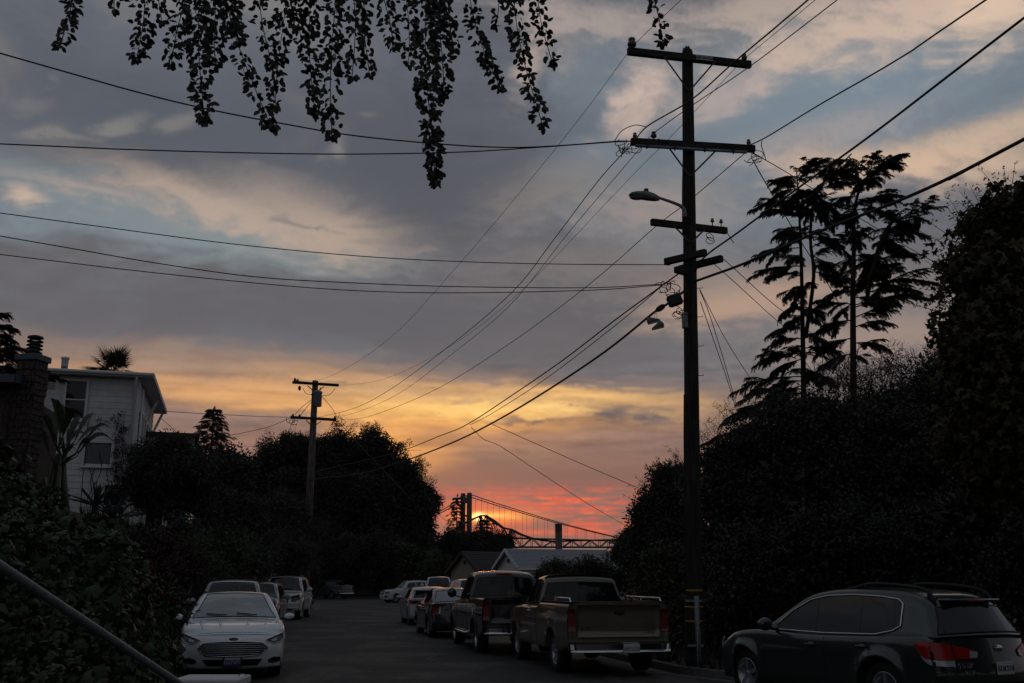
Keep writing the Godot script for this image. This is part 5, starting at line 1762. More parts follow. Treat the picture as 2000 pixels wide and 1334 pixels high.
func wires() -> void:
	var g := "overhead wires between the two poles"
	wire("power_line", "thin wire from the big end insulator of the top arm down to the distant pole", [Vector3(2.591, 12.970, -20.200), Vector3(1.222, 12.430, -23.902), Vector3(-1.657, 11.753, -31.688), Vector3(-5.189, 11.371, -41.238), Vector3(-9.895, 12.352, -53.966), Vector3(-13.938, 14.275, -64.900)], 0.006, g)
	wire("power_line", "thin wire from the top arm's big insulator running up past the vine tip", [Vector3(2.591, 12.970, -20.200), Vector3(2.712, 12.496, -18.739), Vector3(2.941, 11.549, -16.000), Vector3(4.041, 6.985, -2.811)], 0.006)
	wire("power_line", "thin wire from the top arm's small insulator to the distant pole's top arm", [Vector3(5.136, 12.973, -20.700), Vector3(4.669, 12.808, -21.989), Vector3(3.894, 12.532, -24.127), Vector3(3.175, 12.344, -26.113), Vector3(0.000, 11.384, -34.877), Vector3(-3.119, 11.395, -43.486), Vector3(-7.055, 12.288, -54.354), Vector3(-11.274, 14.180, -66.000)], 0.006, g)
	wire("power_line", "thinnest of three wires rising from the small insulator out of the top edge", [Vector3(5.136, 12.973, -20.700), Vector3(5.212, 12.192, -18.133), Vector3(5.276, 11.549, -16.000), Vector3(5.675, 7.509, -2.601)], 0.006)
	wire("power_line", "thick black line from the second arm's looped end up across the top arm", [Vector3(2.622, 10.837, -20.300), Vector3(2.814, 10.891, -19.659), Vector3(3.380, 10.538, -17.767), Vector3(3.848, 10.465, -16.202), Vector3(4.259, 10.370, -14.828), Vector3(4.507, 10.318, -14.000), Vector3(8.513, 9.468, -0.612)], 0.014)
	wire("power_line", "thick wire dropping from the looped arm end to the middle of the distant pole", [Vector3(2.622, 10.837, -20.300), Vector3(2.016, 10.712, -22.109), Vector3(1.051, 10.206, -24.992), Vector3(0.000, 9.723, -28.130), Vector3(-2.122, 9.639, -34.469), Vector3(-5.391, 9.859, -44.233), Vector3(-8.294, 10.480, -52.904), Vector3(-12.478, 11.986, -65.400)], 0.011, g)
	wire("power_line", "medium wire from the second arm's round insulator up and out between two others", [Vector3(2.990, 11.024, -20.400), Vector3(3.125, 10.986, -19.961), Vector3(3.536, 10.830, -18.618), Vector3(4.170, 10.544, -16.550), Vector3(4.688, 10.389, -14.860), Vector3(4.951, 10.318, -14.000), Vector3(9.040, 9.211, -0.656)], 0.009)
	wire("power_line", "medium wire from the second arm falling just right of the thick one", [Vector3(2.990, 11.024, -20.400), Vector3(2.371, 10.808, -22.345), Vector3(1.460, 10.489, -25.208), Vector3(0.000, 9.861, -29.796), Vector3(-1.822, 9.806, -35.520), Vector3(-5.125, 10.024, -45.898), Vector3(-8.628, 10.969, -56.907), Vector3(-11.459, 12.049, -65.800)], 0.008, g)
	wire("power_line", "black line from the pale glass insulator up to the upper right corner region", [Vector3(5.127, 10.877, -20.600), Vector3(5.260, 10.601, -19.524), Vector3(5.560, 10.092, -17.071), Vector3(5.916, 9.453, -14.174), Vector3(6.182, 9.086, -12.000), Vector3(7.863, 6.773, 1.705)], 0.013)
	wire("power_line", "lowest power wire crossing behind the pole from the second arm to the distant pole", [Vector3(5.147, 10.825, -20.700), Vector3(4.198, 10.572, -23.284), Vector3(3.656, 10.497, -24.760), Vector3(2.234, 10.097, -28.629), Vector3(0.000, 9.804, -34.710), Vector3(-3.063, 9.773, -43.046), Vector3(-6.290, 10.248, -51.828), Vector3(-8.936, 10.894, -59.032), Vector3(-11.423, 11.982, -65.800)], 0.010, g)
	wire("telephone_cable", "upper black cable rising steeply from the short arms to the right edge", [Vector3(3.830, 8.002, -20.500), Vector3(3.973, 8.199, -20.069), Vector3(4.372, 8.279, -18.869), Vector3(5.007, 8.420, -16.958), Vector3(5.658, 8.547, -14.999), Vector3(6.204, 8.700, -13.354), Vector3(6.654, 8.827, -12.000), Vector3(11.051, 10.064, 1.234)], 0.018)
	wire("telephone_cable", "heaviest black cable sweeping from the pole past the feathery tree to the right edge", [Vector3(3.800, 7.779, -20.500), Vector3(4.049, 7.736, -19.915), Vector3(4.393, 7.679, -19.109), Vector3(4.773, 7.649, -18.217), Vector3(5.339, 7.617, -16.892), Vector3(6.097, 7.519, -15.115), Vector3(6.577, 7.522, -13.989), Vector3(6.999, 7.581, -13.000), Vector3(12.484, 8.354, -0.142)], 0.026)
	var c := wire("telephone_cable", "heaviest cable falling from the black splice case with shoes hung on it", [Vector3(3.677, 7.646, -20.500), Vector3(3.331, 7.527, -21.441), Vector3(3.168, 7.506, -21.883), Vector3(2.248, 7.136, -24.383), Vector3(0.858, 6.807, -28.162), Vector3(-0.650, 6.577, -32.260), Vector3(-2.195, 6.492, -36.459), Vector3(-4.479, 6.580, -42.663), Vector3(-7.680, 6.910, -51.362), Vector3(-12.808, 7.999, -65.300)], 0.026)
	var st := mb(true)
	ball(st, Vector3(3.12, 7.29, -20.80), Vector3(0.26, 0.13, 0.14), Basis(Vector3.BACK, 0.6))
	part("splice_sleeve", st, M.black, c)
	wire("telephone_cable", "upper of the cables falling from the tangle of loops to the distant pole", [Vector3(3.640, 8.069, -20.500), Vector3(3.128, 7.946, -21.899), Vector3(2.451, 7.773, -23.748), Vector3(1.366, 7.445, -26.711), Vector3(0.000, 7.158, -30.441), Vector3(-1.497, 6.902, -34.529), Vector3(-2.652, 6.938, -37.684), Vector3(-5.612, 7.187, -45.769), Vector3(-12.764, 8.453, -65.300)], 0.016)
	wire("telephone_cable", "thin cable just beneath the one from the loop tangle, ending in mid span", [Vector3(3.201, 7.757, -20.500), Vector3(2.411, 7.546, -23.397), Vector3(0.885, 7.318, -28.994), Vector3(-0.704, 7.301, -34.822), Vector3(-1.570, 7.387, -38.000)], 0.010)
	var s := "service wires crossing the sky to the left"
	wire("power_line", "twisted service wire rising to the left edge, highest of those on the left", [Vector3(2.621, 10.825, -20.300), Vector3(2.218, 10.748, -20.103), Vector3(1.050, 10.401, -19.534), Vector3(0.000, 10.129, -19.022), Vector3(-1.190, 9.926, -18.441), Vector3(-2.850, 9.738, -17.632), Vector3(-4.052, 9.699, -17.045), Vector3(-5.342, 9.702, -16.416), Vector3(-6.481, 9.778, -15.860), Vector3(-8.246, 9.978, -15.000), Vector3(-20.764, 11.395, -8.895)], 0.013, s)
	wire("power_line", "nearly level service wire crossing the long vine tip to the left edge", [Vector3(2.621, 10.825, -20.300), Vector3(2.227, 10.775, -20.189), Vector3(0.530, 10.436, -19.713), Vector3(-1.035, 10.141, -19.274), Vector3(-3.013, 9.855, -18.719), Vector3(-4.882, 9.648, -18.195), Vector3(-7.081, 9.449, -17.578), Vector3(-9.143, 9.302, -17.000), Vector3(-22.591, 8.344, -13.228)], 0.012, s)
	wire("power_line", "single middle service wire from the slanting arm to the left edge", [Vector3(3.336, 8.293, -21.000), Vector3(3.175, 8.288, -20.948), Vector3(1.059, 8.084, -20.261), Vector3(-1.024, 7.924, -19.585), Vector3(-2.978, 7.837, -18.952), Vector3(-5.261, 7.838, -18.211), Vector3(-7.391, 7.925, -17.520), Vector3(-8.994, 7.996, -17.000), Vector3(-22.299, 8.589, -12.684)], 0.009, s)
	wire("power_line", "upper of the two lowest service wires on the left", [Vector3(3.142, 7.684, -20.400), Vector3(2.906, 7.657, -20.310), Vector3(1.543, 7.441, -19.792), Vector3(-0.979, 7.183, -18.832), Vector3(-2.830, 7.046, -18.127), Vector3(-4.553, 6.967, -17.471), Vector3(-6.170, 7.038, -16.856), Vector3(-7.320, 7.134, -16.418), Vector3(-8.419, 7.225, -16.000), Vector3(-21.464, 8.309, -11.035)], 0.009, s)
	wire("power_line", "lowest service wire on the left, below its near twin", [Vector3(3.142, 7.684, -20.400), Vector3(2.912, 7.649, -20.356), Vector3(1.566, 7.476, -20.099), Vector3(-1.018, 7.281, -19.606), Vector3(-2.997, 7.215, -19.228), Vector3(-4.909, 7.263, -18.863), Vector3(-7.214, 7.394, -18.423), Vector3(-9.431, 7.559, -18.000), Vector3(-23.146, 8.577, -15.382)], 0.009, s)
	wire("power_line", "twisted drop from the arm's pale insulator down through the feathery tree", [Vector3(5.212, 10.587, -20.700), Vector3(5.578, 10.492, -21.420), Vector3(6.177, 10.401, -22.602), Vector3(7.320, 10.227, -24.853), Vector3(9.221, 10.027, -28.599), Vector3(10.439, 9.760, -31.000)], 0.013)
	wire("power_line", "looped drop that passes the tree tops and reaches the broad leaved tree", [Vector3(5.178, 10.778, -20.700), Vector3(5.550, 10.751, -21.052), Vector3(6.343, 10.687, -21.805), Vector3(7.894, 10.503, -23.274), Vector3(10.554, 10.238, -25.796), Vector3(11.825, 10.177, -27.000)], 0.010)
	wire("power_line", "upper of two drops from the slanting arm into the feathery tree", [Vector3(4.295, 8.241, -20.200), Vector3(4.889, 8.246, -21.292), Vector3(6.094, 8.227, -23.508), Vector3(7.174, 8.301, -25.494), Vector3(9.081, 8.440, -29.000)], 0.009)
	wire("power_line", "lower of two drops from the slanting arm into the feathery tree", [Vector3(4.080, 8.153, -20.200), Vector3(5.198, 8.360, -22.706), Vector3(6.792, 8.631, -26.280), Vector3(8.005, 8.869, -29.000)], 0.009)
	wire("guy_wire", "steepest drop wire from the pole side down into the dark shrubs", [Vector3(3.918, 7.642, -20.600), Vector3(4.347, 7.450, -21.847), Vector3(4.961, 6.919, -23.632), Vector3(5.509, 6.353, -25.226), Vector3(6.119, 5.672, -27.000)], 0.009)
	wire("guy_wire", "drop wire beside the steepest one, meeting it in the shrubs", [Vector3(3.928, 7.365, -20.600), Vector3(4.558, 6.947, -22.472), Vector3(5.384, 6.363, -24.929), Vector3(6.080, 5.713, -27.000)], 0.009)
	wire("guy_wire", "outermost of three steep drops, ending against the conifer's lower branches", [Vector3(3.929, 7.631, -20.600), Vector3(4.691, 7.103, -22.236), Vector3(5.298, 6.800, -23.540), Vector3(5.978, 6.518, -25.000)], 0.008)
	wire("power_line", "level wire from the distant pole's lower arm to the white house eave", [Vector3(-14.065, 11.892, -64.800), Vector3(-15.163, 11.208, -60.066), Vector3(-16.483, 10.447, -54.380), Vector3(-17.383, 9.952, -50.500)], 0.016)
	wire("power_line", "sagging wire from the distant pole's lower arm to behind the small conifer", [Vector3(-14.192, 11.825, -64.800), Vector3(-15.743, 11.281, -65.126), Vector3(-18.148, 10.857, -65.632), Vector3(-19.895, 10.708, -66.000)], 0.016)
	wire("power_line", "short steep wire from the distant arm's end into the dark trees", [Vector3(-13.988, 11.661, -64.800), Vector3(-14.255, 11.198, -65.242), Vector3(-14.712, 10.508, -66.000)], 0.014)
	wire("power_line", "faint steep wire just beside the short one at the distant arm", [Vector3(-13.686, 11.742, -64.900), Vector3(-14.177, 11.304, -66.433), Vector3(-14.680, 10.775, -68.000)], 0.010)
	wire("power_line", "slanting wire from the distant pole's arm, near its far end, into the trees", [Vector3(-11.613, 11.747, -65.800), Vector3(-12.014, 11.123, -66.341), Vector3(-12.502, 10.372, -67.000)], 0.014)
	wire("power_line", "long drop from the distant pole's arm crossing in front of the big dark trees", [Vector3(-11.284, 11.814, -65.800), Vector3(-9.688, 10.190, -62.207), Vector3(-8.272, 8.805, -59.016), Vector3(-6.608, 7.196, -55.270), Vector3(-5.156, 5.792, -52.000)], 0.013)
	wire("power_line", "thin wire from the white house eave slanting down to the round tree", [Vector3(-17.430, 9.565, -50.500), Vector3(-17.147, 9.232, -51.200), Vector3(-16.824, 8.797, -52.000)], 0.012)
	wire("power_line", "thin level wire just above the big dark trees", [Vector3(-19.660, 10.725, -70.000), Vector3(-14.845, 10.307, -67.286), Vector3(-8.284, 9.642, -63.588), Vector3(-5.468, 9.444, -62.000)], 0.012)
	wire("telephone_cable", "thin drop with a kink, falling from mid span to the bush by the bridge", [Vector3(-1.531, 7.309, -38.000), Vector3(-1.082, 7.006, -39.170), Vector3(-0.450, 6.942, -40.816), Vector3(1.120, 6.389, -44.906), Vector3(3.866, 5.465, -52.061), Vector3(6.914, 4.634, -60.000)], 0.012)
	wire("telephone_cable", "thin drop from the mid span of the heavy cable to the tree by the pole", [Vector3(-0.737, 7.481, -38.500), Vector3(0.989, 6.842, -39.425), Vector3(3.034, 6.092, -40.521), Vector3(5.793, 5.129, -42.000)], 0.012)
	wire("guy_wire", "thin wire slanting in front of the bridge tower down to the garage roof", [Vector3(-6.238, 7.123, -75.000), Vector3(-4.212, 5.612, -79.196), Vector3(-2.634, 4.975, -82.465), Vector3(-0.927, 4.080, -86.000)], 0.014)

# ---------------------------------------------------------------- the ground, the road, the far shore
const LEFT_KERB := [Vector2(-6.3, 8), Vector2(-6.5, -8), Vector2(-7.0, -18), Vector2(-9.1, -29), Vector2(-10.7, -40), Vector2(-11.9, -52), Vector2(-12.4, -66), Vector2(-14.4, -78), Vector2(-19.5, -86), Vector2(-30, -90), Vector2(-70, -93)]
const RIGHT_KERB := [Vector2(8.5, 8), Vector2(8.0, -6), Vector2(7.2, -13), Vector2(4.6, -18), Vector2(3.15, -20.6), Vector2(1.1, -30), Vector2(-0.7, -40), Vector2(-2.3, -50), Vector2(-3.4, -62), Vector2(-4.2, -80), Vector2(-5.6, -98), Vector2(-10, -108), Vector2(-20, -112.5), Vector2(-70, -114)]

func at_z(line: Array, z: float) -> float:
	for i in line.size() - 1:
		if z <= line[i].y and z >= line[i + 1].y:
			return lerpf(line[i].x, line[i + 1].x, (line[i].y - z) / (line[i].y - line[i + 1].y))
	return line[0].x if z > line[0].y else line[-1].x

func land(x: float, z: float) -> float:
	var h := 0.0
	if z > -95.0 and z < 20.0:
		var dl := at_z(LEFT_KERB, clampf(z, -93, 8)) - x
		if dl > 0.0:
			var rise := smoothstep(-88.0, -58.0, z)
			h += (0.11 + 3.6 * smoothstep(0.5, 3.6, dl) + 1.6 * smoothstep(6.0, 22.0, dl)) * rise + 0.11 * (1.0 - rise)
		var dr := x - at_z(RIGHT_KERB, clampf(z, -112, 8))
		if dr > 0.0:
			h += 0.10 + 0.5 * smoothstep(2.0, 9.0, dr)
	elif z <= -95.0:
		h = 0.1
	var d := Vector2(x, z).length()
	h -= 46.0 * smoothstep(150.0, 420.0, d)
	return h

func paved(x: float, z: float) -> bool:
	return z > -114.0 and z < 8.0 and x > at_z(LEFT_KERB, maxf(z, -93.0)) and x < at_z(RIGHT_KERB, z) if z > -93.0 else z > -113.0 and x < at_z(RIGHT_KERB, maxf(z, -112.4)) and x > -70.0

func terrain() -> void:
	var st := mb(true)
	var xs := []
	var zs := []
	for k in 91:
		xs.append(-45.0 + k)
	for e in [60, 80, 110, 150, 200, 260, 330, 430, 700, 1500, 4000]:
		xs.append(e)
		xs.append(-e)
	xs.sort()
	for k in 66:
		zs.append(20.0 - k * 2.0)
	for e in [-120, -140, -160, -190, -220, -260, -310, -370, -440, -700, -1500, -4000, 40, 80, 150, 250, 430, 900, 3000]:
		zs.append(e)
	zs.sort()
	var rows := []
	for z in zs:
		var row := []
		for x in xs:
			var h := land(x, z)
			# tucked under the road where it is paved
			if paved(x, z) or paved(x - 0.9, z) or paved(x + 0.9, z) or paved(x, z + 1.5) or paved(x, z - 1.5):
				h = minf(h, -0.03)
			row.append(Vector3(x, h, z))
		rows.append(row)
	loft(st, rows)
	structure("ground", st, M.earth)
	# asphalt, with the bend to the left at its far end
	st = mb(true)
	rows = []
	for k in 52:
		var z := 8.0 - k * 1.94
		var a := at_z(LEFT_KERB, z)
		var b := at_z(RIGHT_KERB, z)
		var row := []
		for i in 9:
			var t := i / 8.0
			row.append(Vector3(lerpf(a, b, t), 0.05 * (1.0 - pow(2.0 * t - 1.0, 2.0)) - 0.03, z))
		rows.append(row)
	loft(st, rows)
	rows = []
	for k in 20:
		var x := lerpf(-4.9, -70.0, k / 19.0)
		var zb := -112.5
		for i in RIGHT_KERB.size() - 1:
			if x <= RIGHT_KERB[i].x and x >= RIGHT_KERB[i + 1].x and RIGHT_KERB[i].y < -80.0:
				zb = lerpf(RIGHT_KERB[i].y, RIGHT_KERB[i + 1].y, (RIGHT_KERB[i].x - x) / (RIGHT_KERB[i].x - RIGHT_KERB[i + 1].x))
		rows.append([Vector3(x, -0.026, -90.95), Vector3(x, -0.02, lerpf(-90.95, zb, 0.5)), Vector3(x, -0.03, zb)])
	loft(st, rows)
	structure("road", st, M.asphalt)
	# worn, sealed cracks that wander over the asphalt
	rng.seed = 17
	for k in 16:
		var z := rng.randf_range(-14, -55)
		var t := rng.randf_range(0.15, 0.8)
		var p := Vector2(lerpf(at_z(LEFT_KERB, z), at_z(RIGHT_KERB, z), t), z)
		var go := Vector2(rng.randf_range(-1, 1), rng.randf_range(-0.9, -0.2)).normalized()
		st = mb()
		var cr := []
		for i in 14:
			var f := (p.x - at_z(LEFT_KERB, p.y)) / (at_z(RIGHT_KERB, p.y) - at_z(LEFT_KERB, p.y))
			if f < 0.05 or f > 0.95:
				break
			var y := 0.05 * (1.0 - pow(2.0 * f - 1.0, 2.0)) - 0.03 + 0.006
			var w := Vector2(-go.y, go.x) * rng.randf_range(0.008, 0.03)
			cr.append([Vector3(p.x - w.x, y, p.y - w.y), Vector3(p.x + w.x, y, p.y + w.y)])
			go = go.rotated(rng.randf_range(-0.6, 0.6))
			p += go * rng.randf_range(0.2, 0.55)
		if cr.size() > 3:
			loft(st, cr)
			structure("road_crack", st, M.crack_seal)
	# kerbs with a gutter strip
	for side in 2:
		var line: Array = LEFT_KERB if side == 0 else RIGHT_KERB
		var s := -1.0 if side == 0 else 1.0
		st = mb()
		var kr := []
		for i in line.size():
			var p: Vector2 = line[i]
			var d: Vector2 = (line[mini(i + 1, line.size() - 1)] - line[maxi(i - 1, 0)]).normalized()
			var n := Vector2(-d.y, d.x) * s
			var drop := 0.085 if side == 1 and i in [1, 2] else 0.0
			var row := []
			for q in [[-0.30, -0.020], [0.0, -0.028], [0.02, 0.105 - drop], [0.05, 0.115 - drop], [0.17, 0.112 - drop], [0.18, -0.1]]:
				row.append(Vector3(p.x + n.x * q[0], q[1], p.y + n.y * q[0]))
			kr.append(row)
		loft(st, kr)
		structure("kerb", st, M.concrete)
	# the apron where the left kerb swings round at the bend
	st = mb()
	var ap := [Vector3(-13.2, 0.13, -70), Vector3(-16.0, 0.16, -72), Vector3(-18.5, 0.16, -80), Vector3(-15.0, 0.13, -78.3)]
	quad(st, ap[0], ap[1], ap[2], ap[3])
	structure("pavement", st, M.concrete)
	# the strait and the hills beyond it
	st = mb()
	quad(st, Vector3(-6000, -44, -300), Vector3(-6000, -44, -7000), Vector3(6000, -44, -7000), Vector3(6000, -44, -300))
	structure("water", st, M.water)
	st = mb(true)
	var n2 := FastNoiseLite.new()
	n2.seed = 3
	n2.frequency = 0.0011
	var hr := []
	for j in 6:
		var row := []
		for i in 80:
			var x := lerpf(-5000, 5000, i / 79.0)
			var top := 62.0 + 60.0 * n2.get_noise_1d(x) + 20.0 * n2.get_noise_1d(x * 3.0)
			row.append(Vector3(x, -46.0 + (top + 46.0) * sin(PI * j / 5.0), -3900.0 - j * 240.0))
		hr.append(row)
	loft(st, hr)
	structure("hills", st, M.earth)

func grass_verges() -> void:
	# short dry grass by the kerbs: tufts scattered as one mass
	var am := blade_tuft(14, 0.22, 0.012, 77)
	rng.seed = 77
	var green := []
	var dry := []
	for k in 2600:
		var z := rng.randf_range(-90, -10)
		var x := at_z(LEFT_KERB, z) - 0.25 - absf(rng.randfn(0, 2.0))
		var s := rng.randf_range(0.6, 1.8)
		(dry if rng.randf() < 0.6 else green).append(Transform3D(Basis(Vector3.UP, rng.randf() * TAU).scaled(Vector3(s, s * rng.randf_range(0.6, 1.4), s)), Vector3(x, land(x, z) - 0.02, z)))
	for k in 1500:
		var x := rng.randf_range(-22, -5)
		var z := -113.0 - absf(rng.randfn(0, 2.5)) + (maxf(0.0, x + 12.0)) * 0.7
		green.append(Transform3D(Basis(Vector3.UP, rng.randf() * TAU).scaled(Vector3.ONE * rng.randf_range(0.6, 1.5)), Vector3(x, 0.08, z)))
	for k in 900:
		var z := rng.randf_range(-60, -17)
		var x := at_z(RIGHT_KERB, z) + 0.25 + absf(rng.randfn(0, 1.2))
		green.append(Transform3D(Basis(Vector3.UP, rng.randf() * TAU).scaled(Vector3.ONE * rng.randf_range(0.6, 1.6)), Vector3(x, land(x, z), z)))
	tag(copies("grass", am, M.grass, green), "short green grass along the verges and beyond the far bend", "grass")
	tag(copies("dry_grass", am, M.dry_grass, dry), "dry grass on the bank above the kerb where the row of pale cars stands", "grass")

func blade_tuft(n: int, long: float, wide: float, sd: int) -> ArrayMesh:
	rng.seed = sd
	var v := PackedVector3Array()
	var nn := PackedVector3Array()
	var cc := PackedColorArray()
	for k in n:
		var a := rng.randf() * TAU
		var out := Vector3(cos(a), 0, sin(a))
		var side := Vector3(-sin(a), 0, cos(a)) * wide
		var b := out * rng.randf() * 0.06
		var l := long * rng.randf_range(0.5, 1.2)
		var t := b + out * l * rng.randf_range(0.2, 0.8) + Vector3(0, l, 0)
		var g := rng.randf_range(0.7, 1.3)
		for p in [b - side, t, b + side]:
			v.append(p)
			nn.append((out + Vector3.UP).normalized())
			cc.append(Color(g, g, g))
	return arrays(v, nn, cc)

func arrays(v: PackedVector3Array, n: PackedVector3Array, c: PackedColorArray) -> ArrayMesh:
	var a := []
	a.resize(Mesh.ARRAY_MAX)
	a[Mesh.ARRAY_VERTEX] = v
	a[Mesh.ARRAY_NORMAL] = n
	a[Mesh.ARRAY_COLOR] = c
	var m := ArrayMesh.new()
	m.add_surface_from_arrays(Mesh.PRIMITIVE_TRIANGLES, a)
	return m

# ---------------------------------------------------------------- the two bridges and the smokestack
func bridges() -> void:
	var t1 := Vector3(-66.90, 116.98, -1412.00)
	var t2 := Vector3(-57.49, 116.36, -1396.00)
	var axis := Vector3(0.624, 0, -0.78)
	var sus := thing("suspension_bridge", "grey suspension bridge with twin legged tower against the red glow of the sunset", "bridge", Vector3(t2.x, -44, t2.z))
	var o: Vector3 = sus.position
	for e in [[t1, 3.3], [t2, 3.6]]:
		var st := mb()
		var p: Vector3 = e[0]
		loft(st, [ring4(p.x, -44, p.z, e[1] * 1.1, o), ring4(p.x, 40, p.z, e[1], o), ring4(p.x, p.y, p.z, e[1] * 0.92, o)], true, true)
		box(st, Vector3(p.x, p.y + 0.9, p.z) - o, Vector3(5.6, 1.8, 5.6))
		part("tower_leg", st, M.bridge_concrete, sus)
	for y: float in [t2.y - 8.0, 60.0]:
		var st := mb()
		bar(st, Vector3(t1.x, y, t1.z) - o, Vector3(t2.x, y, t2.z) - o, 4.5, 7.0)
		part("tower_strut", st, M.bridge_concrete, sus)
	var deck_a := at_px(922, 1060, 1396)
	var deck_b := at_px(1214, 1054, 1705)
	# main cables with hangers, both ways from the tower
	for k in 2:
		var top: Vector3 = t1 if k == 0 else t2
		var end := Vector3(180.02, 69.69, -1712.00) if k == 0 else Vector3(178.57, 69.95, -1698.00)
		var st := mb(true)
		var pts := []
		for i in 15:
			var u := i / 14.0
			var p := top.lerp(end, u)
			p.y -= 4.0 * 3.4 * u * (1.0 - u)
			pts.append(p - o)
		tube(st, pts, 0.62, 6)
		part("main_cable", st, M.bridge_steel, sus)
		st = mb()
		for i in range(1, 15):
			var u := i / 15.0
			var p := top.lerp(end, u)
			p.y -= 4.0 * 3.4 * u * (1.0 - u)
			bar(st, p - o, Vector3(p.x, lerpf(deck_a.y, deck_b.y, u), p.z) - o, 0.34, 0.34)
		var hg := part("hangers", st, M.bridge_steel, sus)
		hg.set_meta("kind", "stuff")
		var back := Vector3(-101.80, 82.91, -1330.00) if k == 1 else Vector3(-102.40, 86.52, -1346.00)
		st = mb(true)
		tube(st, sag(top - o, back - o, 3.0, 8), 0.62, 6)
		part("side_cable", st, M.bridge_steel, sus)
	var st3 := mb()
	bar(st3, deck_a - axis * 300.0 + Vector3(0, 3, 0) - o, deck_b + axis * 150.0 - o, 26.0, 1.3)
	part("deck", st3, M.bridge_steel, sus)
	# the older cantilever truss alongside
	var truss := thing("truss_bridge", "old cantilever truss bridge whose peak stands just beside the setting sun", "bridge", Vector3(0, -44, -1350))
	o = truss.position
	var prof := [[840, 1056], [868, 1046], [895, 1030], [920, 1016], [940, 1007], [950, 1007], [966, 1017], [984, 1031], [1000, 1034], [1020, 1044], [1040, 1051], [1060, 1055], [1080, 1057], [1100, 1057], [1118, 1056], [1136, 1055.5], [1154, 1055], [1172, 1054.5], [1190, 1054], [1212, 1053.5], [1235, 1053.5]]
	for side in 2:
		var chord := []
		var foot := []
		for q in prof:
			var dd = 1330.0 + (q[0] - 840.0) * 0.95 + side * 14.0
			chord.append(at_px(q[0] - side * 3.0, q[1] + 0.5 * side, dd))
			foot.append(at_px(q[0] - side * 3.0, 1069.5, dd))
		st3 = mb()
		for i in chord.size() - 1:
			bar(st3, chord[i] - o, chord[i + 1] - o, 1.5, 1.9)
			bar(st3, foot[i] - o, foot[i + 1] - o, 1.4, 1.6)
		part("chord", st3, M.bridge_steel, truss)
		st3 = mb()
		for i in chord.size():
			bar(st3, chord[i] - o, foot[i] - o, 0.9, 0.9)
			if i < chord.size() - 1:
				if i % 2 == 0:
					bar(st3, chord[i] - o, foot[i + 1] - o, 0.9, 0.9)
				else:
					bar(st3, foot[i] - o, chord[i + 1] - o, 0.9, 0.9)
		part("web_members", st3, M.bridge_steel, truss).set_meta("kind", "stuff")
		# second chord line of the haunch, and its deep knee
		st3 = mb()
		var k1 := at_px(953, 1013, 1440 + side * 14.0) - o
		var k2 := at_px(985, 1034, 1468 + side * 14.0) - o
		bar(st3, k1, k2, 1.2, 1.4)
		bar(st3, k2, at_px(972, 1053, 1456 + side * 14.0) - o, 1.6, 1.6)
		bar(st3, k2, at_px(1004, 1066, 1488 + side * 14.0) - o, 1.6, 1.6)
		bar(st3, at_px(972, 1053, 1456 + side * 14.0) - o, at_px(962, 1069, 1446 + side * 14.0) - o, 1.6, 1.6)
		part("haunch", st3, M.bridge_steel, truss)
	st3 = mb()
	var pa := at_px(939, 1006, 1424) - o
	var pb := at_px(951, 1006, 1438) - o
	for p in [pa, pb]:
		bar(st3, p, Vector3(p.x, 0, p.z), 2.4, 2.4)
	for k in 9:
		var y0 := lerpf(pa.y, 10.0, k / 9.0)
		var y1 := lerpf(pa.y, 10.0, (k + 1) / 9.0)
		bar(st3, Vector3(pa.x, y0, pa.z), Vector3(pb.x, y1, pb.z), 0.9, 0.9)
		bar(st3, Vector3(pb.x, y0, pb.z), Vector3(pa.x, y1, pa.z), 0.9, 0.9)
	part("tower", st3, M.bridge_steel, truss)
	st3 = mb()
	bar(st3, at_px(840, 1068, 1330) - o, at_px(1235, 1068, 1705) - o, 14.0, 1.5)
	part("deck", st3, M.bridge_steel, truss)
	# smokestack
	var top := Vector3(23.33, 29.66, -520.00)
	var stack := thing("smokestack", "pale cylindrical smokestack with dark banded rim rising behind the grey garage roof", "smokestack", Vector3(top.x, -46, top.z))
	var h := top.y + 46.0
	var st := mb(true)
	lathe(st, [Vector2(1.85, 0), Vector2(1.72, h - 4.2), Vector2(1.70, h - 4.0)], 20)
	part("shaft", st, M.bridge_concrete, stack)
	st = mb(true)
	lathe(st, [Vector2(1.70, h - 4.0), Vector2(1.76, h - 3.9), Vector2(1.72, h - 0.5), Vector2(1.9, h - 0.4), Vector2(1.9, h), Vector2(1.4, h), Vector2(1.4, h - 1.5), Vector2(0.0, h - 1.5)], 20)
	part("rim", st, M.dark_roof, stack)
	for k in 3:
		st = mb(true)
		var y := h - 3.5 + k * 1.1
		lathe(st, [Vector2(1.74, y), Vector2(1.80, y), Vector2(1.80, y + 0.22), Vector2(1.74, y + 0.22)], 20)
		part("band", st, M.steel, stack)

func ring4(x: float, y: float, z: float, r: float, o: Vector3) -> Array:
	return [Vector3(x + r, y, z + r) - o, Vector3(x - r, y, z + r) - o, Vector3(x - r, y, z - r) - o, Vector3(x + r, y, z - r) - o]

## a point of the far bridge: the direction it is seen in, and how far off it stands
func at_px(px: float, py: float, ahead: float) -> Vector3:
	return look((px - 1000.0) * 0.5, (667.0 - py) * 0.5, ahead)

# ---------------------------------------------------------------- houses
## where the line of sight (across, up) meets the upright plane through p that faces `out`
func wall_point(across: float, up: float, p: Vector3, out: Vector3) -> Vector3:
	var ray := look(across, up, 1.0) - EYE
	return EYE + ray * ((p - EYE).dot(out) / ray.dot(out))

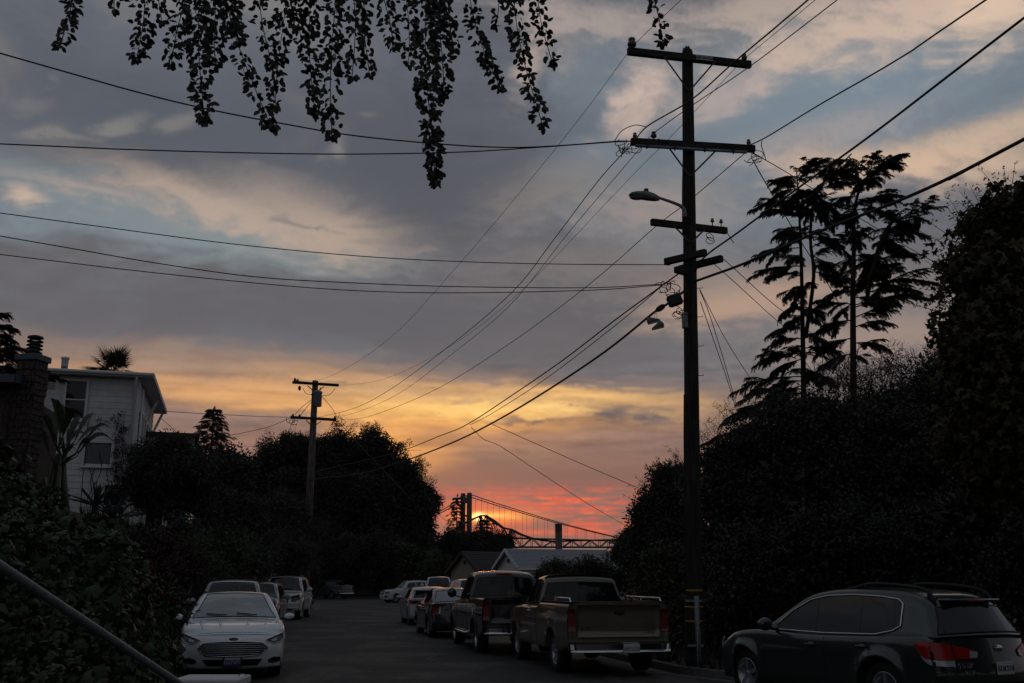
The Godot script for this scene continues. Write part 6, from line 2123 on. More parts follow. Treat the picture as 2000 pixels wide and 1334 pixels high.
## boards laid one over the next on a wall face; wall runs from a to b (seen left to right from outside)
func lap_siding(parent: Node, a: Vector3, b: Vector3, y0: float, y1: float, step: float, m: Material, called := "siding_board") -> void:
	var d := (b - a).normalized()
	var out := d.cross(Vector3.UP).normalized() * -1.0
	out = Vector3(-d.z, 0, d.x)
	var n := int((y1 - y0) / step)
	for k in n:
		var y := y0 + k * step
		var st := mb()
		var p0 := Vector3(a.x, y, a.z) + out * 0.030
		var p1 := Vector3(b.x, y, b.z) + out * 0.030
		var q0 := Vector3(a.x, y + step * 1.04, a.z) + out * 0.010
		var q1 := Vector3(b.x, y + step * 1.04, b.z) + out * 0.010
		quad(st, p0, q0, q1, p1)
		quad(st, p0 - out * 0.03, p0, p1, p1 - out * 0.03)
		quad(st, p0 - out * 0.03, q0 - out * 0.01, q0, p0)
		quad(st, p1, q1, q1 - out * 0.01, p1 - out * 0.03)
		part(called, st, m, parent)

## a window with frame, sill, sash bar, pane and curtain on a wall: c is its centre, d along the wall, out away from it
func window(parent: Node, c: Vector3, d: Vector3, out: Vector3, w: float, h: float, frame_m: Material, sash := true, curtain := false, pane: Material = null) -> void:
	var turn := Basis(d, Vector3.UP, out)
	var win := Node3D.new()
	win.name = "window"
	parent.add_child(win, true)
	win.transform = Transform3D(turn, c)
	var f := 0.11
	for e in [[0.0, h * 0.5 + f * 0.5, w + f * 2, f], [0.0, -h * 0.5 - f * 0.5, w + f * 2, f], [-w * 0.5 - f * 0.5, 0.0, f, h], [w * 0.5 + f * 0.5, 0.0, f, h]]:
		var st := mb()
		soft_box(st, Vector3(e[0], e[1], 0.055), Vector3(e[2], e[3], 0.07), 0.008)
		part("frame", st, frame_m, win)
	var st := mb()
	soft_box(st, Vector3(0, -h * 0.5 - f - 0.03, 0.08), Vector3(w + f * 2.6, 0.055, 0.14), 0.008)
	part("sill", st, frame_m, win)
	st = mb()
	box(st, Vector3(0, 0, 0.036), Vector3(w, h, 0.012))
	part("pane", st, pane if pane else M.dark_glass, win)
	if sash:
		st = mb()
		box(st, Vector3(0, 0, 0.052), Vector3(w, 0.05, 0.03))
		part("sash_bar", st, frame_m, win)
	if curtain:
		st = mb()
		box(st, Vector3(0, -0.02, 0.045), Vector3(w * 0.94, h * 0.9, 0.004))
		part("blind", st, M.curtain, win)

func white_house() -> void:
	# its street corner, with one wall facing the photographer and one the street
	var corner := Vector3(-15.80, 3.60, -44.00)
	var o := Vector3(corner.x - 0.5, 1.0, corner.z)
	var house := thing("white_house", "three storey white clapboard house with overhanging eave and vine climbing its corner", "house", o)
	var d := Vector3(0.965, 0, -0.263).normalized()
	var out := Vector3(-d.z, 0, d.x)
	var far := -out
	var left := -d * 7.2
	var top := 9.3
	var y0 := 0.0
	var y1 := top
	var deep := 9.3
	var st := mb()
	var A := left
	var B := Vector3.ZERO
	var C := far * deep
	var D := left + far * deep
	var f := [A, B, C, D]
	for k in 4:
		var p: Vector3 = f[k]
		var q: Vector3 = f[(k + 1) % 4]
		quad(st, p, p + Vector3(0, y1, 0), q + Vector3(0, y1, 0), q)
	quad(st, A + Vector3(0, y1, 0), D + Vector3(0, y1, 0), C + Vector3(0, y1, 0), B + Vector3(0, y1, 0))
	part("wall", st, M.white_siding, house)
	lap_siding(house, A, B, 1.6, y1, 0.265, M.white_siding)
	lap_siding(house, B, C, 1.6, y1, 0.265, M.white_siding)
	for p in [B]:
		st = mb()
		soft_box(st, p + Vector3(0, y1 * 0.5, 0), Vector3(0.17, y1, 0.17), 0.008, Basis(d, Vector3.UP, out))
		part("corner_board", st, M.trim_white, house)
	window(house, wall_point(-426, -57, o, out) - o + out * 0.03, d, out, 0.78, 1.6, M.trim_white)
	window(house, wall_point(-404, -109.5, o, out) - o + out * 0.03, d, out, 1.02, 0.90, M.trim_white, false, true)
	window(house, wall_point(-386, -160.5, o, out) - o + out * 0.03, d, out, 1.05, 1.7, M.trim_white, true)
	for e in [1.6, 3.6, 6.2]:
		window(house, far * e + Vector3(0, 7.4, 0) + d * 0.03, far, d, 0.8, 1.3, M.trim_white)
	# hipped roof with deep eaves, gutter, downpipes
	var ov := 0.62
	var e0 := A - d * 0.3 + out * 0.55 + Vector3(0, y1 + 0.02, 0)
	var e1 := B + d * ov + out * 0.55 + Vector3(0, y1 + 0.02, 0)
	var e2 := C + d * ov + far * 0.5 + Vector3(0, y1 + 0.02, 0)
	var e3 := D - d * 0.3 + far * 0.5 + Vector3(0, y1 + 0.02, 0)
	var r1 := (B + C) * 0.5 - d * 3.6 + Vector3(0, y1 + 0.95, 0)
	var r0 := (A + D) * 0.5 + d * 2.5 + Vector3(0, y1 + 0.95, 0)
	st = mb()
	var up := Vector3(0, 0.16, 0)
	tri(st, e1 + up, r1, e2 + up)
	quad(st, e0 + up, r0, r1, e1 + up)
	quad(st, e2 + up, r1, r0, e3 + up)
	tri(st, e3 + up, r0, e0 + up)
	var roof := part("roof", st, M.dark_roof, house)
	st = mb()
	quad(st, e0, e1, e2, e3)
	part("soffit", st, M.white_siding, house)
	for e in [[e0, e1], [e1, e2], [e2, e3], [e3, e0]]:
		st = mb()
		bar(st, e[0] + up * 0.5, e[1] + up * 0.5, 0.05, 0.20)
		part("fascia", st, M.trim_white, roof)
	st = mb(true)
	tube(st, [e0 + out * 0.08 + up * 0.6, e1 + out * 0.08 + up * 0.6], 0.075, 8)
	part("gutter", st, M.trim_white, roof)
	st = mb(true)
	tube(st, [d * -0.05 + out * 0.6 + Vector3(0, y1, 0), d * -0.14 + out * 0.16 + Vector3(0, y1 - 0.4, 0), d * -0.14 + out * 0.16 + Vector3(0, 1.0, 0)], 0.055, 8)
	part("downpipe", st, M.trim_white, house)
	st = mb(true)
	tube(st, [d * 0.18 + far * 0.25 + Vector3(0, y1 - 0.4, 0), d * 0.18 + far * 0.25 + Vector3(0, 1.0, 0)], 0.05, 8)
	part("downpipe", st, M.trim_white, house)
	st = mb()
	bar(st, C + d * 0.05 + Vector3(0, y1 - 1.1, 0), C + d * (ov - 0.15) + Vector3(0, y1 - 0.02, 0), 0.09, 0.12)
	bar(st, C * 0.55 + d * 0.05 + Vector3(0, y1 - 1.1, 0), C * 0.55 + d * (ov - 0.15) + Vector3(0, y1 - 0.02, 0), 0.09, 0.12)
	part("eave_brace", st, M.trim_white, house).set_meta("kind", "stuff")
	# flue on the roof
	st = mb(true)
	var fl := Vector3(-20.97, 10.95, -47.00) - o
	lathe(st, [Vector2(0.15, -0.6), Vector2(0.15, 0.55), Vector2(0.151, 0.56)], 14, Transform3D(Basis.IDENTITY, fl))
	var flue := part("flue", st, M.galvanised, roof)
	st = mb(true)
	lathe(st, [Vector2(0.152, 0.55), Vector2(0.155, 0.86), Vector2(0.19, 0.90), Vector2(0.19, 0.98), Vector2(0.001, 1.0)], 14, Transform3D(Basis.IDENTITY, fl))
	mesh_node("flue_cap", done(st), M.trim_white, roof)
	st = mb(true)
	tube(st, [fl + Vector3(0.32, -0.6, 0), fl + Vector3(0.32, 0.22, 0)], 0.035, 6)
	part("vent_pipe", st, M.black, roof)
	# bare vine that climbs the corner
	var vine := thing("climbing_vine", "leafless vine with a few dark leaves climbing the corner of the white house", "vine", o + out * 0.12, atan2(-d.z, d.x))
	rng.seed = 19
	for k in 11:
		var x := -0.35 - rng.randf() * 1.3
		var pts := [Vector3(x * 0.4 - 0.25, 1.6, 0)]
		var y := 1.6
		while y < 4.5 + rng.randf() * 3.2 and pts.size() < 12:
			y += rng.randf_range(0.4, 0.75)
			x += rng.randf_range(-0.22, 0.20)
			pts.append(Vector3(clampf(x, -1.9, -0.15), y, rng.randf_range(-0.02, 0.05)))
		st = mb(true)
		tube(st, curve(pts, 3), 0.016, 4)
		part("stem", st, M.bark, vine)
	var spots := []
	for k in 260:
		var y := rng.randf_range(2.0, 7.8)
		var x := -0.45 - absf(rng.randfn(0, 0.30)) if rng.randf() < 0.7 else rng.randf_range(-1.8, -0.2)
		if y > 4.7 and y < 7.2:
			x = -0.55 + rng.randfn(0, 0.16)
		spots.append(Transform3D(Basis.from_euler(Vector3(rng.randf_range(-1, 1), rng.randf_range(-1, 1), rng.randf() * TAU)).scaled(Vector3.ONE * rng.randf_range(0.5, 1.1)), Vector3(x, y, rng.randf_range(0.0, 0.12))))
	copies("foliage", leaf_clump(7, 0.10, 0.10, 0.06, 0.0, 191), M.red_twig, spots, vine)

func annex_house() -> void:
	var p := Vector3(-16.86, 3.10, -49.00)
	var o := Vector3(p.x, 1.5, p.z)
	var house := thing("low_annex", "flat roofed white annex half hidden by the round tree, with one tall window", "house", o)
	var turn := Basis(Vector3.UP, 0.34)
	var d := turn.x
	var out := turn.z
	var w := 2.9
	var h := Vector3(-16.83, 8.47, -50.00).y - o.y
	var st := mb()
	box(st, Vector3(0, h * 0.5, 0) - out * 1.6, Vector3(w, h, 3.2), turn)
	part("wall", st, M.white_siding, house)
	lap_siding(house, -d * w * 0.5, d * w * 0.5, 0.2, h - 0.2, 0.265, M.white_siding)
	window(house, wall_point(-349, -165, o, out) - o + out * 0.03, d, out, 0.75, 1.7, M.trim_white, false)
	st = mb()
	soft_box(st, Vector3(0, h + 0.08, 0) - out * 1.5, Vector3(w + 0.6, 0.2, 3.8), 0.02, turn)
	part("roof", st, M.dark_roof, house)
	st = mb()
	soft_box(st, d * w * 0.5 + Vector3(0, h * 0.5, 0), Vector3(0.17, h, 0.17), 0.01, turn)
	part("corner_board", st, M.trim_white, house)

func chimney_house() -> void:
	# brown shingled house at the left edge
	var q := Vector3(-12.56, 4.93, -26.00)
	var o := Vector3(q.x, 2.6, q.z)
	var house := thing("shingled_house", "brown house at the left edge with blue trimmed windows under its eave", "house", o)
	var d := Vector3(0.985, 0, -0.17).normalized()
	var out := Vector3(-d.z, 0, d.x)
	var far := -out
	var ytop := Vector3(-12.73, 6.57, -25.00).y - o.y
	var st := mb()
	var B := Vector3(-0.25, 0, 0.3)
	var A := B - d * 6.0
	var C := B + far * 5.0
	var D := A + far * 5.0
	for e in [[A, B], [B, C], [C, D], [D, A]]:
		quad(st, e[0], e[0] + Vector3(0, ytop, 0), e[1] + Vector3(0, ytop, 0), e[1])
	part("wall", st, M.shingle_wood, house)
	st = mb()
	var e0 := A + out * 0.5 + Vector3(0, ytop, 0)
	var e1 := B + out * 0.5 + d * 0.25 + Vector3(0, ytop - 0.0, 0)
	var k0 := A + far * 3.0 + Vector3(0, ytop + 1.1, 0)
	var k1 := B + far * 3.0 + d * 0.25 + Vector3(0, ytop + 0.45, 0)
	for s in 2:
		var u := Vector3(0, 0.14 * s, 0)
		quad(st, e0 + u, k0 + u, k1 + u, e1 + u)
	quad(st, e0, e0 + Vector3(0, 0.14, 0), e1 + Vector3(0, 0.14, 0), e1)
	quad(st, e1, e1 + Vector3(0, 0.14, 0), k1 + Vector3(0, 0.14, 0), k1)
	part("roof", st, M.dark_roof, house)
	st = mb()
	bar(st, e0 + out * 0.03 + Vector3(0, 0.08, 0), e1 + out * 0.03 + Vector3(0, 0.08, 0), 0.05, 0.2)
	part("fascia", st, M.blue_trim, house)
	st = mb()
	bar(st, e1 + d * 0.03 + Vector3(0, 0.08, 0), k1 + d * 0.03 + Vector3(0, 0.08, 0), 0.05, 0.2)
	part("fascia", st, M.blue_trim, house)
	window(house, B - d * 0.9 + Vector3(0, 2.5, 0) + out * 0.02, d, out, 0.55, 2.1, M.blue_trim, true)
	window(house, B - d * 2.2 + Vector3(0, 2.5, 0) + out * 0.02, d, out, 0.8, 2.1, M.blue_trim, true)
	# chimney stack clad in wooden shingles, each one laid by itself
	var c := thing("shingled_chimney", "square chimney clad in brown wooden shingles with louvred metal flue cap", "chimney", Vector3(-12.43, 5.20, -26.00) - Vector3(0, 1.6, 0))
	var top := Vector3(-12.65, 7.25, -26.00).y - c.position.y
	var hw := 0.262
	st = mb()
	box(st, Vector3(0, top * 0.5, 0), Vector3(hw * 2, top, hw * 2), Basis(Vector3.UP, -0.18))
	part("core", st, M.black, c)
	rng.seed = 41
	var variants := []
	for k in 5:
		st = mb()
		var w := 0.10 + 0.032 * k
		quad(st, Vector3(-w / 2, 0, 0.036), Vector3(-w / 2, 0.22, 0.006), Vector3(w / 2, 0.22, 0.006), Vector3(w / 2, 0, 0.040))
		quad(st, Vector3(-w / 2, 0, 0), Vector3(-w / 2, 0, 0.028), Vector3(w / 2, 0, 0.030), Vector3(w / 2, 0, 0))
		quad(st, Vector3(-w / 2, 0, 0), Vector3(-w / 2, 0.22, 0), Vector3(-w / 2, 0.22, 0.008), Vector3(-w / 2, 0, 0.028))
		quad(st, Vector3(w / 2, 0, 0.030), Vector3(w / 2, 0.22, 0.008), Vector3(w / 2, 0.22, 0), Vector3(w / 2, 0, 0))
		variants.append([w, done(st)])
	for face in 2:
		var turn := Basis(Vector3.UP, -0.18 + face * PI / 2)
		var y := 0.1
		while y < top - 0.1:
			var x := -hw + rng.randf() * 0.04
			while x < hw - 0.06:
				var v = variants[rng.randi() % 5]
				var w: float = minf(v[0], hw - x + 0.03)
				var o2 := mesh_node("shingle", v[1], M.shingle_wood, c)
				o2.transform = Transform3D(turn * Basis.from_scale(Vector3(w / v[0], 1, 1)), turn * Vector3(x + w / 2, y + rng.randf_range(-0.015, 0.015), hw))
				x += w + 0.013
			y += 0.165
	st = mb()
	soft_box(st, Vector3(0, top + 0.07, 0), Vector3(hw * 2 + 0.11, 0.16, hw * 2 + 0.11), 0.012, Basis(Vector3.UP, -0.18))
	part("cap", st, M.blue_trim, c)
	st = mb(true)
	lathe(st, [Vector2(0.13, top + 0.14), Vector2(0.13, top + 0.34), Vector2(0.12, top + 0.50)], 18)
	var flue := part("flue", st, M.galvanised, c)
	for k in 4:
		st = mb(true)
		var y := top + 0.22 + k * 0.10
		lathe(st, [Vector2(0.13, y + 0.05), Vector2(0.20 - 0.0 * k, y + 0.02), Vector2(0.205, y), Vector2(0.13, y + 0.06)], 18)
		part("louvre", st, M.black, flue)
	st = mb(true)
	lathe(st, [Vector2(0.20, top + 0.62), Vector2(0.19, top + 0.66), Vector2(0.1, top + 0.69), Vector2(0.001, top + 0.695)], 18)
	part("flue_lid", st, M.black, flue)

func garage(called: String, label: String, front: Vector3, heading: float, w: float, deep: float, eave: float, ridge: float, wall_m: Material, roof_m: Material, door_m: Material, courses: int) -> Node3D:
	# gable towards local +z
	var g := thing(called, label, "garage", front, heading)
	var st := mb()
	var h := w * 0.5
	quad(st, Vector3(-h, 0, 0), Vector3(-h, eave, 0), Vector3(h, eave, 0), Vector3(h, 0, 0))
	tri(st, Vector3(-h, eave, 0), Vector3(0, ridge, 0), Vector3(h, eave, 0))
	quad(st, Vector3(h, 0, 0), Vector3(h, eave, 0), Vector3(h, eave, -deep), Vector3(h, 0, -deep))
	quad(st, Vector3(-h, 0, -deep), Vector3(-h, eave, -deep), Vector3(-h, eave, 0), Vector3(-h, 0, 0))
	quad(st, Vector3(h, 0, -deep), Vector3(h, eave, -deep), Vector3(-h, eave, -deep), Vector3(-h, 0, -deep))
	tri(st, Vector3(h, eave, -deep), Vector3(0, ridge, -deep), Vector3(-h, eave, -deep))
	part("wall", st, wall_m, g)
	var ov := 0.35
	var slope := (ridge - eave) / h
	for s: float in [-1.0, 1.0]:
		st = mb()
		var lo := Vector3(s * (h + ov), eave - slope * ov + 0.03, 0)
		var hi := Vector3(0, ridge + 0.03, 0)
		for t: float in [0.0, 0.12]:
			var u := Vector3(0, t, 0)
			quad(st, lo + u + Vector3(0, 0, ov), hi + u + Vector3(0, 0, ov), hi + u + Vector3(0, 0, -deep - ov), lo + u + Vector3(0, 0, -deep - ov))
		quad(st, lo + Vector3(0, 0, ov), hi + Vector3(0, 0, ov), hi + Vector3(0, 0.12, ov), lo + Vector3(0, 0.12, ov))
		quad(st, lo + Vector3(0, 0, ov), lo + Vector3(0, 0.12, ov), lo + Vector3(0, 0.12, -deep - ov), lo + Vector3(0, 0, -deep - ov))
		var roof := part("roof", st, roof_m, g)
		# courses of shingles, as thin overlapping strips
		for k in courses:
			var a := lo.lerp(hi, float(k) / courses) + Vector3(0, 0.125, 0)
			var b := lo.lerp(hi, (k + 1.02) / courses) + Vector3(0, 0.125, 0)
			st = mb()
			var n := Vector3(s * (ridge - eave), h, 0).normalized() * 0.028
			quad(st, a + n + Vector3(0, 0, ov), b + Vector3(0, 0, ov), b + Vector3(0, 0, -deep - ov), a + n + Vector3(0, 0, -deep - ov))
			quad(st, a + Vector3(0, 0, ov), a + n + Vector3(0, 0, ov), a + n + Vector3(0, 0, -deep - ov), a + Vector3(0, 0, -deep - ov))
			part("shingle_course", st, roof_m, roof)
		st = mb()
		bar(st, lo + Vector3(0, 0.03, ov + 0.03), hi + Vector3(0, 0.03, ov + 0.03), 0.04, 0.22)
		part("barge_board", st, M.trim_white if wall_m == M.white_siding else M.dark_roof, roof)
		st = mb()
		bar(st, lo + Vector3(s * 0.03, 0.03, ov), lo + Vector3(s * 0.03, 0.03, -deep - ov), 0.05, 0.17)
		part("fascia", st, M.trim_white if wall_m == M.white_siding else M.dark_roof, roof)
	st = mb()
	soft_box(st, Vector3(0, eave * 0.42, 0.03), Vector3(w * 0.62, eave * 0.80, 0.06), 0.01)
	var door := part("garage_door", st, door_m, g)
	for k in 3:
		st = mb()
		box(st, Vector3(0, eave * (0.22 + 0.2 * k), 0.064), Vector3(w * 0.62, 0.03, 0.008))
		part("panel_joint", st, M.black, door)
	st = mb()
	soft_box(st, Vector3(0, ridge - 0.75, 0.05), Vector3(0.34, 0.30, 0.06), 0.01)
	part("gable_vent", st, M.dark_roof, g)
	return g

func garages() -> void:
	garage("grey_roof_garage", "long white garage with pale grey shingle roof standing before the far bridge", Vector3(-0.24, 2.01, -80.50) * Vector3(1, 0, 1), deg_to_rad(-69.0), 5.0, 8.0, 2.72, 3.98, M.white_siding, M.grey_roof, M.trim_white, 14)
	garage("dark_roof_garage", "beige garage with dark shingle roof, beside the bigger white garage", Vector3(-3.86, 2.15, -86.00) * Vector3(1, 0, 1), deg_to_rad(-58.0), 4.7, 5.0, 2.5, 3.95, M.stucco, M.dark_roof, M.stucco, 12)
	garage("dark_roof_house", "dim low house roof almost lost in the trees behind the beige garage", Vector3(-9.32, 2.65, -118.00) * Vector3(1, 0, 1), deg_to_rad(60.0), 6.0, 9.0, 2.9, 4.9, M.stucco, M.dark_roof, M.stucco, 6)

func street_edge() -> void:
	# pipe handrail beside steps, and the low pillar at its foot
	var rail := thing("handrail", "grey pipe handrail slanting down across the ivy in the lower left corner", "handrail", Vector3(-2.22, 1.03, -7.20) * Vector3(1, 0, 1))
	var o: Vector3 = rail.position
	var a := Vector3(-2.44, 1.77, -5.00) - o
	var b := Vector3(-2.21, 1.02, -7.20) - o
	var st := mb(true)
	var d := (b - a).normalized()
	tube(st, [a - d * 1.2, a, b, b + d * 0.25, b + d * 0.3 + Vector3(0, -0.1, 0), b + d * 0.3 + Vector3(0, -0.9, 0)], 0.0245, 12)
	part("rail", st, M.galvanised, rail)
	for t: float in [-0.3, 1.1]:
		st = mb(true)
		var p := a.lerp(b, t)
		tube(st, [p, Vector3(p.x, p.y - 1.0, p.z)], 0.022, 10)
		part("post", st, M.galvanised, rail)
	var pillar := thing("gate_pillar", "low pillar with a pale flat cap, cut by the bottom edge below the white sedan", "pillar", Vector3(-2.51, 0.92, -9.00) * Vector3(1, 0, 1))
	o = pillar.position
	var top := Vector3(-2.51, 0.92, -9.00).y
	st = mb()
	soft_box(st, Vector3(0, top * 0.5 - 0.04, 0), Vector3(0.46, top - 0.06, 0.40), 0.012)
	part("pier", st, M.concrete, pillar)
	st = mb()
	soft_box(st, Vector3(0, top - 0.035, 0), Vector3(0.54, 0.07, 0.46), 0.012)
	part("cap_stone", st, M.trim_white, pillar)
	st = mb(true)
	tube(st, curve([Vector3(0.22, top, 0), Vector3(0.23, top + 0.02, 0.02), Vector3(0.27, top + 0.025, 0.03), Vector3(0.29, top + 0.01, 0.03)], 4), 0.004, 5)
	part("hook", st, M.steel, pillar)
	# a strip of yellow tape strung between stakes on the bank
	var tape := thing("caution_tape", "strip of yellow tape strung between stakes on the dark bank", "tape", Vector3(-12.38, 3.29, -40.00))
	o = tape.position
	st = mb(true)
	var pts := [Vector3(-12.36, 3.31, -40.00) - o, Vector3(-12.08, 3.21, -40.00) - o, Vector3(-11.78, 3.15, -40.00) - o, Vector3(-11.49, 3.15, -40.00) - o, Vector3(-11.25, 3.15, -40.00) - o]
	var rows := []
	for p in pts:
		rows.append([p, p + Vector3(0, 0.045, 0.02), p + Vector3(0, 0.09, 0)])
	loft(st, rows)
	part("ribbon", st, M.tape_yellow, tape)
	st = mb()
	box(st, pts[4] + Vector3(0.02, -0.08, 0.01), Vector3(0.05, 0.26, 0.02), Basis(Vector3.BACK, 0.3))
	part("loose_end", st, M.tape_yellow, tape)
	for k in [0, 4]:
		st = mb()
		box(st, pts[k] + Vector3(0, -0.55, -0.03), Vector3(0.04, 1.4, 0.04))
		part("stake", st, M.fence_wood, tape)
	# weathered fence just behind the pole
	var fence := thing("board_fence", "short run of reddish fence boards between the pole and the green wagon", "fence", Vector3(4.63, -0.11, -23.50) * Vector3(1, 0, 1))
	rng.seed = 8
	for k in 9:
		st = mb()
		var h := 1.62 + rng.randf_range(-0.05, 0.05)
		soft_box(st, Vector3(-0.2 + k * 0.15, h * 0.5, rng.randf_range(-0.01, 0.01)), Vector3(0.138, h, 0.02), 0.004)
		part("board", st, M.fence_wood, fence)
	for y: float in [0.4, 1.3]:
		st = mb()
		box(st, Vector3(0.4, y, -0.035), Vector3(1.5, 0.09, 0.04))
		part("rail", st, M.fence_wood, fence)

# ---------------------------------------------------------------- plants
func put_leaf(v: PackedVector3Array, n: PackedVector3Array, c: PackedColorArray, base: Vector3, dir: Vector3, side: Vector3, long: float, wide: float, fold: float, tone: Color) -> void:
	var up := side.cross(dir).normalized()
	var m := base + dir * long * 0.42
	var l := m - side * wide * 0.5 + up * fold * wide
	var r := m + side * wide * 0.5 + up * fold * wide
	var t := base + dir * long - up * fold * wide * 0.6
	v.append_array(PackedVector3Array([base, l, t, base, t, r]))
	var n1 := (t - base).cross(l - base).normalized()
	var n2 := (r - base).cross(t - base).normalized()
	n.append_array(PackedVector3Array([n1, n1, n1, n2, n2, n2]))
	for k in 6:
		c.append(tone)

## a handful of leaves round a point
func leaf_clump(count: int, reach: float, long: float, wide: float, droop: float, sd: int, warm := 0.0) -> ArrayMesh:
	rng.seed = sd
	var v := PackedVector3Array()
	var n := PackedVector3Array()
	var c := PackedColorArray()
	for k in count:
		var p := Vector3(rng.randfn(), rng.randfn(), rng.randfn()).normalized() * reach * pow(rng.randf(), 0.5)
		var d := (p.normalized() + Vector3(rng.randf_range(-1, 1), rng.randf_range(-1, 1) - droop, rng.randf_range(-1, 1)) * 0.9).normalized()
		var s := d.cross(Vector3(rng.randf_range(-1, 1), rng.randf_range(-0.3, 1), rng.randf_range(-1, 1))).normalized()
		var g := rng.randf_range(0.65, 1.35)
		var w := warm * rng.randf()
		put_leaf(v, n, c, p, d, s, long * rng.randf_range(0.6, 1.15), wide * rng.randf_range(0.7, 1.15), 0.18, Color(g * (1.0 + w), g, g * (1.0 - 0.5 * w)))
	return arrays(v, n, c)

## ivy and maple: leaves with pointed lobes
func lobed_leaf(long: float, lobes: int, deep: float, sd: int) -> ArrayMesh:
	rng.seed = sd
	var v := PackedVector3Array()
	var n := PackedVector3Array()
	var c := PackedColorArray()
	add_lobed(v, n, c, Transform3D.IDENTITY, long, lobes, deep, Color.WHITE)
	return arrays(v, n, c)

func add_lobed(v: PackedVector3Array, n: PackedVector3Array, c: PackedColorArray, at: Transform3D, long: float, lobes: int, deep: float, tone: Color) -> void:
	var rim := []
	var steps := lobes * 2
	for k in steps + 1:
		var t := float(k) / steps
		var a := lerpf(-2.35, 2.35, t)
		var tip := k % 2 == 1
		var r := (1.0 - 0.30 * absf(a) / 2.35) * (1.0 if tip else 1.0 - deep) * long * 0.62
		if k == 0 or k == steps:
			r = long * 0.34
		rim.append(Vector3(sin(a) * r, -0.10 * r * absf(sin(a)) - 0.12 * r * r / long, -cos(a) * r))
	var heart := Vector3(0, 0.02 * long, 0)
	for k in rim.size() - 1:
		var p: Array = [at * heart, at * rim[k], at * rim[k + 1]]
		var nn: Vector3 = (p[2] - p[0]).cross(p[1] - p[0]).normalized()
		for q in p:
			v.append(q)
			n.append(nn)
			c.append(tone)

func lobed_clump(count: int, reach: float, long: float, lobes: int, deep: float, sd: int, warm := 0.0) -> ArrayMesh:
	rng.seed = sd
	var v := PackedVector3Array()
	var n := PackedVector3Array()
	var c := PackedColorArray()
	for k in count:
		var p := Vector3(rng.randfn(), rng.randfn(), rng.randfn()).normalized() * reach * pow(rng.randf(), 0.5)
		var b := Basis.from_euler(Vector3(rng.randf_range(-1.1, 0.5), rng.randf() * TAU, rng.randf_range(-0.7, 0.7)))
		var g := rng.randf_range(0.6, 1.4)
		var w := warm * rng.randf()
		add_lobed(v, n, c, Transform3D(b, p), long * rng.randf_range(0.6, 1.2), lobes, deep, Color(g * (1.0 + w), g, g * (1.0 - 0.4 * w)))
	return arrays(v, n, c)

func turn_to(out: Vector3, spin: float) -> Basis:
	var y := out.normalized()
	var x := y.cross(Vector3(0.31, 0.2, 0.93)).normalized()
	return Basis(x, y, x.cross(y)).rotated(y, spin)

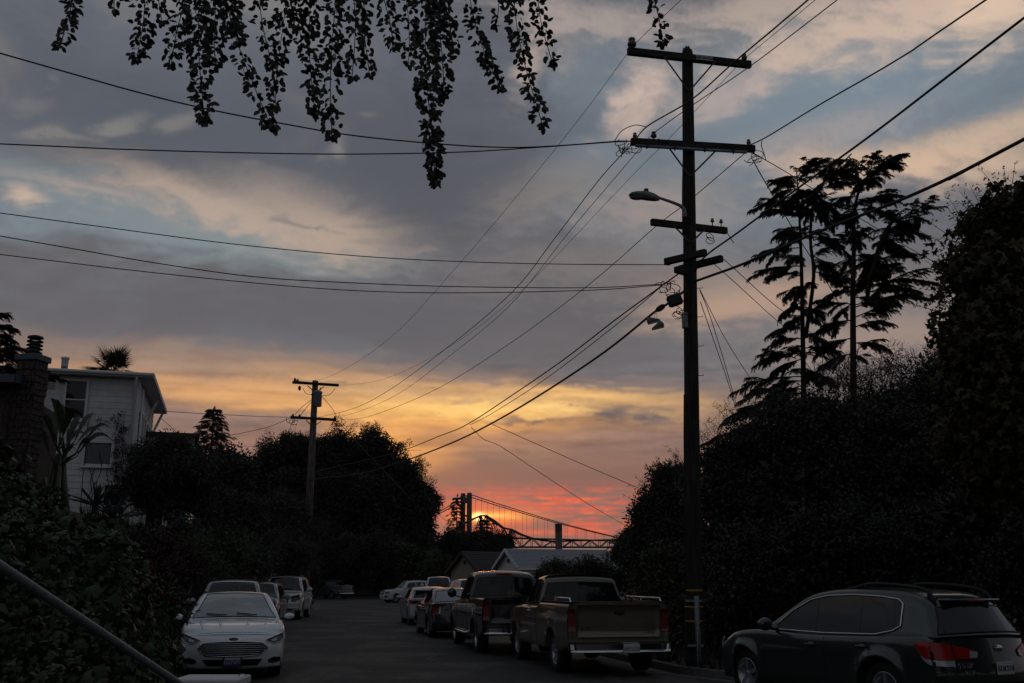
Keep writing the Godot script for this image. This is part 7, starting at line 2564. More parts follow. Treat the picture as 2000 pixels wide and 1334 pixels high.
## a broad leaved tree or shrub: lobes of [centre, radii], clumps of leaves through each lobe's outer shell, limbs out to the lobes
func broadleaf(called: String, label: String, category: String, root: Vector3, lobes: Array, clumps: Array, m: Material, density: float, trunk_r: float, sd: int, group := "", inner := 0.35, fill := true) -> Node3D:
	var t := thing(called, label, category, root, 0.0, group)
	rng.seed = sd
	var mid := Vector3.ZERO
	for l in lobes:
		mid += l[0] - root
	mid /= lobes.size()
	if trunk_r > 0.0:
		var fork := Vector3(mid.x * 0.3, maxf(0.4, mid.y * 0.45), mid.z * 0.3)
		var st := mb(true)
		tube(st, curve([Vector3(0, -0.3, 0), fork * 0.5 + Vector3(rng.randf_range(-0.1, 0.1), 0, 0), fork, mid * Vector3(0.8, 0.9, 0.8)], 4), [trunk_r * 1.25, trunk_r * 1.1, trunk_r, trunk_r, trunk_r * 0.95, trunk_r * 0.92, trunk_r * 0.9, trunk_r * 0.85, trunk_r * 0.8, trunk_r * 0.7, trunk_r * 0.6, trunk_r * 0.5, trunk_r * 0.4], 9)
		part("trunk", st, M.bark, t)
		for l in lobes:
			var to: Vector3 = l[0] - root
			st = mb(true)
			tube(st, curve([fork, fork.lerp(to, 0.5) + Vector3(rng.randf_range(-0.2, 0.2), 0.15, rng.randf_range(-0.2, 0.2)) * l[1].x, to + Vector3(0, l[1].y * 0.3, 0)], 4), [trunk_r * 0.6, trunk_r * 0.52, trunk_r * 0.45, trunk_r * 0.4, trunk_r * 0.33, trunk_r * 0.28, trunk_r * 0.22, trunk_r * 0.15, trunk_r * 0.08], 6)
			part("limb", st, M.bark, t)
	var where := []
	for q in clumps.size():
		where.append([])
	# smaller bosses of growth stand out of every lobe
	var all := lobes.duplicate()
	for l in lobes:
		for k in 9:
			var d := Vector3(rng.randfn(), rng.randfn() + 0.3, rng.randfn()).normalized()
			all.append([l[0] + d * l[1] * rng.randf_range(0.80, 1.12), l[1] * rng.randf_range(0.16, 0.36)])
	for l in all:
		var r: Vector3 = l[1]
		var n := int(density * (r.x * r.y + r.y * r.z + r.x * r.z))
		for k in n:
			var d := Vector3(rng.randfn(), rng.randfn(), rng.randfn()).normalized()
			var rr := lerpf(0.70, 0.97, pow(rng.randf(), 0.7)) if rng.randf() > inner else rng.randf_range(0.2, 0.8)
			# uneven outline: bulges and gaps
			rr *= 1.0 + 0.13 * sin(d.x * 7.0 + sd) * sin(d.y * 6.0 + sd * 0.7) * sin(d.z * 8.0 + 1.3)
			var s := rng.randf_range(0.75, 1.3)
			where[rng.randi() % clumps.size()].append(Transform3D(turn_to(d + Vector3(0, 0.3, 0), rng.randf() * TAU).scaled(Vector3.ONE * s), l[0] - root + d * r * rr))
	for q in clumps.size():
		copies("crown" if trunk_r > 0.0 else "foliage", clumps[q], m, where[q], t)
	# the close set older leaves deep inside, that let no light through
	var deep := []
	for l in (lobes if fill else []):
		var r: Vector3 = l[1]
		for k in 26:
			var d := Vector3(rng.randfn(), rng.randfn(), rng.randfn()).normalized()
			var s := minf(r.x, r.y) * rng.randf_range(0.42, 0.6)
			deep.append(Transform3D(turn_to(d, rng.randf() * TAU).scaled(Vector3.ONE * s), l[0] - root + d * r * (0.70 - 0.5 * s / r.x) * sqrt(rng.randf())))
	if fill:
		copies("inner_leaves", inner_clump, m, deep, t)
	return t

var inner_clump: ArrayMesh

## flat, feathery conifer spray that points to -z and hangs at its tip
func needle_spray(sd: int, long: float, wide: float, twigs: int, hang: float, needle: float) -> ArrayMesh:
	rng.seed = sd
	var v := PackedVector3Array()
	var n := PackedVector3Array()
	var c := PackedColorArray()
	for k in twigs * 2:
		var t := (k / 2 + 0.5) / twigs
		var s := -1.0 if k % 2 == 0 else 1.0
		var at := Vector3(0, -hang * t * t * long, -t * long)
		var len := wide * (1.0 - 0.75 * t) * rng.randf_range(0.6, 1.15)
		var dir := Vector3(s * 0.8, -0.25 * hang - rng.randf() * 0.35, -0.65).normalized()
		for j in 5:
			var u := (j + 0.5) / 5.0
			var p := at + dir * len * u + Vector3(0, -0.18 * u * u * len, 0)
			for w in 3:
				var d := (dir + Vector3(rng.randf_range(-0.9, 0.9), rng.randf_range(-0.7, 0.6), rng.randf_range(-0.9, 0.4))).normalized()
				var sd2 := d.cross(Vector3.UP + Vector3(rng.randf_range(-0.6, 0.6), 0, 0)).normalized()
				var g := rng.randf_range(0.7, 1.3)
				put_leaf(v, n, c, p, d, sd2, needle * rng.randf_range(0.7, 1.3), needle * 0.30, 0.1, Color(g, g, g))
	for k in 6:
		var t := k / 6.0
		var a := Vector3(0, -hang * t * t * long, -t * long)
		put_leaf(v, n, c, a, Vector3(0, -hang * t, -1).normalized(), Vector3.RIGHT, long * 0.25, 0.03, 0.0, Color(0.7, 0.6, 0.5))
	return arrays(v, n, c)

func spray_at(p: Vector3, dir: Vector3, size: float, roll := 0.0) -> Transform3D:
	var z := -dir.normalized()
	var x := Vector3.UP.cross(z).normalized()
	return Transform3D(Basis(x, z.cross(x), z).rotated(z, roll).scaled(Vector3.ONE * size), p)

## one conifer bough: a curved stem from the trunk to its tip with sprays on both sides
func bough(from: Vector3, to: Vector3, arch: float, where: Array, stems: SurfaceTool, size: float, dense: float, forks := 0) -> void:
	var mid := from.lerp(to, 0.55) + Vector3(0, arch, 0)
	var pts := curve([from, mid, to], 7)
	var long := from.distance_to(to)
	tube(stems, pts, [0.035 * size, 0.032 * size, 0.03 * size, 0.028 * size, 0.026 * size, 0.024 * size, 0.022 * size, 0.02 * size, 0.018 * size, 0.016 * size, 0.014 * size, 0.012 * size, 0.01 * size, 0.008 * size, 0.006 * size], 5)
	for k in forks:
		var u := lerpf(0.25, 0.8, (k + rng.randf() * 0.6) / forks)
		var q: Vector3 = pts[int(u * (pts.size() - 1))]
		var along := (to - from).normalized()
		var out := along.cross(Vector3.UP).normalized() * (-1.0 if k % 2 == 0 else 1.0)
		var l := long * (0.85 - u) * rng.randf_range(0.5, 0.8) + 0.12
		bough(q, q + (along * 0.8 + out * rng.randf_range(0.3, 0.9) + Vector3(0, rng.randf_range(-0.45, 0.25), 0)).normalized() * l, 0.05 * l, where, stems, size * 0.85, dense)
	var n := int(maxf(4.0, long * dense))
	for k in n:
		var t := lerpf(0.16, 1.0, (k + rng.randf()) / n)
		var f := t * (pts.size() - 1)
		var i := mini(int(f), pts.size() - 2)
		var p: Vector3 = pts[i].lerp(pts[i + 1], f - i)
		var d: Vector3 = (pts[i + 1] - pts[i]).normalized()
		var side := d.cross(Vector3.UP).normalized() * (-1.0 if k % 2 == 0 else 1.0)
		var go := (d * rng.randf_range(0.5, 1.1) + side * rng.randf_range(0.1, 0.9) * (1.2 - t) + Vector3(0, rng.randf_range(-0.35, 0.12), 0)).normalized()
		where.append(spray_at(p, go, size * rng.randf_range(0.65, 1.1) * (1.0 - 0.35 * t), rng.randf_range(-0.4, 0.4)))
	where.append(spray_at(to, (to - mid).normalized() + Vector3(0, -0.15, 0), size * 0.7))

## feathery conifer built from its stems and the boughs one can make out
func stemmed_conifer(called: String, label: String, root: Vector3, stems: Array, boughs: Array, sd: int, extra: int, size: float) -> void:
	var t := thing(called, label, "tree", root)
	rng.seed = sd
	for k in stems.size():
		var pts := []
		for p in stems[k]:
			pts.append(p - root)
		pts = curve(pts, 4)
		var rr := []
		var r0: float = 0.115 if k == 0 else 0.07
		for i in pts.size():
			rr.append(lerpf(r0, 0.02, float(i) / (pts.size() - 1)))
		var st := mb(true)
		tube(st, pts, rr, 8)
		part("trunk" if k == 0 else "stem", st, M.bark, t)
	var where := []
	var tw := mb(true)
	for b in boughs:
		var from: Vector3 = b[0] - root
		var to: Vector3 = b[1] - root
		to.z += rng.randf_range(-1.0, 1.0)
		bough(from, to, 0.06 * from.distance_to(to) + 0.05, where, tw, size, 22.0, 5)
	for k in extra:
		# boughs that come forward and go back, so the crown is as deep as it is wide
		var s: Array = stems[rng.randi() % stems.size()]
		var i := rng.randi() % (s.size() - 1)
		var from: Vector3 = s[i].lerp(s[i + 1], rng.randf()) - root
		var a := rng.randf_range(0.7, 2.4) * (1.0 if rng.randf() < 0.5 else -1.0)
		var len := rng.randf_range(0.7, 1.7)
		bough(from, from + Vector3(cos(a) * len * 0.7, rng.randf_range(-0.35, 0.2), sin(a) * len), 0.08, where, tw, size * 0.9, 15.0, 3)
	part("twigs", tw, M.bark, t).set_meta("kind", "stuff")
	var mesh := [needle_spray(sd, 0.46, 0.22, 8, 0.30, 0.085), needle_spray(sd + 1, 0.54, 0.19, 9, 0.5, 0.08)]
	for q in 2:
		var half := []
		for i in range(q, where.size(), 2):
			half.append(where[i])
		copies("foliage", mesh[q], M.needle, half, t)

## plain conifer with whorls of boughs round one trunk
func conifer(called: String, label: String, root: Vector3, high: float, wide: float, bare: float, whorls: int, per: int, m: Material, sd: int, size: float, droop: float, dense := 3.0) -> void:
	var t := thing(called, label, "tree", root)
	rng.seed = sd
	var st := mb(true)
	tube(st, [Vector3.ZERO, Vector3(0, high * 0.5, 0), Vector3(0, high * 0.97, 0)], [high * 0.014, high * 0.010, high * 0.002], 8)
	part("trunk", st, M.bark, t)
	var where := []
	var tw := mb(true)
	for k in whorls:
		var u := float(k) / whorls
		var y := lerpf(bare, 0.98, u) * high
		var len := wide * pow(1.0 - u, 0.8) * rng.randf_range(0.8, 1.15) + wide * 0.06
		for j in per:
			var a := TAU * (j + rng.randf() * 0.7) / per + k * 1.1
			var l := len * rng.randf_range(0.65, 1.12)
			bough(Vector3(0, y, 0), Vector3(cos(a) * l, y - droop * l + rng.randf_range(-0.1, 0.15) * l, sin(a) * l), l * 0.05, where, tw, size, dense)
	where.append(spray_at(Vector3(0, high * 0.95, 0), Vector3(0.05, 1, 0.05), size * 0.7))
	part("twigs", tw, M.bark, t).set_meta("kind", "stuff")
	copies("foliage", needle_spray(sd, 0.75, 0.42, 7, 0.3, 0.15), m, where, t)

func fan_palm() -> void:
	var top := Vector3(-23.80, 13.79, -60.00)
	var t := thing("fan_palm", "fan palm with a round head of spiky fronds above the white house roof", "palm tree", Vector3(top.x, 3.0, top.z))
	var o: Vector3 = t.position
	var st := mb(true)
	tube(st, [Vector3.ZERO, top - o - Vector3(0, 0.2, 0)], [0.26, 0.2], 10)
	part("trunk", st, M.bark, t)
	rng.seed = 61
	for k in 40:
		var a := rng.randf() * TAU
		var e := rng.randf_range(-0.7, 1.35)
		var d := Vector3(cos(a) * cos(e), sin(e), sin(a) * cos(e))
		var reach := rng.randf_range(0.7, 1.2)
		var hub := top - o + d * reach
		st = mb(true)
		tube(st, [top - o, hub], 0.018, 5)
		var v := PackedVector3Array()
		var n := PackedVector3Array()
		var c := PackedColorArray()
		var b := basis_along(Vector3.ZERO, d)
		for j in 22:
			var f := lerpf(-1.75, 1.75, j / 21.0)
			var dd := (d * cos(f) + b.x * sin(f) - Vector3(0, 0.18 + 0.12 * absf(f), 0)).normalized()
			put_leaf(v, n, c, hub, dd, dd.cross(b.y).normalized(), rng.randf_range(0.85, 1.15) * (1.0 - 0.18 * absf(f)), 0.06, 0.1, Color.WHITE * rng.randf_range(0.7, 1.3))
		mesh_node("frond", arrays(v, n, c), M.palm_leaf, t)
		part("leaf_stalk", st, M.palm_leaf, t)

func paddle_leaf(st: SurfaceTool, base: Vector3, to: Vector3, wide: float, bend: float) -> void:
	# a long stalk and a broad blade that arches over
	var d := to - base
	var side := d.cross(Vector3(0.2, 0.1, 1)).normalized()
	var rows := []
	for k in 10:
		var u := k / 9.0
		var p := base + d * lerpf(0.34, 1.0, u) + Vector3(0, bend * sin(u * PI * 0.9) * d.length(), 0) - Vector3(0, u * u * bend * 0.9 * d.length(), 0)
		var w := wide * sin(PI * clampf(u * 0.93 + 0.06, 0, 1)) * 0.5
		rows.append([p - side * w + Vector3(0, w * 0.5, 0), p - side * w * 0.4 + Vector3(0, w * 0.12, 0), p, p + side * w * 0.4 + Vector3(0, w * 0.12, 0), p + side * w + Vector3(0, w * 0.5, 0)])
	loft(st, rows)
	tube(st, [base, base + d * 0.25 + Vector3(0, bend * 0.1, 0), rows[0][2]], [0.03, 0.022, 0.015], 5)

func bird_of_paradise() -> void:
	var root := Vector3(-11.90, 4.72, -27.00)
	var t := thing("bird_of_paradise_plant", "large plant with broad paddle leaves in front of the white house", "plant", root)
	var foot := land(root.x, root.z) - root.y - 0.1
	for j in 5:
		var st := mb(true)
		var a := j * 1.3
		tube(st, [Vector3(cos(a) * 0.28, foot, sin(a) * 0.28), Vector3(cos(a) * 0.16, foot * 0.4, sin(a) * 0.16), Vector3(cos(a) * 0.08, 0.25, sin(a) * 0.08)], [0.10, 0.075, 0.04], 7)
		part("stalk", st, M.palm_leaf, t)
	var k := 0
	for e in [[100,768,0.34,0.12], [122,785,0.42,0.06], [146,792,0.40,0.1], [186,803,0.26,0.16], [224,829,0.20,0.24], [226,850,0.24,0.2], [160,806,0.36,0.15], [184,872,0.26,0.3], [205,838,0.22,0.22], [172,846,0.28,0.24], [78,800,0.32,0.1], [140,830,0.34,0.15], [64,836,0.3,0.2], [150,872,0.3,0.25], [90,850,0.3,0.22], [112,776,0.36,0.05]]:
		var tip := look((e[0] - 1000) * 0.5, (667 - e[1]) * 0.5, 27.0 + sin(k * 2.4) * 0.6) - root
		var st := mb(true)
		paddle_leaf(st, Vector3(cos(k * 1.7) * 0.12, 0.1 + 0.25 * sin(k * 0.9), sin(k * 1.7) * 0.12), tip, e[2] * 0.48, e[3])
		part("leaf", st, M.banana_leaf, t)
		k += 1

func spiky_plant(label: String, root: Vector3, tips: int, long: float, sd: int) -> void:
	var t := thing("agave_plant", label, "plant", root)
	rng.seed = sd
	var st0 := mb(true)
	tube(st0, [Vector3(0, minf(land(root.x, root.z) - root.y, 0.0) - 0.1, 0), Vector3(0, 0.1, 0)], [0.12, 0.09], 8)
	part("stem", st0, M.bark, t)
	for k in tips:
		var a := rng.randf() * TAU
		var e := rng.randf_range(0.25, 1.4)
		var d := Vector3(cos(a) * cos(e), sin(e), sin(a) * cos(e))
		var s := d.cross(Vector3(0.1, 1, 0.2)).normalized()
		var l := long * rng.randf_range(0.75, 1.1)
		var st := mb(true)
		var rows := []
		for j in 7:
			var u := j / 6.0
			var p := d * l * u - Vector3(0, 0.08 * u * u * l, 0)
			var w := 0.055 * (1.0 - u) * (0.6 + 1.1 * minf(u * 3.0, 0.6)) + 0.002
			var up := s.cross(d).normalized()
			rows.append([p - s * w + up * w * 0.6, p - up * 0.01, p + s * w + up * w * 0.6, p - up * 0.03])
		loft(st, rows, true)
		part("leaf", st, M.agave_leaf, t)

## ivy covered bank: its surface, and leaves all over it
func ivy_height(x: float, z: float) -> float:
	var edge := 0.327 * z + 0.10 - 0.10 * sin(z * 1.3) - 0.07 * sin(z * 3.7) + 0.06 * sin(z * 6.1)
	var d := edge - x
	if d < 0.0:
		return -0.4
	var h := 0.1 + 0.95 * smoothstep(0.0, 0.35, d) + 0.80 * smoothstep(0.25, 0.9, d) + 0.85 * smoothstep(0.8, 2.6, d) + 0.45 * smoothstep(2.5, 6.0, d)
	h += 0.17 * sin(x * 2.7 + z * 1.1) + 0.15 * sin(z * 2.3 - x * 0.7) + 0.13 * sin(x * 5.9) * sin(z * 5.1) + 0.07 * sin(x * 11.0 + 2.0) * sin(z * 9.0)
	return h * lerpf(0.16, 1.0, smoothstep(-5.2, -11.5, z)) * smoothstep(-18.5, -15.0, z)

func ivy_bank() -> void:
	var t := thing("ivy_hedge", "deep bank of glossy ivy leaves filling the lower left, taller than the cars", "hedge", Vector3(-5, 0, -11))
	var o: Vector3 = t.position
	var st := mb(true)
	var rows := []
	for j in 36:
		var z := -4.6 - j * 0.4
		var row := []
		for i in 40:
			var x := 0.327 * z + 0.3 - pow(i / 39.0, 1.3) * 7.5
			row.append(Vector3(x, ivy_height(x, z) - 0.06, z) - o)
		rows.append(row)
	loft(st, rows)
	part("mass", st, M.earth, t)
	var kinds := []
	for k in 4:
		kinds.append(lobed_clump(9, 0.20, [0.105, 0.085, 0.12, 0.07][k], 4, 0.22, 300 + k, 0.25))
	kinds.append(leaf_clump(16, 0.22, 0.10, 0.055, 0.3, 309))
	rng.seed = 71
	var where := [[], [], [], [], []]
	var single := []
	for k in 15500:
		var z := -4.8 - 13.4 * rng.randf()
		var x := 0.327 * z + 0.3 - 6.2 * pow(rng.randf(), 1.6)
		var y := ivy_height(x, z)
		if y < 0.02:
			continue
		var gx := (ivy_height(x + 0.08, z) - ivy_height(x - 0.08, z)) / 0.16
		var gz := (ivy_height(x, z + 0.08) - ivy_height(x, z - 0.08)) / 0.16
		var nrm := Vector3(-gx, 1, -gz).normalized()
		# on the steep face spread leaves down it as well
		var p := Vector3(x, y, z) + nrm * (rng.randf_range(-0.10, 0.08) + 0.16 * pow(rng.randf(), 5.0))
		if gx < -1.2:
			p.y -= rng.randf() * 0.35
		var b := turn_to((nrm + Vector3(rng.randf_range(-0.7, 0.7), rng.randf_range(-0.5, 0.7), rng.randf_range(-0.4, 0.9))).normalized(), rng.randf() * TAU)
		var s := rng.randf_range(0.7, 1.25)
		if single.size() < 280 and z > -10.0 and rng.randf() < 0.12:
			single.append(Transform3D(turn_to((nrm + Vector3(0.1, 0.2, 0.9) + Vector3(rng.randf_range(-0.5, 0.5), rng.randf_range(-0.5, 0.5), 0)).normalized(), rng.randf() * TAU).scaled(Vector3.ONE * s * 1.1), p + nrm * 0.12 - o))
			continue
		var kind := 4 if rng.randf() < 0.12 else rng.randi() % 4
		where[kind].append(Transform3D(b.scaled(Vector3.ONE * s), p - o))
	for k in 5:
		copies("foliage", kinds[k], M.ivy_leaf, where[k], t)
	var one := [lobed_leaf(0.11, 4, 0.22, 5), lobed_leaf(0.125, 5, 0.25, 6), lobed_leaf(0.095, 4, 0.15, 7)]
	for k in single.size():
		mesh_node("leaf", one[k % 3], M.ivy_leaf, t).transform = single[k]

## vine strands that hang into the picture from a bough overhead
func hanging_vines() -> void:
	var bough_y := Vector3(-0.74, 4.57, -4.40).y
	var limb := thing("overhead_bough", "thick vine covered bough just above the top edge that the strands hang from", "branch", Vector3(-1.0, bough_y, -4.5))
	var st := mb(true)
	tube(st, curve([Vector3(-1.6, 0.15, 0.1), Vector3(-0.6, 0.06, 0), Vector3(0.4, 0.0, 0.02), Vector3(1.2, 0.05, 0.0), Vector3(2.0, 0.10, 0.05), Vector3(2.7, 0.02, 0.12)], 4), [0.035, 0.035, 0.034, 0.034, 0.033, 0.033, 0.032, 0.031, 0.03, 0.029, 0.028, 0.026, 0.024, 0.022, 0.02, 0.018, 0.015, 0.012, 0.009, 0.006, 0.003], 8)
	part("wood", st, M.bark, limb)
	st = mb(true)
	tube(st, curve([Vector3(-1.55, 0.14, 0.1), Vector3(-2.6, -0.3, 1.6), Vector3(-3.3, -1.4, 3.0), Vector3(-3.5, -bough_y - 0.2, 3.4)], 5), [0.035, 0.04, 0.046, 0.052, 0.058, 0.066, 0.074, 0.082, 0.09, 0.10, 0.11, 0.12, 0.13, 0.14, 0.15, 0.16], 9)
	part("trunk", st, M.bark, limb)
	var wheres := []
	rng.seed = 91
	for k in 170:
		wheres.append(Transform3D(Basis.from_euler(Vector3(rng.randf() * 6, rng.randf() * 6, rng.randf() * 6)), Vector3(rng.randf_range(-1.6, 1.3), rng.randf_range(0.05, 0.25), rng.randf_range(-0.15, 0.15))))
	copies("foliage", leaf_clump(12, 0.10, 0.05, 0.026, 0.4, 92), M.vine_leaf, wheres, limb)
	var grp := "leafy vine strands hanging in front of the sky"
	# each: x at the top edge, x and y of the tip, half width above and below, fullness, label
	var list := [
		[150,-20, 118,92, 15, 10, 1.0, "vine strand that hangs farthest to the left"],
		[165,-20, 140,40, 15, 10, 0.8, "short side strand beside the leftmost vine"],
		[213,-20, 226,16, 10, 8, 0.7, "tiny vine tip peeking in near the top left"],
		[288,-20, 268,118, 24, 13, 1.2, "second long vine strand from the left, wide and tapering"],
		[305,-20, 312,44, 14, 10, 0.9, "short tuft of vine beside the second long strand"],
		[372,-20, 335,132, 18, 12, 1.0, "vine strand slanting left out of the dense cluster's left side"],
		[392,-20, 396,240, 30, 12, 1.5, "long straight strand hanging from the dense left cluster"],
		[415,-20, 425,130, 26, 16, 1.2, "full short strand right beside the long straight one"],
		[430,-20, 528,258, 16, 13, 1.0, "long strand slanting right, ending on the highest service wire"],
		[455,-20, 462,85, 18, 12, 1.1, "short strand before the slanting vine"],
		[505,-20, 528,132, 14, 12, 0.8, "loose middle strand with curled tip, right of the slanting vine's top"],
		[560,-20, 540,210, 16, 14, 1.1, "strand with big round leaves ending beside the slanting vine's tip"],
		[575,-20, 585,95, 15, 14, 0.9, "short bushy strand between two longer ones left of centre"],
		[605,-20, 614,226, 20, 11, 1.1, "straight thin strand left of the one that crosses the wire"],
		[655,-20, 648,272, 18, 14, 1.1, "strand whose tip leaves hang just below the highest service wire"],
		[690,-20, 690,150, 18, 14, 0.9, "strand of paired round leaves left of centre"],
		[712,-20, 720,152, 14, 11, 0.9, "narrow strand ending at the same height beside it"],
		[745,-20, 765,95, 20, 14, 0.9, "wide short strand at the middle of the cluster"],
		[790,-20, 798,128, 16, 8, 0.7, "wiry strand with few leaves left of the longest vine"],
		[832,-20, 846,360, 28, 13, 1.6, "longest vine strand, crossing both upper service wires"],
		[858,-20, 862,190, 24, 14, 1.3, "full strand grown into the longest vine's right side"],
		[875,-20, 886,100, 16, 12, 0.9, "short side strand right of the longest vine"],
		[900,-20, 978,176, 18, 12, 1.1, "strand slanting right beyond the longest vine"],
		[972,-20, 968,50, 9, 8, 0.7, "very short strand between the two slanting right ones"],
		[995,-20, 1056,250, 16, 13, 1.1, "long curved strand, last but one on the right of the cluster"],
		[1045,-20, 1076,126, 18, 11, 1.1, "rightmost strand of the cluster, ending in a pointed leaf"],
		[1255,-20, 1296,84, 14, 10, 1.0, "lone vine tip hanging near the tall pole's top"],
	]
	var pxm := 4.5 / 2000.0
	for e in list:
		var d: float = 4.5 + sin(e[0] * 0.7) * 0.14
		var a := look((e[0] - 1000) * 0.5, (667 - e[1] + 60) * 0.5, d)
		var b := look((e[2] - 1000) * 0.5, (667 - e[3]) * 0.5, d + 0.03)
		var t := thing("hanging_vine", e[7], "vine", a, 0.0, grp)
		rng.seed = int(e[0])
		var pts := []
		var n := 9
		for k in n + 1:
			var u := float(k) / n
			# strands fall straight once the slant of the bough is left behind
			var p := a.lerp(b, u) + Vector3(sin(u * 5.0 + e[0]) * 0.012 + (b.x - a.x) * (pow(u, 1.25) - u), 0, cos(u * 4.0 + e[0]) * 0.012)
			pts.append(p - a)
		var path := curve(pts, 4)
		st = mb(true)
		tube(st, path, 0.0022, 4)
		part("stem", st, M.bark, t)
		var v := PackedVector3Array()
		var nn := PackedVector3Array()
		var cc := PackedColorArray()
		var long: float = a.distance_to(b)
		var count := int(long * 205.0 * e[6] * (0.6 + e[4] / 30.0))
		for k in count:
			var u := pow(rng.randf(), 1.15)
			if k < 6:
				u = 1.0 - k * 0.008
			var f := u * (path.size() - 1)
			var i := mini(int(f), path.size() - 2)
			var half: float = lerpf(e[4], e[5], u) * pxm
			var off := Vector3(rng.randf_range(-1, 1), 0, rng.randf_range(-1, 1)) * half * 1.0 * (1.0 - smoothstep(0.93, 1.0, u))
			var base: Vector3 = path[i].lerp(path[i + 1], f - i) + off
			var dir := (off.normalized() * rng.randf_range(0.2, 1.0) + Vector3(rng.randf_range(-0.6, 0.6), rng.randf_range(-1.2, 0.25), rng.randf_range(-0.6, 0.6))).normalized()
			var side := dir.cross(Vector3(rng.randf_range(-0.6, 0.6), rng.randf_range(-0.6, 0.6), 1)).normalized()
			oval_leaf(v, nn, cc, base, dir, side, rng.randf_range(0.024, 0.043), rng.randf_range(0.015, 0.026), Color.WHITE * rng.randf_range(0.7, 1.3))
		mesh_node("foliage", arrays(v, nn, cc), M.vine_leaf, t).set_meta("kind", "stuff")

func oval_leaf(v: PackedVector3Array, n: PackedVector3Array, c: PackedColorArray, base: Vector3, dir: Vector3, side: Vector3, long: float, wide: float, tone: Color) -> void:
	var up := side.cross(dir).normalized()
	var rim := []
	for k in 5:
		var u: float = [0.0, 0.22, 0.5, 0.82, 1.0][k]
		var w: float = [0.05, 0.40, 0.5, 0.34, 0.0][k] * wide
		var p := base + dir * long * u - up * 0.15 * long * u * u
		rim.append([p - side * w + up * w * 0.35, p + side * w + up * w * 0.35])
	for k in 4:
		var q := [rim[k][0], rim[k + 1][0], rim[k + 1][1], rim[k][0], rim[k + 1][1], rim[k][1]]
		var nr := up
		for p in q:
			v.append(p)
			n.append(nr)
			c.append(tone)

## loose sprigs that stand out of a crown along its crest, so that its outline is ragged
func sprigs(t: Node3D, crest: Array, ahead: float, count: int, size: float, clumps: Array, m: Material, sd: int) -> void:
	rng.seed = sd
	var where := [[], []]
	var st := mb(true)
	for k in count:
		var f := rng.randf() * (crest.size() - 1)
		var i := mini(int(f), crest.size() - 2)
		var q: Vector2 = crest[i].lerp(crest[i + 1], f - i)
		var n: Vector2 = (crest[i + 1] - crest[i]).normalized()
		var p := look((q.x - 1000) * 0.5, (667 - q.y) * 0.5, ahead + rng.randf_range(-0.8, 0.8) * size) - t.position
		var go := Vector3(n.y + rng.randf_range(-0.8, 0.8), absf(n.x) + rng.randf_range(0.0, 0.6), rng.randf_range(-0.4, 0.4)).normalized()
		var l := size * rng.randf_range(0.35, 1.15)
		p -= go * size * 0.4
		tube(st, [p, p + go * (l + size * 0.3)], [0.012 * size, 0.004 * size], 4)
		for j in 5:
			var u := (j + 0.6) / 5.0
			where[rng.randi() % 2].append(Transform3D(turn_to(go + Vector3(rng.randf_range(-0.7, 0.7), 0, 0), rng.randf() * TAU).scaled(Vector3.ONE * size * rng.randf_range(0.32, 0.62) * (1.2 - 0.6 * u)), p + go * (l + size * 0.4) * u + Vector3(rng.randf_range(-1, 1), rng.randf_range(-1, 1), rng.randf_range(-1, 1)) * 0.08 * size))
	part("sprig_stems", st, M.bark, t).set_meta("kind", "stuff")
	for k in 2:
		copies("sprig_leaves", clumps[k], m, where[k], t)

func lobe(px: float, py: float, d: float, rpx: float, tall := 1.0) -> Array:
	var r := rpx * d / 2000.0
	return [look((px - 1000) * 0.5, (667 - py) * 0.5, d), Vector3(r, r * tall, r)]

func ground_under(p: Vector3) -> Vector3:
	return Vector3(p.x, maxf(land(p.x, p.z), -2.0) - 0.05, p.z)

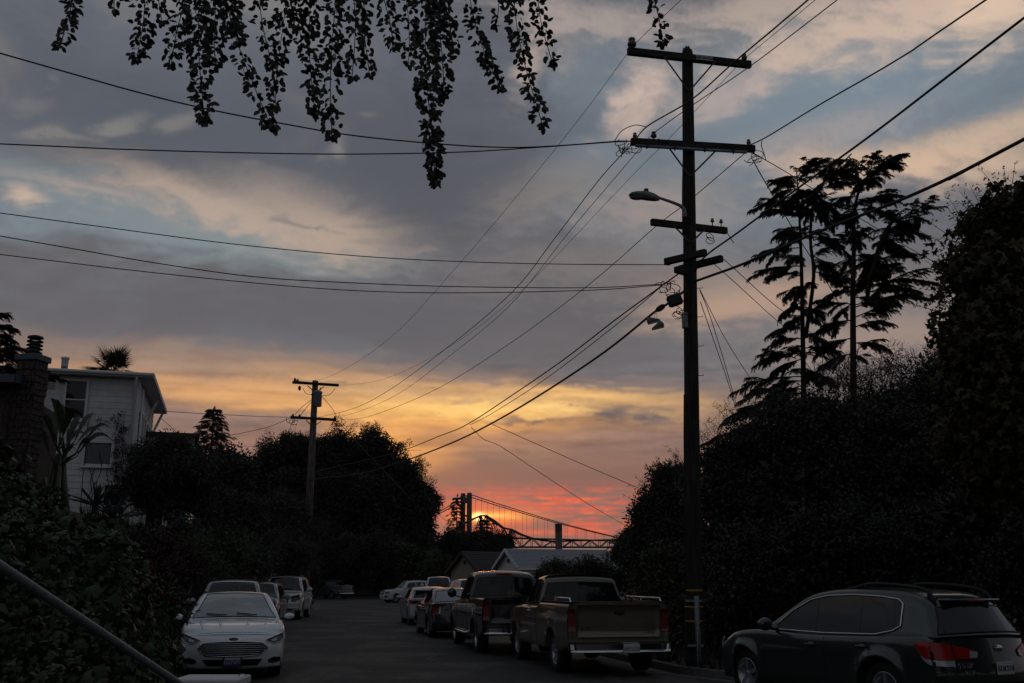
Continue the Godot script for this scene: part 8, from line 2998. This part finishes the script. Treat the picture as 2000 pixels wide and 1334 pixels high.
func trees() -> void:
	inner_clump = leaf_clump(70, 1.0, 0.42, 0.26, 0.2, 200)
	var oak := [leaf_clump(40, 0.55, 0.21, 0.125, 0.1, 201), leaf_clump(40, 0.5, 0.20, 0.12, 0.2, 202), leaf_clump(30, 0.7, 0.22, 0.13, 0.0, 203)]
	var far_oak := [leaf_clump(44, 0.75, 0.29, 0.17, 0.1, 204), leaf_clump(44, 0.65, 0.27, 0.16, 0.2, 205), leaf_clump(34, 0.9, 0.30, 0.18, 0.0, 206)]
	var lance := [leaf_clump(26, 0.30, 0.22, 0.045, 0.5, 211), leaf_clump(24, 0.26, 0.20, 0.045, 0.7, 212)]
	var small := [leaf_clump(34, 0.26, 0.105, 0.062, 0.1, 221), leaf_clump(30, 0.32, 0.115, 0.066, 0.1, 222)]
	var feather := [leaf_clump(44, 0.34, 0.19, 0.020, 0.0, 231), leaf_clump(40, 0.40, 0.21, 0.020, 0.1, 232)]
	var maple := [lobed_clump(9, 0.24, 0.15, 5, 0.40, 241, 0.5), lobed_clump(8, 0.30, 0.165, 5, 0.42, 242, 0.5), lobed_clump(10, 0.22, 0.12, 5, 0.38, 243, 0.6)]
	# left side of the street
	var r := Vector3(-12.50, 2.61, -38.00)
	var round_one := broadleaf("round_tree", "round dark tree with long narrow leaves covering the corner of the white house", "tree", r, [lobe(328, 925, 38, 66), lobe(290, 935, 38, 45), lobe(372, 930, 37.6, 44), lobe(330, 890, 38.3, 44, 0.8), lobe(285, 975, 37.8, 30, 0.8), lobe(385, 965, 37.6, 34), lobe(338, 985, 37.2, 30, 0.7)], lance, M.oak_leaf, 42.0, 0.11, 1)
	sprigs(round_one, v2([248, 935, 285, 885, 330, 862, 380, 885, 400, 925]), 38.0, 26, 0.7, lance, M.oak_leaf, 901)
	broadleaf("olive_tree", "greyer drooping tree to the right of the round tree", "tree", ground_under(Vector3(-11.82, 3.24, -43.00)), [lobe(425, 1000, 43, 46), lobe(465, 1000, 43, 40), lobe(440, 1040, 42.5, 60), lobe(400, 1040, 42, 40), lobe(480, 1035, 43, 42)], lance, M.shrub_leaf, 26.0, 0.12, 2)
	broadleaf("pine_tree", "low spreading dark crown right beneath the small pointed conifer", "tree", ground_under(Vector3(-17.16, 5.73, -62.00)), [lobe(448, 902, 62, 30, 0.6), lobe(474, 914, 62, 22, 0.8), lobe(415, 922, 62, 24, 0.7), lobe(445, 950, 61, 44)], oak, M.oak_leaf, 14.0, 0.2, 3)
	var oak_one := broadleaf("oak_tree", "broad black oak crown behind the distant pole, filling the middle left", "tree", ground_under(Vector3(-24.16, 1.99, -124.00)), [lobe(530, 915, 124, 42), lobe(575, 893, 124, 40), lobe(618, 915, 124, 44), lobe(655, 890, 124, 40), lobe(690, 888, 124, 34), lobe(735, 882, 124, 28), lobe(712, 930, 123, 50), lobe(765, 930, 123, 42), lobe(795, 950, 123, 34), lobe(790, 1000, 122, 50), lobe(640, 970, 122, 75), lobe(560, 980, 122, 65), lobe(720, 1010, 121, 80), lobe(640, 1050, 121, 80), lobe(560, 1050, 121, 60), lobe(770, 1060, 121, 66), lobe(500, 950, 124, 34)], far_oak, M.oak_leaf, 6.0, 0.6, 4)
	sprigs(oak_one, v2([490, 905, 545, 868, 585, 876, 630, 880, 665, 858, 715, 862, 748, 862, 790, 905, 822, 950]), 123.0, 70, 2.2, far_oak, M.oak_leaf, 902)
	var oak_two := broadleaf("oak_tree", "smaller oak reaching towards the sunset beside the broad black one", "tree", ground_under(Vector3(-12.10, 2.64, -132.00)), [lobe(822, 985, 132, 24), lobe(838, 970, 132, 14), lobe(806, 1010, 132, 30), lobe(845, 985, 132, 10), lobe(815, 1045, 131, 36), lobe(790, 1075, 131, 40)], far_oak, M.oak_leaf, 7.0, 0.3, 5)
	sprigs(oak_two, v2([815, 945, 838, 958, 850, 980, 838, 1010]), 132.0, 16, 1.8, far_oak, M.oak_leaf, 903)
	conifer("small_conifer", "small pointed conifer against the pink sky between the white house and the distant pole", ground_under(Vector3(-21.19, 9.76, -72.00)), Vector3(-21.48, 14.05, -72.00).y - ground_under(Vector3(-21.19, 9.76, -72.00)).y, 3.1, 0.38, 28, 8, M.needle, 6, 0.6, 0.02, 5.0)
	stemmed_conifer("cedar_tree", "dark cedar boughs reaching in at the left edge behind the shingled chimney", Vector3(-18.54, 5.82, -36.00), [[Vector3(-18.54, 5.82, -36.00), Vector3(-18.89, 9.12, -36.00), Vector3(-19.12, 11.60, -36.00)]], [
		[Vector3(-19.10, 10.93, -36.00), Vector3(-18.46, 11.17, -36.00)], [Vector3(-19.06, 10.64, -36.00), Vector3(-18.06, 10.64, -36.00)], [Vector3(-19.03, 10.35, -36.00), Vector3(-18.33, 10.35, -36.00)], [Vector3(-18.95, 9.69, -36.00), Vector3(-17.57, 9.84, -36.00)], [Vector3(-18.93, 9.50, -36.00), Vector3(-17.68, 9.50, -36.00)], [Vector3(-18.89, 9.12, -36.00), Vector3(-17.73, 9.09, -36.00)], [Vector3(-18.85, 8.79, -36.00), Vector3(-17.95, 8.66, -36.00)], [Vector3(-18.69, 8.66, -36.00), Vector3(-16.44, 8.88, -36.00)]], 7, 6, 0.8)
	fan_palm()
	bird_of_paradise()
	spiky_plant("cluster of spiky grey leaves above the ivy in front of the white house", Vector3(-11.48, 3.72, -28.50), 20, 0.78, 8)
	spiky_plant("second spiky plant, nearer to the dark doorway of the white house", Vector3(-11.27, 3.42, -29.50), 20, 0.80, 9)
	spiky_plant("low spiky plant under the round tree's edge", Vector3(-10.95, 2.72, -30.00), 14, 0.66, 10)
	var bank := "wild shrubs on the bank behind the pale cars"
	broadleaf("bank_shrub", "dry brown shrub on the bank right of the ivy", "shrub", ground_under(Vector3(-8.76, 2.01, -26.00)), [lobe(300, 1090, 26, 45), lobe(340, 1110, 26, 50), lobe(310, 1150, 25, 50)], small, M.red_twig, 40.0, 0.0, 11, bank)
	broadleaf("bank_shrub", "loose grassy shrub above the silver wagon", "shrub", ground_under(Vector3(-9.66, 1.94, -33.00)), [lobe(380, 1105, 33, 50), lobe(430, 1095, 34, 55), lobe(400, 1140, 32, 50), lobe(470, 1110, 36, 48)], feather, M.bush_leaf, 26.0, 0.0, 12, bank)
	broadleaf("bank_shrub", "feathery grey shrub left of the distant pole", "shrub", ground_under(Vector3(-12.10, 3.71, -56.00)), [lobe(555, 1015, 56, 52), lobe(590, 1045, 56, 40), lobe(530, 1055, 55, 48), lobe(500, 1075, 50, 48), lobe(575, 1085, 54, 44)], feather, M.grey_bush_leaf, 22.0, 0.0, 13, bank)
	broadleaf("bank_shrub", "dark low shrub under the olive tree", "shrub", ground_under(Vector3(-10.62, 2.38, -41.00)), [lobe(450, 1075, 41, 45), lobe(500, 1100, 42, 40), lobe(410, 1065, 41, 40), lobe(350, 1050, 36, 40)], small, M.shrub_leaf, 26.0, 0.0, 14, bank)
	var fl := broadleaf("flower_bush", "small bush with a few red blossoms beside the silver wagon's mirror", "shrub", ground_under(Vector3(-5.65, 1.46, -17.00)), [lobe(312, 1170, 17, 22), lobe(330, 1190, 17, 24)], small, M.bush_leaf, 60.0, 0.0, 15)
	rng.seed = 15
	for k in 5:
		var st := mb(true)
		ball(st, look((rng.randf_range(306, 324) - 1000) * 0.5, (667 - rng.randf_range(1138, 1168)) * 0.5, 16.8) - fl.position, Vector3.ONE * rng.randf_range(0.03, 0.055), Basis.IDENTITY, 8)
		part("blossom", st, M.flower_red, fl)
	# beyond the bend
	var far_group := "shrubs beyond the bend of the street"
	broadleaf("garden_shrub", "pale leaved shrub behind the old grey pickup's tail", "shrub", ground_under(Vector3(-17.78, 0.86, -118.00)), [lobe(672, 1115, 118, 30), lobe(710, 1105, 118, 34), lobe(650, 1130, 118, 26), lobe(735, 1130, 117, 30)], oak, M.bush_leaf, 7.0, 0.0, 21, far_group)
	broadleaf("garden_shrub", "rounded green shrub like a big fern, left of the beige garage", "shrub", ground_under(Vector3(-11.43, 0.90, -112.00)), [lobe(790, 1090, 112, 34), lobe(760, 1105, 112, 30), lobe(825, 1100, 112, 30), lobe(790, 1130, 111, 40)], feather, M.bush_leaf, 9.0, 0.0, 22, far_group)
	broadleaf("garden_shrub", "spiky leaved shrub against the beige garage wall", "shrub", ground_under(Vector3(-6.90, 0.99, -100.00)), [lobe(858, 1105, 100, 26), lobe(845, 1130, 100, 30), lobe(880, 1128, 99, 18)], lance, M.bush_leaf, 14.0, 0.0, 23, far_group)
	broadleaf("garden_shrub", "dark hedge under the broad black oak", "shrub", ground_under(Vector3(-18.92, 1.44, -108.00)), [lobe(625, 1110, 108, 40), lobe(680, 1085, 108, 40), lobe(735, 1080, 108, 40), lobe(600, 1130, 104, 30), lobe(560, 1120, 100, 40)], oak, M.oak_leaf, 8.0, 0.0, 24, far_group)
	conifer("redwood_tree", "thin redwood whose sparse boughs cross the bridge cables left of the tower", ground_under(Vector3(-7.98, 3.48, -150.00)), Vector3(-8.12, 14.24, -150.00).y - ground_under(Vector3(-7.98, 3.48, -150.00)).y, 3.0, 0.28, 21, 5, M.redwood_needle, 31, 0.9, 0.12, 1.6)
	conifer("redwood_tree", "smaller redwood right of the tower, below the truss peak", ground_under(Vector3(-4.17, 3.58, -158.00)), Vector3(-4.21, 11.50, -158.00).y - ground_under(Vector3(-4.17, 3.58, -158.00)).y, 2.9, 0.35, 14, 6, M.redwood_needle, 32, 1.0, 0.05, 2.0)
	broadleaf("far_tree", "low dark tree crown below the bridge tower", "tree", ground_under(Vector3(-6.59, 3.30, -135.00)), [lobe(885, 1062, 135, 26), lobe(920, 1062, 135, 24), lobe(865, 1078, 134, 26), lobe(905, 1085, 133, 30)], oak, M.oak_leaf, 7.0, 0.25, 33)
	broadleaf("far_tree", "low dark tree crown under the truss bridge, beside the grey garage roof", "tree", ground_under(Vector3(-1.71, 3.36, -140.00)), [lobe(960, 1062, 140, 22), lobe(988, 1060, 140, 20), lobe(940, 1068, 140, 24), lobe(970, 1080, 138, 28)], oak, M.oak_leaf, 7.0, 0.25, 34)
	# right side
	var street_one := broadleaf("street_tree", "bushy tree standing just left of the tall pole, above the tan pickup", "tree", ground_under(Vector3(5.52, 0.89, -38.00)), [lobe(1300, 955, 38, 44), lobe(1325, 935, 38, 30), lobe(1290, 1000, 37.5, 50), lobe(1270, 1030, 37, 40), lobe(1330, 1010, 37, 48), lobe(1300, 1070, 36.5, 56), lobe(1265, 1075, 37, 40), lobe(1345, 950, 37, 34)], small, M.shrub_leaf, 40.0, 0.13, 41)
	sprigs(street_one, v2([1246, 1020, 1266, 965, 1300, 918, 1340, 905]), 38.0, 34, 0.9, small, M.shrub_leaf, 904)
	broadleaf("street_tree", "small light green tree beside the grey roofed garage's end", "tree", ground_under(Vector3(5.32, 2.03, -47.00)), [lobe(1232, 1062, 47, 30), lobe(1252, 1050, 47, 22), lobe(1215, 1082, 47, 24), lobe(1250, 1090, 46, 34)], small, M.bush_leaf, 34.0, 0.09, 42)
	broadleaf("hedge_shrub", "light leaved shrub right behind the tan pickup's cab", "shrub", ground_under(Vector3(3.72, 1.00, -27.00)), [lobe(1275, 1120, 27, 40), lobe(1310, 1115, 27, 40), lobe(1290, 1165, 26.5, 48), lobe(1325, 1165, 26.5, 40), lobe(1325, 1225, 25, 40), lobe(1320, 1275, 24.5, 40)], small, M.bush_leaf, 46.0, 0.0, 43)
	broadleaf("hedge_shrub", "leafy shrub in front of the garage wall, above the black pickup", "shrub", ground_under(Vector3(2.56, 1.26, -62.00)), [lobe(1075, 1112, 62, 18), lobe(1098, 1115, 62, 18), lobe(1060, 1128, 61, 18)], small, M.bush_leaf, 40.0, 0.0, 44)
	broadleaf("hedge_shrub", "low clipped hedge in front of the white van", "shrub", ground_under(Vector3(3.65, 1.35, -50.00)), [lobe(1130, 1118, 50, 20), lobe(1155, 1115, 50, 22), lobe(1182, 1122, 50, 22), lobe(1210, 1135, 49, 24), lobe(1110, 1135, 49, 20), lobe(1240, 1140, 48, 24)], small, M.shrub_leaf, 40.0, 0.0, 45)
	stemmed_conifer("deodar_tree", "tall feathery conifer with two stems, nearest to the utility pole", ground_under(Vector3(9.14, 1.00, -33.00)), [
		[ground_under(Vector3(9.14, 1.00, -33.00)), Vector3(9.51, 7.14, -33.00), Vector3(9.64, 9.72, -33.00), Vector3(9.75, 12.17, -33.00), Vector3(9.79, 13.85, -33.00), Vector3(9.80, 15.43, -33.00)], [Vector3(9.72, 9.54, -33.00), Vector3(10.01, 11.54, -32.60), Vector3(9.99, 12.87, -32.60), Vector3(10.25, 14.40, -32.60), Vector3(10.95, 15.25, -32.60), Vector3(11.60, 15.92, -32.60)]], [
		[Vector3(9.81, 14.72, -33.00), Vector3(8.79, 14.95, -33.00)], [Vector3(9.82, 14.37, -33.00), Vector3(8.33, 14.24, -33.00)], [Vector3(9.83, 14.81, -33.00), Vector3(8.94, 14.59, -33.00)], [Vector3(9.78, 13.77, -33.00), Vector3(8.33, 13.63, -33.00)], [Vector3(9.82, 13.44, -33.00), Vector3(8.97, 13.19, -33.00)], [Vector3(9.78, 12.68, -33.00), Vector3(8.14, 12.42, -33.00)], [Vector3(9.76, 12.03, -33.00), Vector3(8.18, 11.83, -33.00)], [Vector3(9.74, 11.67, -33.00), Vector3(8.34, 11.38, -33.00)], [Vector3(9.73, 11.34, -33.00), Vector3(8.89, 10.67, -33.00)],
		[Vector3(9.82, 15.11, -33.00), Vector3(10.59, 15.62, -33.00)], [Vector3(9.81, 15.25, -33.00), Vector3(9.43, 15.34, -33.00)], [Vector3(9.80, 15.19, -33.00), Vector3(10.14, 15.53, -33.00)], [Vector3(10.41, 14.62, -32.60), Vector3(11.37, 14.77, -32.60)], [Vector3(10.69, 14.99, -32.60), Vector3(11.29, 15.36, -32.60)], [Vector3(10.25, 14.34, -32.60), Vector3(11.18, 13.81, -32.60)], [Vector3(10.20, 14.07, -32.60), Vector3(10.83, 13.30, -32.60)], [Vector3(10.06, 13.07, -32.60), Vector3(11.17, 12.04, -32.60)], [Vector3(10.04, 12.26, -32.60), Vector3(11.09, 11.70, -32.60)], [Vector3(10.00, 11.72, -32.60), Vector3(10.85, 11.19, -32.60)], [Vector3(10.17, 13.70, -32.60), Vector3(9.67, 14.03, -32.60)], [Vector3(10.08, 12.80, -32.60), Vector3(10.61, 12.65, -32.60)],
		[Vector3(9.69, 9.89, -33.00), Vector3(8.38, 9.54, -33.00)], [Vector3(9.66, 9.51, -33.00), Vector3(8.50, 9.27, -33.00)], [Vector3(9.63, 9.02, -33.00), Vector3(8.01, 8.61, -33.00)], [Vector3(9.62, 8.85, -33.00), Vector3(8.49, 8.25, -33.00)], [Vector3(9.58, 8.25, -33.00), Vector3(7.27, 7.75, -33.00)], [Vector3(9.56, 7.82, -33.00), Vector3(7.32, 7.35, -33.00)], [Vector3(9.52, 7.31, -33.00), Vector3(8.00, 6.94, -33.00)], [Vector3(9.34, 7.14, -33.00), Vector3(6.65, 6.57, -33.00)], [Vector3(9.15, 6.64, -33.00), Vector3(6.26, 6.10, -33.00)], [Vector3(9.68, 9.72, -33.00), Vector3(10.50, 9.34, -33.00)], [Vector3(9.66, 8.85, -33.00), Vector3(8.96, 9.02, -33.00)], [Vector3(9.63, 8.51, -33.00), Vector3(10.39, 8.23, -33.00)], [Vector3(9.58, 7.65, -33.00), Vector3(8.36, 7.51, -33.00)], [Vector3(9.57, 8.08, -33.00), Vector3(8.59, 7.96, -33.00)], [Vector3(9.32, 6.81, -33.00), Vector3(7.51, 7.14, -33.00)], [Vector3(9.71, 10.77, -33.00), Vector3(8.95, 10.28, -33.00)], [Vector3(9.70, 10.24, -33.00), Vector3(9.01, 9.89, -33.00)], [Vector3(9.74, 10.60, -33.00), Vector3(10.44, 10.39, -33.00)], [Vector3(9.64, 9.20, -33.00), Vector3(10.60, 8.85, -33.00)], [Vector3(9.58, 8.25, -33.00), Vector3(10.75, 8.08, -33.00)], [Vector3(9.53, 7.48, -33.00), Vector3(10.52, 7.31, -33.00)], [Vector3(9.37, 8.85, -33.00), Vector3(8.28, 9.02, -33.00)], [Vector3(9.37, 7.48, -33.00), Vector3(7.00, 6.89, -33.00)], [Vector3(9.77, 13.21, -33.00), Vector3(9.01, 12.79, -33.00)], [Vector3(9.83, 14.22, -33.00), Vector3(9.26, 14.00, -33.00)]], 51, 46, 0.70)
	stemmed_conifer("deodar_tree", "second feathery conifer with its top bent right, beside the broad leaved tree", ground_under(Vector3(10.03, 1.04, -31.00)), [
		[ground_under(Vector3(10.03, 1.04, -31.00)), Vector3(10.50, 7.45, -31.00), Vector3(10.67, 9.89, -31.00), Vector3(10.76, 11.06, -31.00), Vector3(10.88, 12.17, -31.00), Vector3(10.95, 13.11, -31.00), Vector3(11.18, 13.95, -31.00), Vector3(11.64, 14.58, -31.00), Vector3(12.30, 14.78, -31.00)], [Vector3(11.07, 10.06, -31.00), Vector3(11.33, 11.41, -30.60), Vector3(11.62, 12.18, -30.60), Vector3(12.04, 12.74, -30.60), Vector3(13.14, 13.00, -30.60)]], [
		[Vector3(11.12, 13.63, -31.00), Vector3(12.29, 13.49, -31.00)], [Vector3(11.40, 14.30, -31.00), Vector3(11.87, 14.34, -31.00)], [Vector3(11.09, 13.46, -31.00), Vector3(12.38, 13.72, -31.00)], [Vector3(10.91, 12.77, -31.00), Vector3(10.61, 12.94, -31.00)], [Vector3(10.87, 12.08, -31.00), Vector3(10.43, 12.32, -31.00)], [Vector3(11.03, 13.29, -31.00), Vector3(11.71, 13.03, -31.00)], [Vector3(11.59, 14.51, -31.00), Vector3(12.16, 14.42, -31.00)], [Vector3(11.80, 14.65, -31.00), Vector3(12.34, 14.83, -31.00)], [Vector3(11.40, 14.30, -31.00), Vector3(12.01, 14.60, -31.00)], [Vector3(11.22, 14.02, -31.00), Vector3(10.91, 14.34, -31.00)], [Vector3(11.59, 14.55, -31.00), Vector3(11.45, 14.83, -31.00)],
		[Vector3(11.77, 12.42, -30.60), Vector3(12.91, 12.22, -30.60)], [Vector3(11.54, 11.98, -30.60), Vector3(12.59, 11.56, -30.60)], [Vector3(11.67, 12.28, -30.60), Vector3(12.53, 11.98, -30.60)], [Vector3(12.12, 12.79, -30.60), Vector3(12.93, 12.83, -30.60)], [Vector3(11.41, 11.61, -30.60), Vector3(11.88, 10.94, -30.60)], [Vector3(11.02, 10.69, -31.00), Vector3(13.50, 10.98, -31.00)], [Vector3(11.11, 10.52, -31.00), Vector3(12.90, 10.73, -31.00)], [Vector3(11.12, 10.22, -31.00), Vector3(13.11, 10.39, -31.00)], [Vector3(11.08, 10.22, -31.00), Vector3(11.93, 10.79, -31.00)], [Vector3(10.76, 10.56, -31.00), Vector3(9.63, 10.12, -31.00)], [Vector3(10.72, 10.14, -31.00), Vector3(9.46, 10.02, -31.00)], [Vector3(10.69, 9.64, -31.00), Vector3(9.78, 9.46, -31.00)], [Vector3(10.75, 10.06, -31.00), Vector3(11.71, 10.06, -31.00)], [Vector3(10.72, 9.73, -31.00), Vector3(11.78, 9.89, -31.00)], [Vector3(11.06, 10.83, -30.80), Vector3(11.73, 11.17, -30.80)], [Vector3(10.85, 11.74, -31.00), Vector3(11.35, 11.57, -31.00)], [Vector3(10.63, 9.07, -31.00), Vector3(9.70, 8.74, -31.00)], [Vector3(10.61, 8.90, -31.00), Vector3(11.68, 8.74, -31.00)], [Vector3(10.59, 8.58, -31.00), Vector3(9.49, 8.09, -31.00)], [Vector3(10.65, 9.40, -31.00), Vector3(11.49, 9.31, -31.00)], [Vector3(10.77, 10.98, -31.00), Vector3(10.16, 10.79, -31.00)]], 52, 42, 0.70)
	var maple_one := broadleaf("maple_tree", "broad leaved tree with lobed yellowing leaves at the right edge", "tree", ground_under(Vector3(8.06, 1.36, -16.00)), [lobe(1930, 470, 16, 55), lobe(1985, 430, 16, 60), lobe(1905, 545, 16, 60), lobe(1960, 560, 15.6, 80), lobe(1890, 640, 16, 55), lobe(1950, 680, 15.5, 90), lobe(2030, 560, 16, 90), lobe(1930, 780, 15.5, 90), lobe(2010, 740, 15.5, 100), lobe(1900, 860, 16, 70), lobe(1980, 890, 15.5, 90), lobe(1995, 395, 16, 30)], maple, M.maple_leaf, 95.0, 0.18, 53)
	sprigs(maple_one, v2([1835, 660, 1862, 560, 1885, 470, 1920, 425, 1990, 378]), 16.0, 26, 0.8, maple, M.maple_leaf, 906)
	var twiggy := broadleaf("twiggy_bush", "reddish half bare bush below the two feathery conifers", "shrub", ground_under(Vector3(9.02, 1.13, -27.00)), [lobe(1600, 815, 27, 44), lobe(1655, 745, 27, 34), lobe(1700, 790, 26.5, 56), lobe(1748, 712, 27, 32), lobe(1795, 750, 27, 44), lobe(1828, 705, 27, 26), lobe(1690, 850, 26.5, 60)], feather, M.red_twig, 30.0, 0.06, 54, "", 0.35, false)
	rng.seed = 540
	var shoots := mb(true)
	for k in 110:
		var px := rng.randf_range(1590, 1840)
		var p := look((px - 1000) * 0.5, (667 - rng.randf_range(720, 820)) * 0.5, 27.0 + rng.randf_range(-0.8, 0.8)) - twiggy.position
		var go := Vector3(rng.randf_range(-0.5, 0.5), rng.randf_range(0.5, 1.0), rng.randf_range(-0.3, 0.3)).normalized()
		var l := rng.randf_range(0.5, 1.25)
		var tip := p + go * l + Vector3(rng.randf_range(-0.25, 0.25), 0, 0)
		tube(shoots, curve([p, p + go * l * 0.5, tip], 4), [0.012, 0.011, 0.010, 0.009, 0.008, 0.007, 0.006, 0.005, 0.003], 4)
		for j in 3:
			var q := p + go * l * rng.randf_range(0.35, 0.85)
			tube(shoots, [q, q + Vector3(rng.randf_range(-0.3, 0.3), rng.randf_range(0.05, 0.3), rng.randf_range(-0.1, 0.1))], [0.006, 0.002], 3)
	part("branch", shoots, M.bark, twiggy).set_meta("kind", "stuff")
	var wild := "dark overgrown shrubs on the right side"
	var wild_one := broadleaf("overgrown_shrub", "dark shrub mass directly right of the pole's middle", "shrub", ground_under(Vector3(5.42, 1.15, -26.00)), [lobe(1420, 910, 26, 46), lobe(1470, 890, 26, 60), lobe(1410, 980, 25.5, 60), lobe(1470, 990, 25.5, 90), lobe(1530, 950, 26, 80), lobe(1400, 1060, 25, 50), lobe(1395, 900, 26, 26)], small, M.shrub_leaf, 44.0, 0.0, 61, wild)
	sprigs(wild_one, v2([1376, 905, 1400, 872, 1450, 835, 1500, 812, 1555, 795]), 26.0, 46, 0.9, small, M.shrub_leaf, 905)
	broadleaf("overgrown_shrub", "dark shrub mass under the first feathery conifer", "shrub", ground_under(Vector3(7.02, 1.17, -25.00)), [lobe(1560, 860, 25, 70), lobe(1620, 850, 25, 80), lobe(1560, 1000, 24.5, 110), lobe(1660, 960, 24.5, 110), lobe(1520, 800, 26, 30)], small, M.shrub_leaf, 36.0, 0.0, 62, wild)
	broadleaf("overgrown_shrub", "dark shrub mass under the second feathery conifer", "shrub", ground_under(Vector3(8.60, 1.19, -24.00)), [lobe(1720, 860, 24, 90), lobe(1790, 820, 24, 70), lobe(1760, 970, 23.5, 120), lobe(1840, 900, 23, 90), lobe(1840, 760, 24, 60)], small, M.shrub_leaf, 36.0, 0.0, 63, wild)
	broadleaf("overgrown_shrub", "black shrub behind the green wagon's roof", "shrub", ground_under(Vector3(7.40, 0.52, -22.00)), [lobe(1600, 1110, 22.5, 100), lobe(1720, 1100, 22, 110), lobe(1480, 1110, 23, 90), lobe(1830, 1090, 21.5, 110), lobe(1440, 1180, 23, 70), lobe(1930, 1050, 20, 120), lobe(1560, 1190, 22.5, 70)], small, M.shrub_leaf, 30.0, 0.0, 64, wild)
	broadleaf("overgrown_shrub", "dark shrub under the maple, right of the green wagon", "shrub", ground_under(Vector3(8.83, 0.73, -18.00)), [lobe(2000, 1130, 18.5, 70), lobe(2060, 1080, 18, 100), lobe(2040, 1190, 18, 70)], small, M.shrub_leaf, 34.0, 0.0, 66, wild)
	# the row of trees goes on along the drive, past the edge of the picture
	var big := [lobed_clump(14, 0.5, 0.26, 5, 0.40, 251, 0.5), lobed_clump(12, 0.6, 0.28, 5, 0.42, 252, 0.5)]
	broadleaf("maple_tree", "next broad leaved tree along the drive, beyond the right edge", "tree", Vector3(10.5, 0.3, -7.5), [[Vector3(10.5, 5.2, -7.5), Vector3(2.6, 2.4, 2.6)], [Vector3(9.6, 3.2, -6.0), Vector3(1.9, 1.7, 1.9)], [Vector3(11.5, 3.0, -9.0), Vector3(2.2, 2.0, 2.2)]], big, M.maple_leaf, 14.0, 0.2, 67)
	broadleaf("maple_tree", "farther broad leaved tree on the right, beside the photographer", "tree", Vector3(9.0, 0.3, 0.5), [[Vector3(9.0, 5.6, 0.5), Vector3(3.0, 2.6, 3.0)], [Vector3(8.0, 3.4, -1.5), Vector3(2.0, 1.8, 2.0)], [Vector3(9.5, 3.2, 2.5), Vector3(2.4, 2.0, 2.4)]], big, M.maple_leaf, 14.0, 0.2, 68)
	broadleaf("overgrown_shrub", "leafy shrub at the foot of the pole beside the fence boards", "shrub", ground_under(Vector3(4.20, -0.03, -22.50)), [lobe(1385, 1130, 24, 44), lobe(1380, 1210, 23.5, 36), lobe(1400, 1290, 22.8, 34), lobe(1430, 1250, 23.2, 36)], small, M.shrub_leaf, 50.0, 0.0, 65, wild)

func _ready() -> void:
	make_sky()
	make_materials()
	terrain()
	bridges()
	garages()
	white_house()
	annex_house()
	chimney_house()
	near_pole()
	far_pole()
	fleet()
	street_edge()
	trees()
	ivy_bank()
	grass_verges()
	hanging_vines()
	wires()
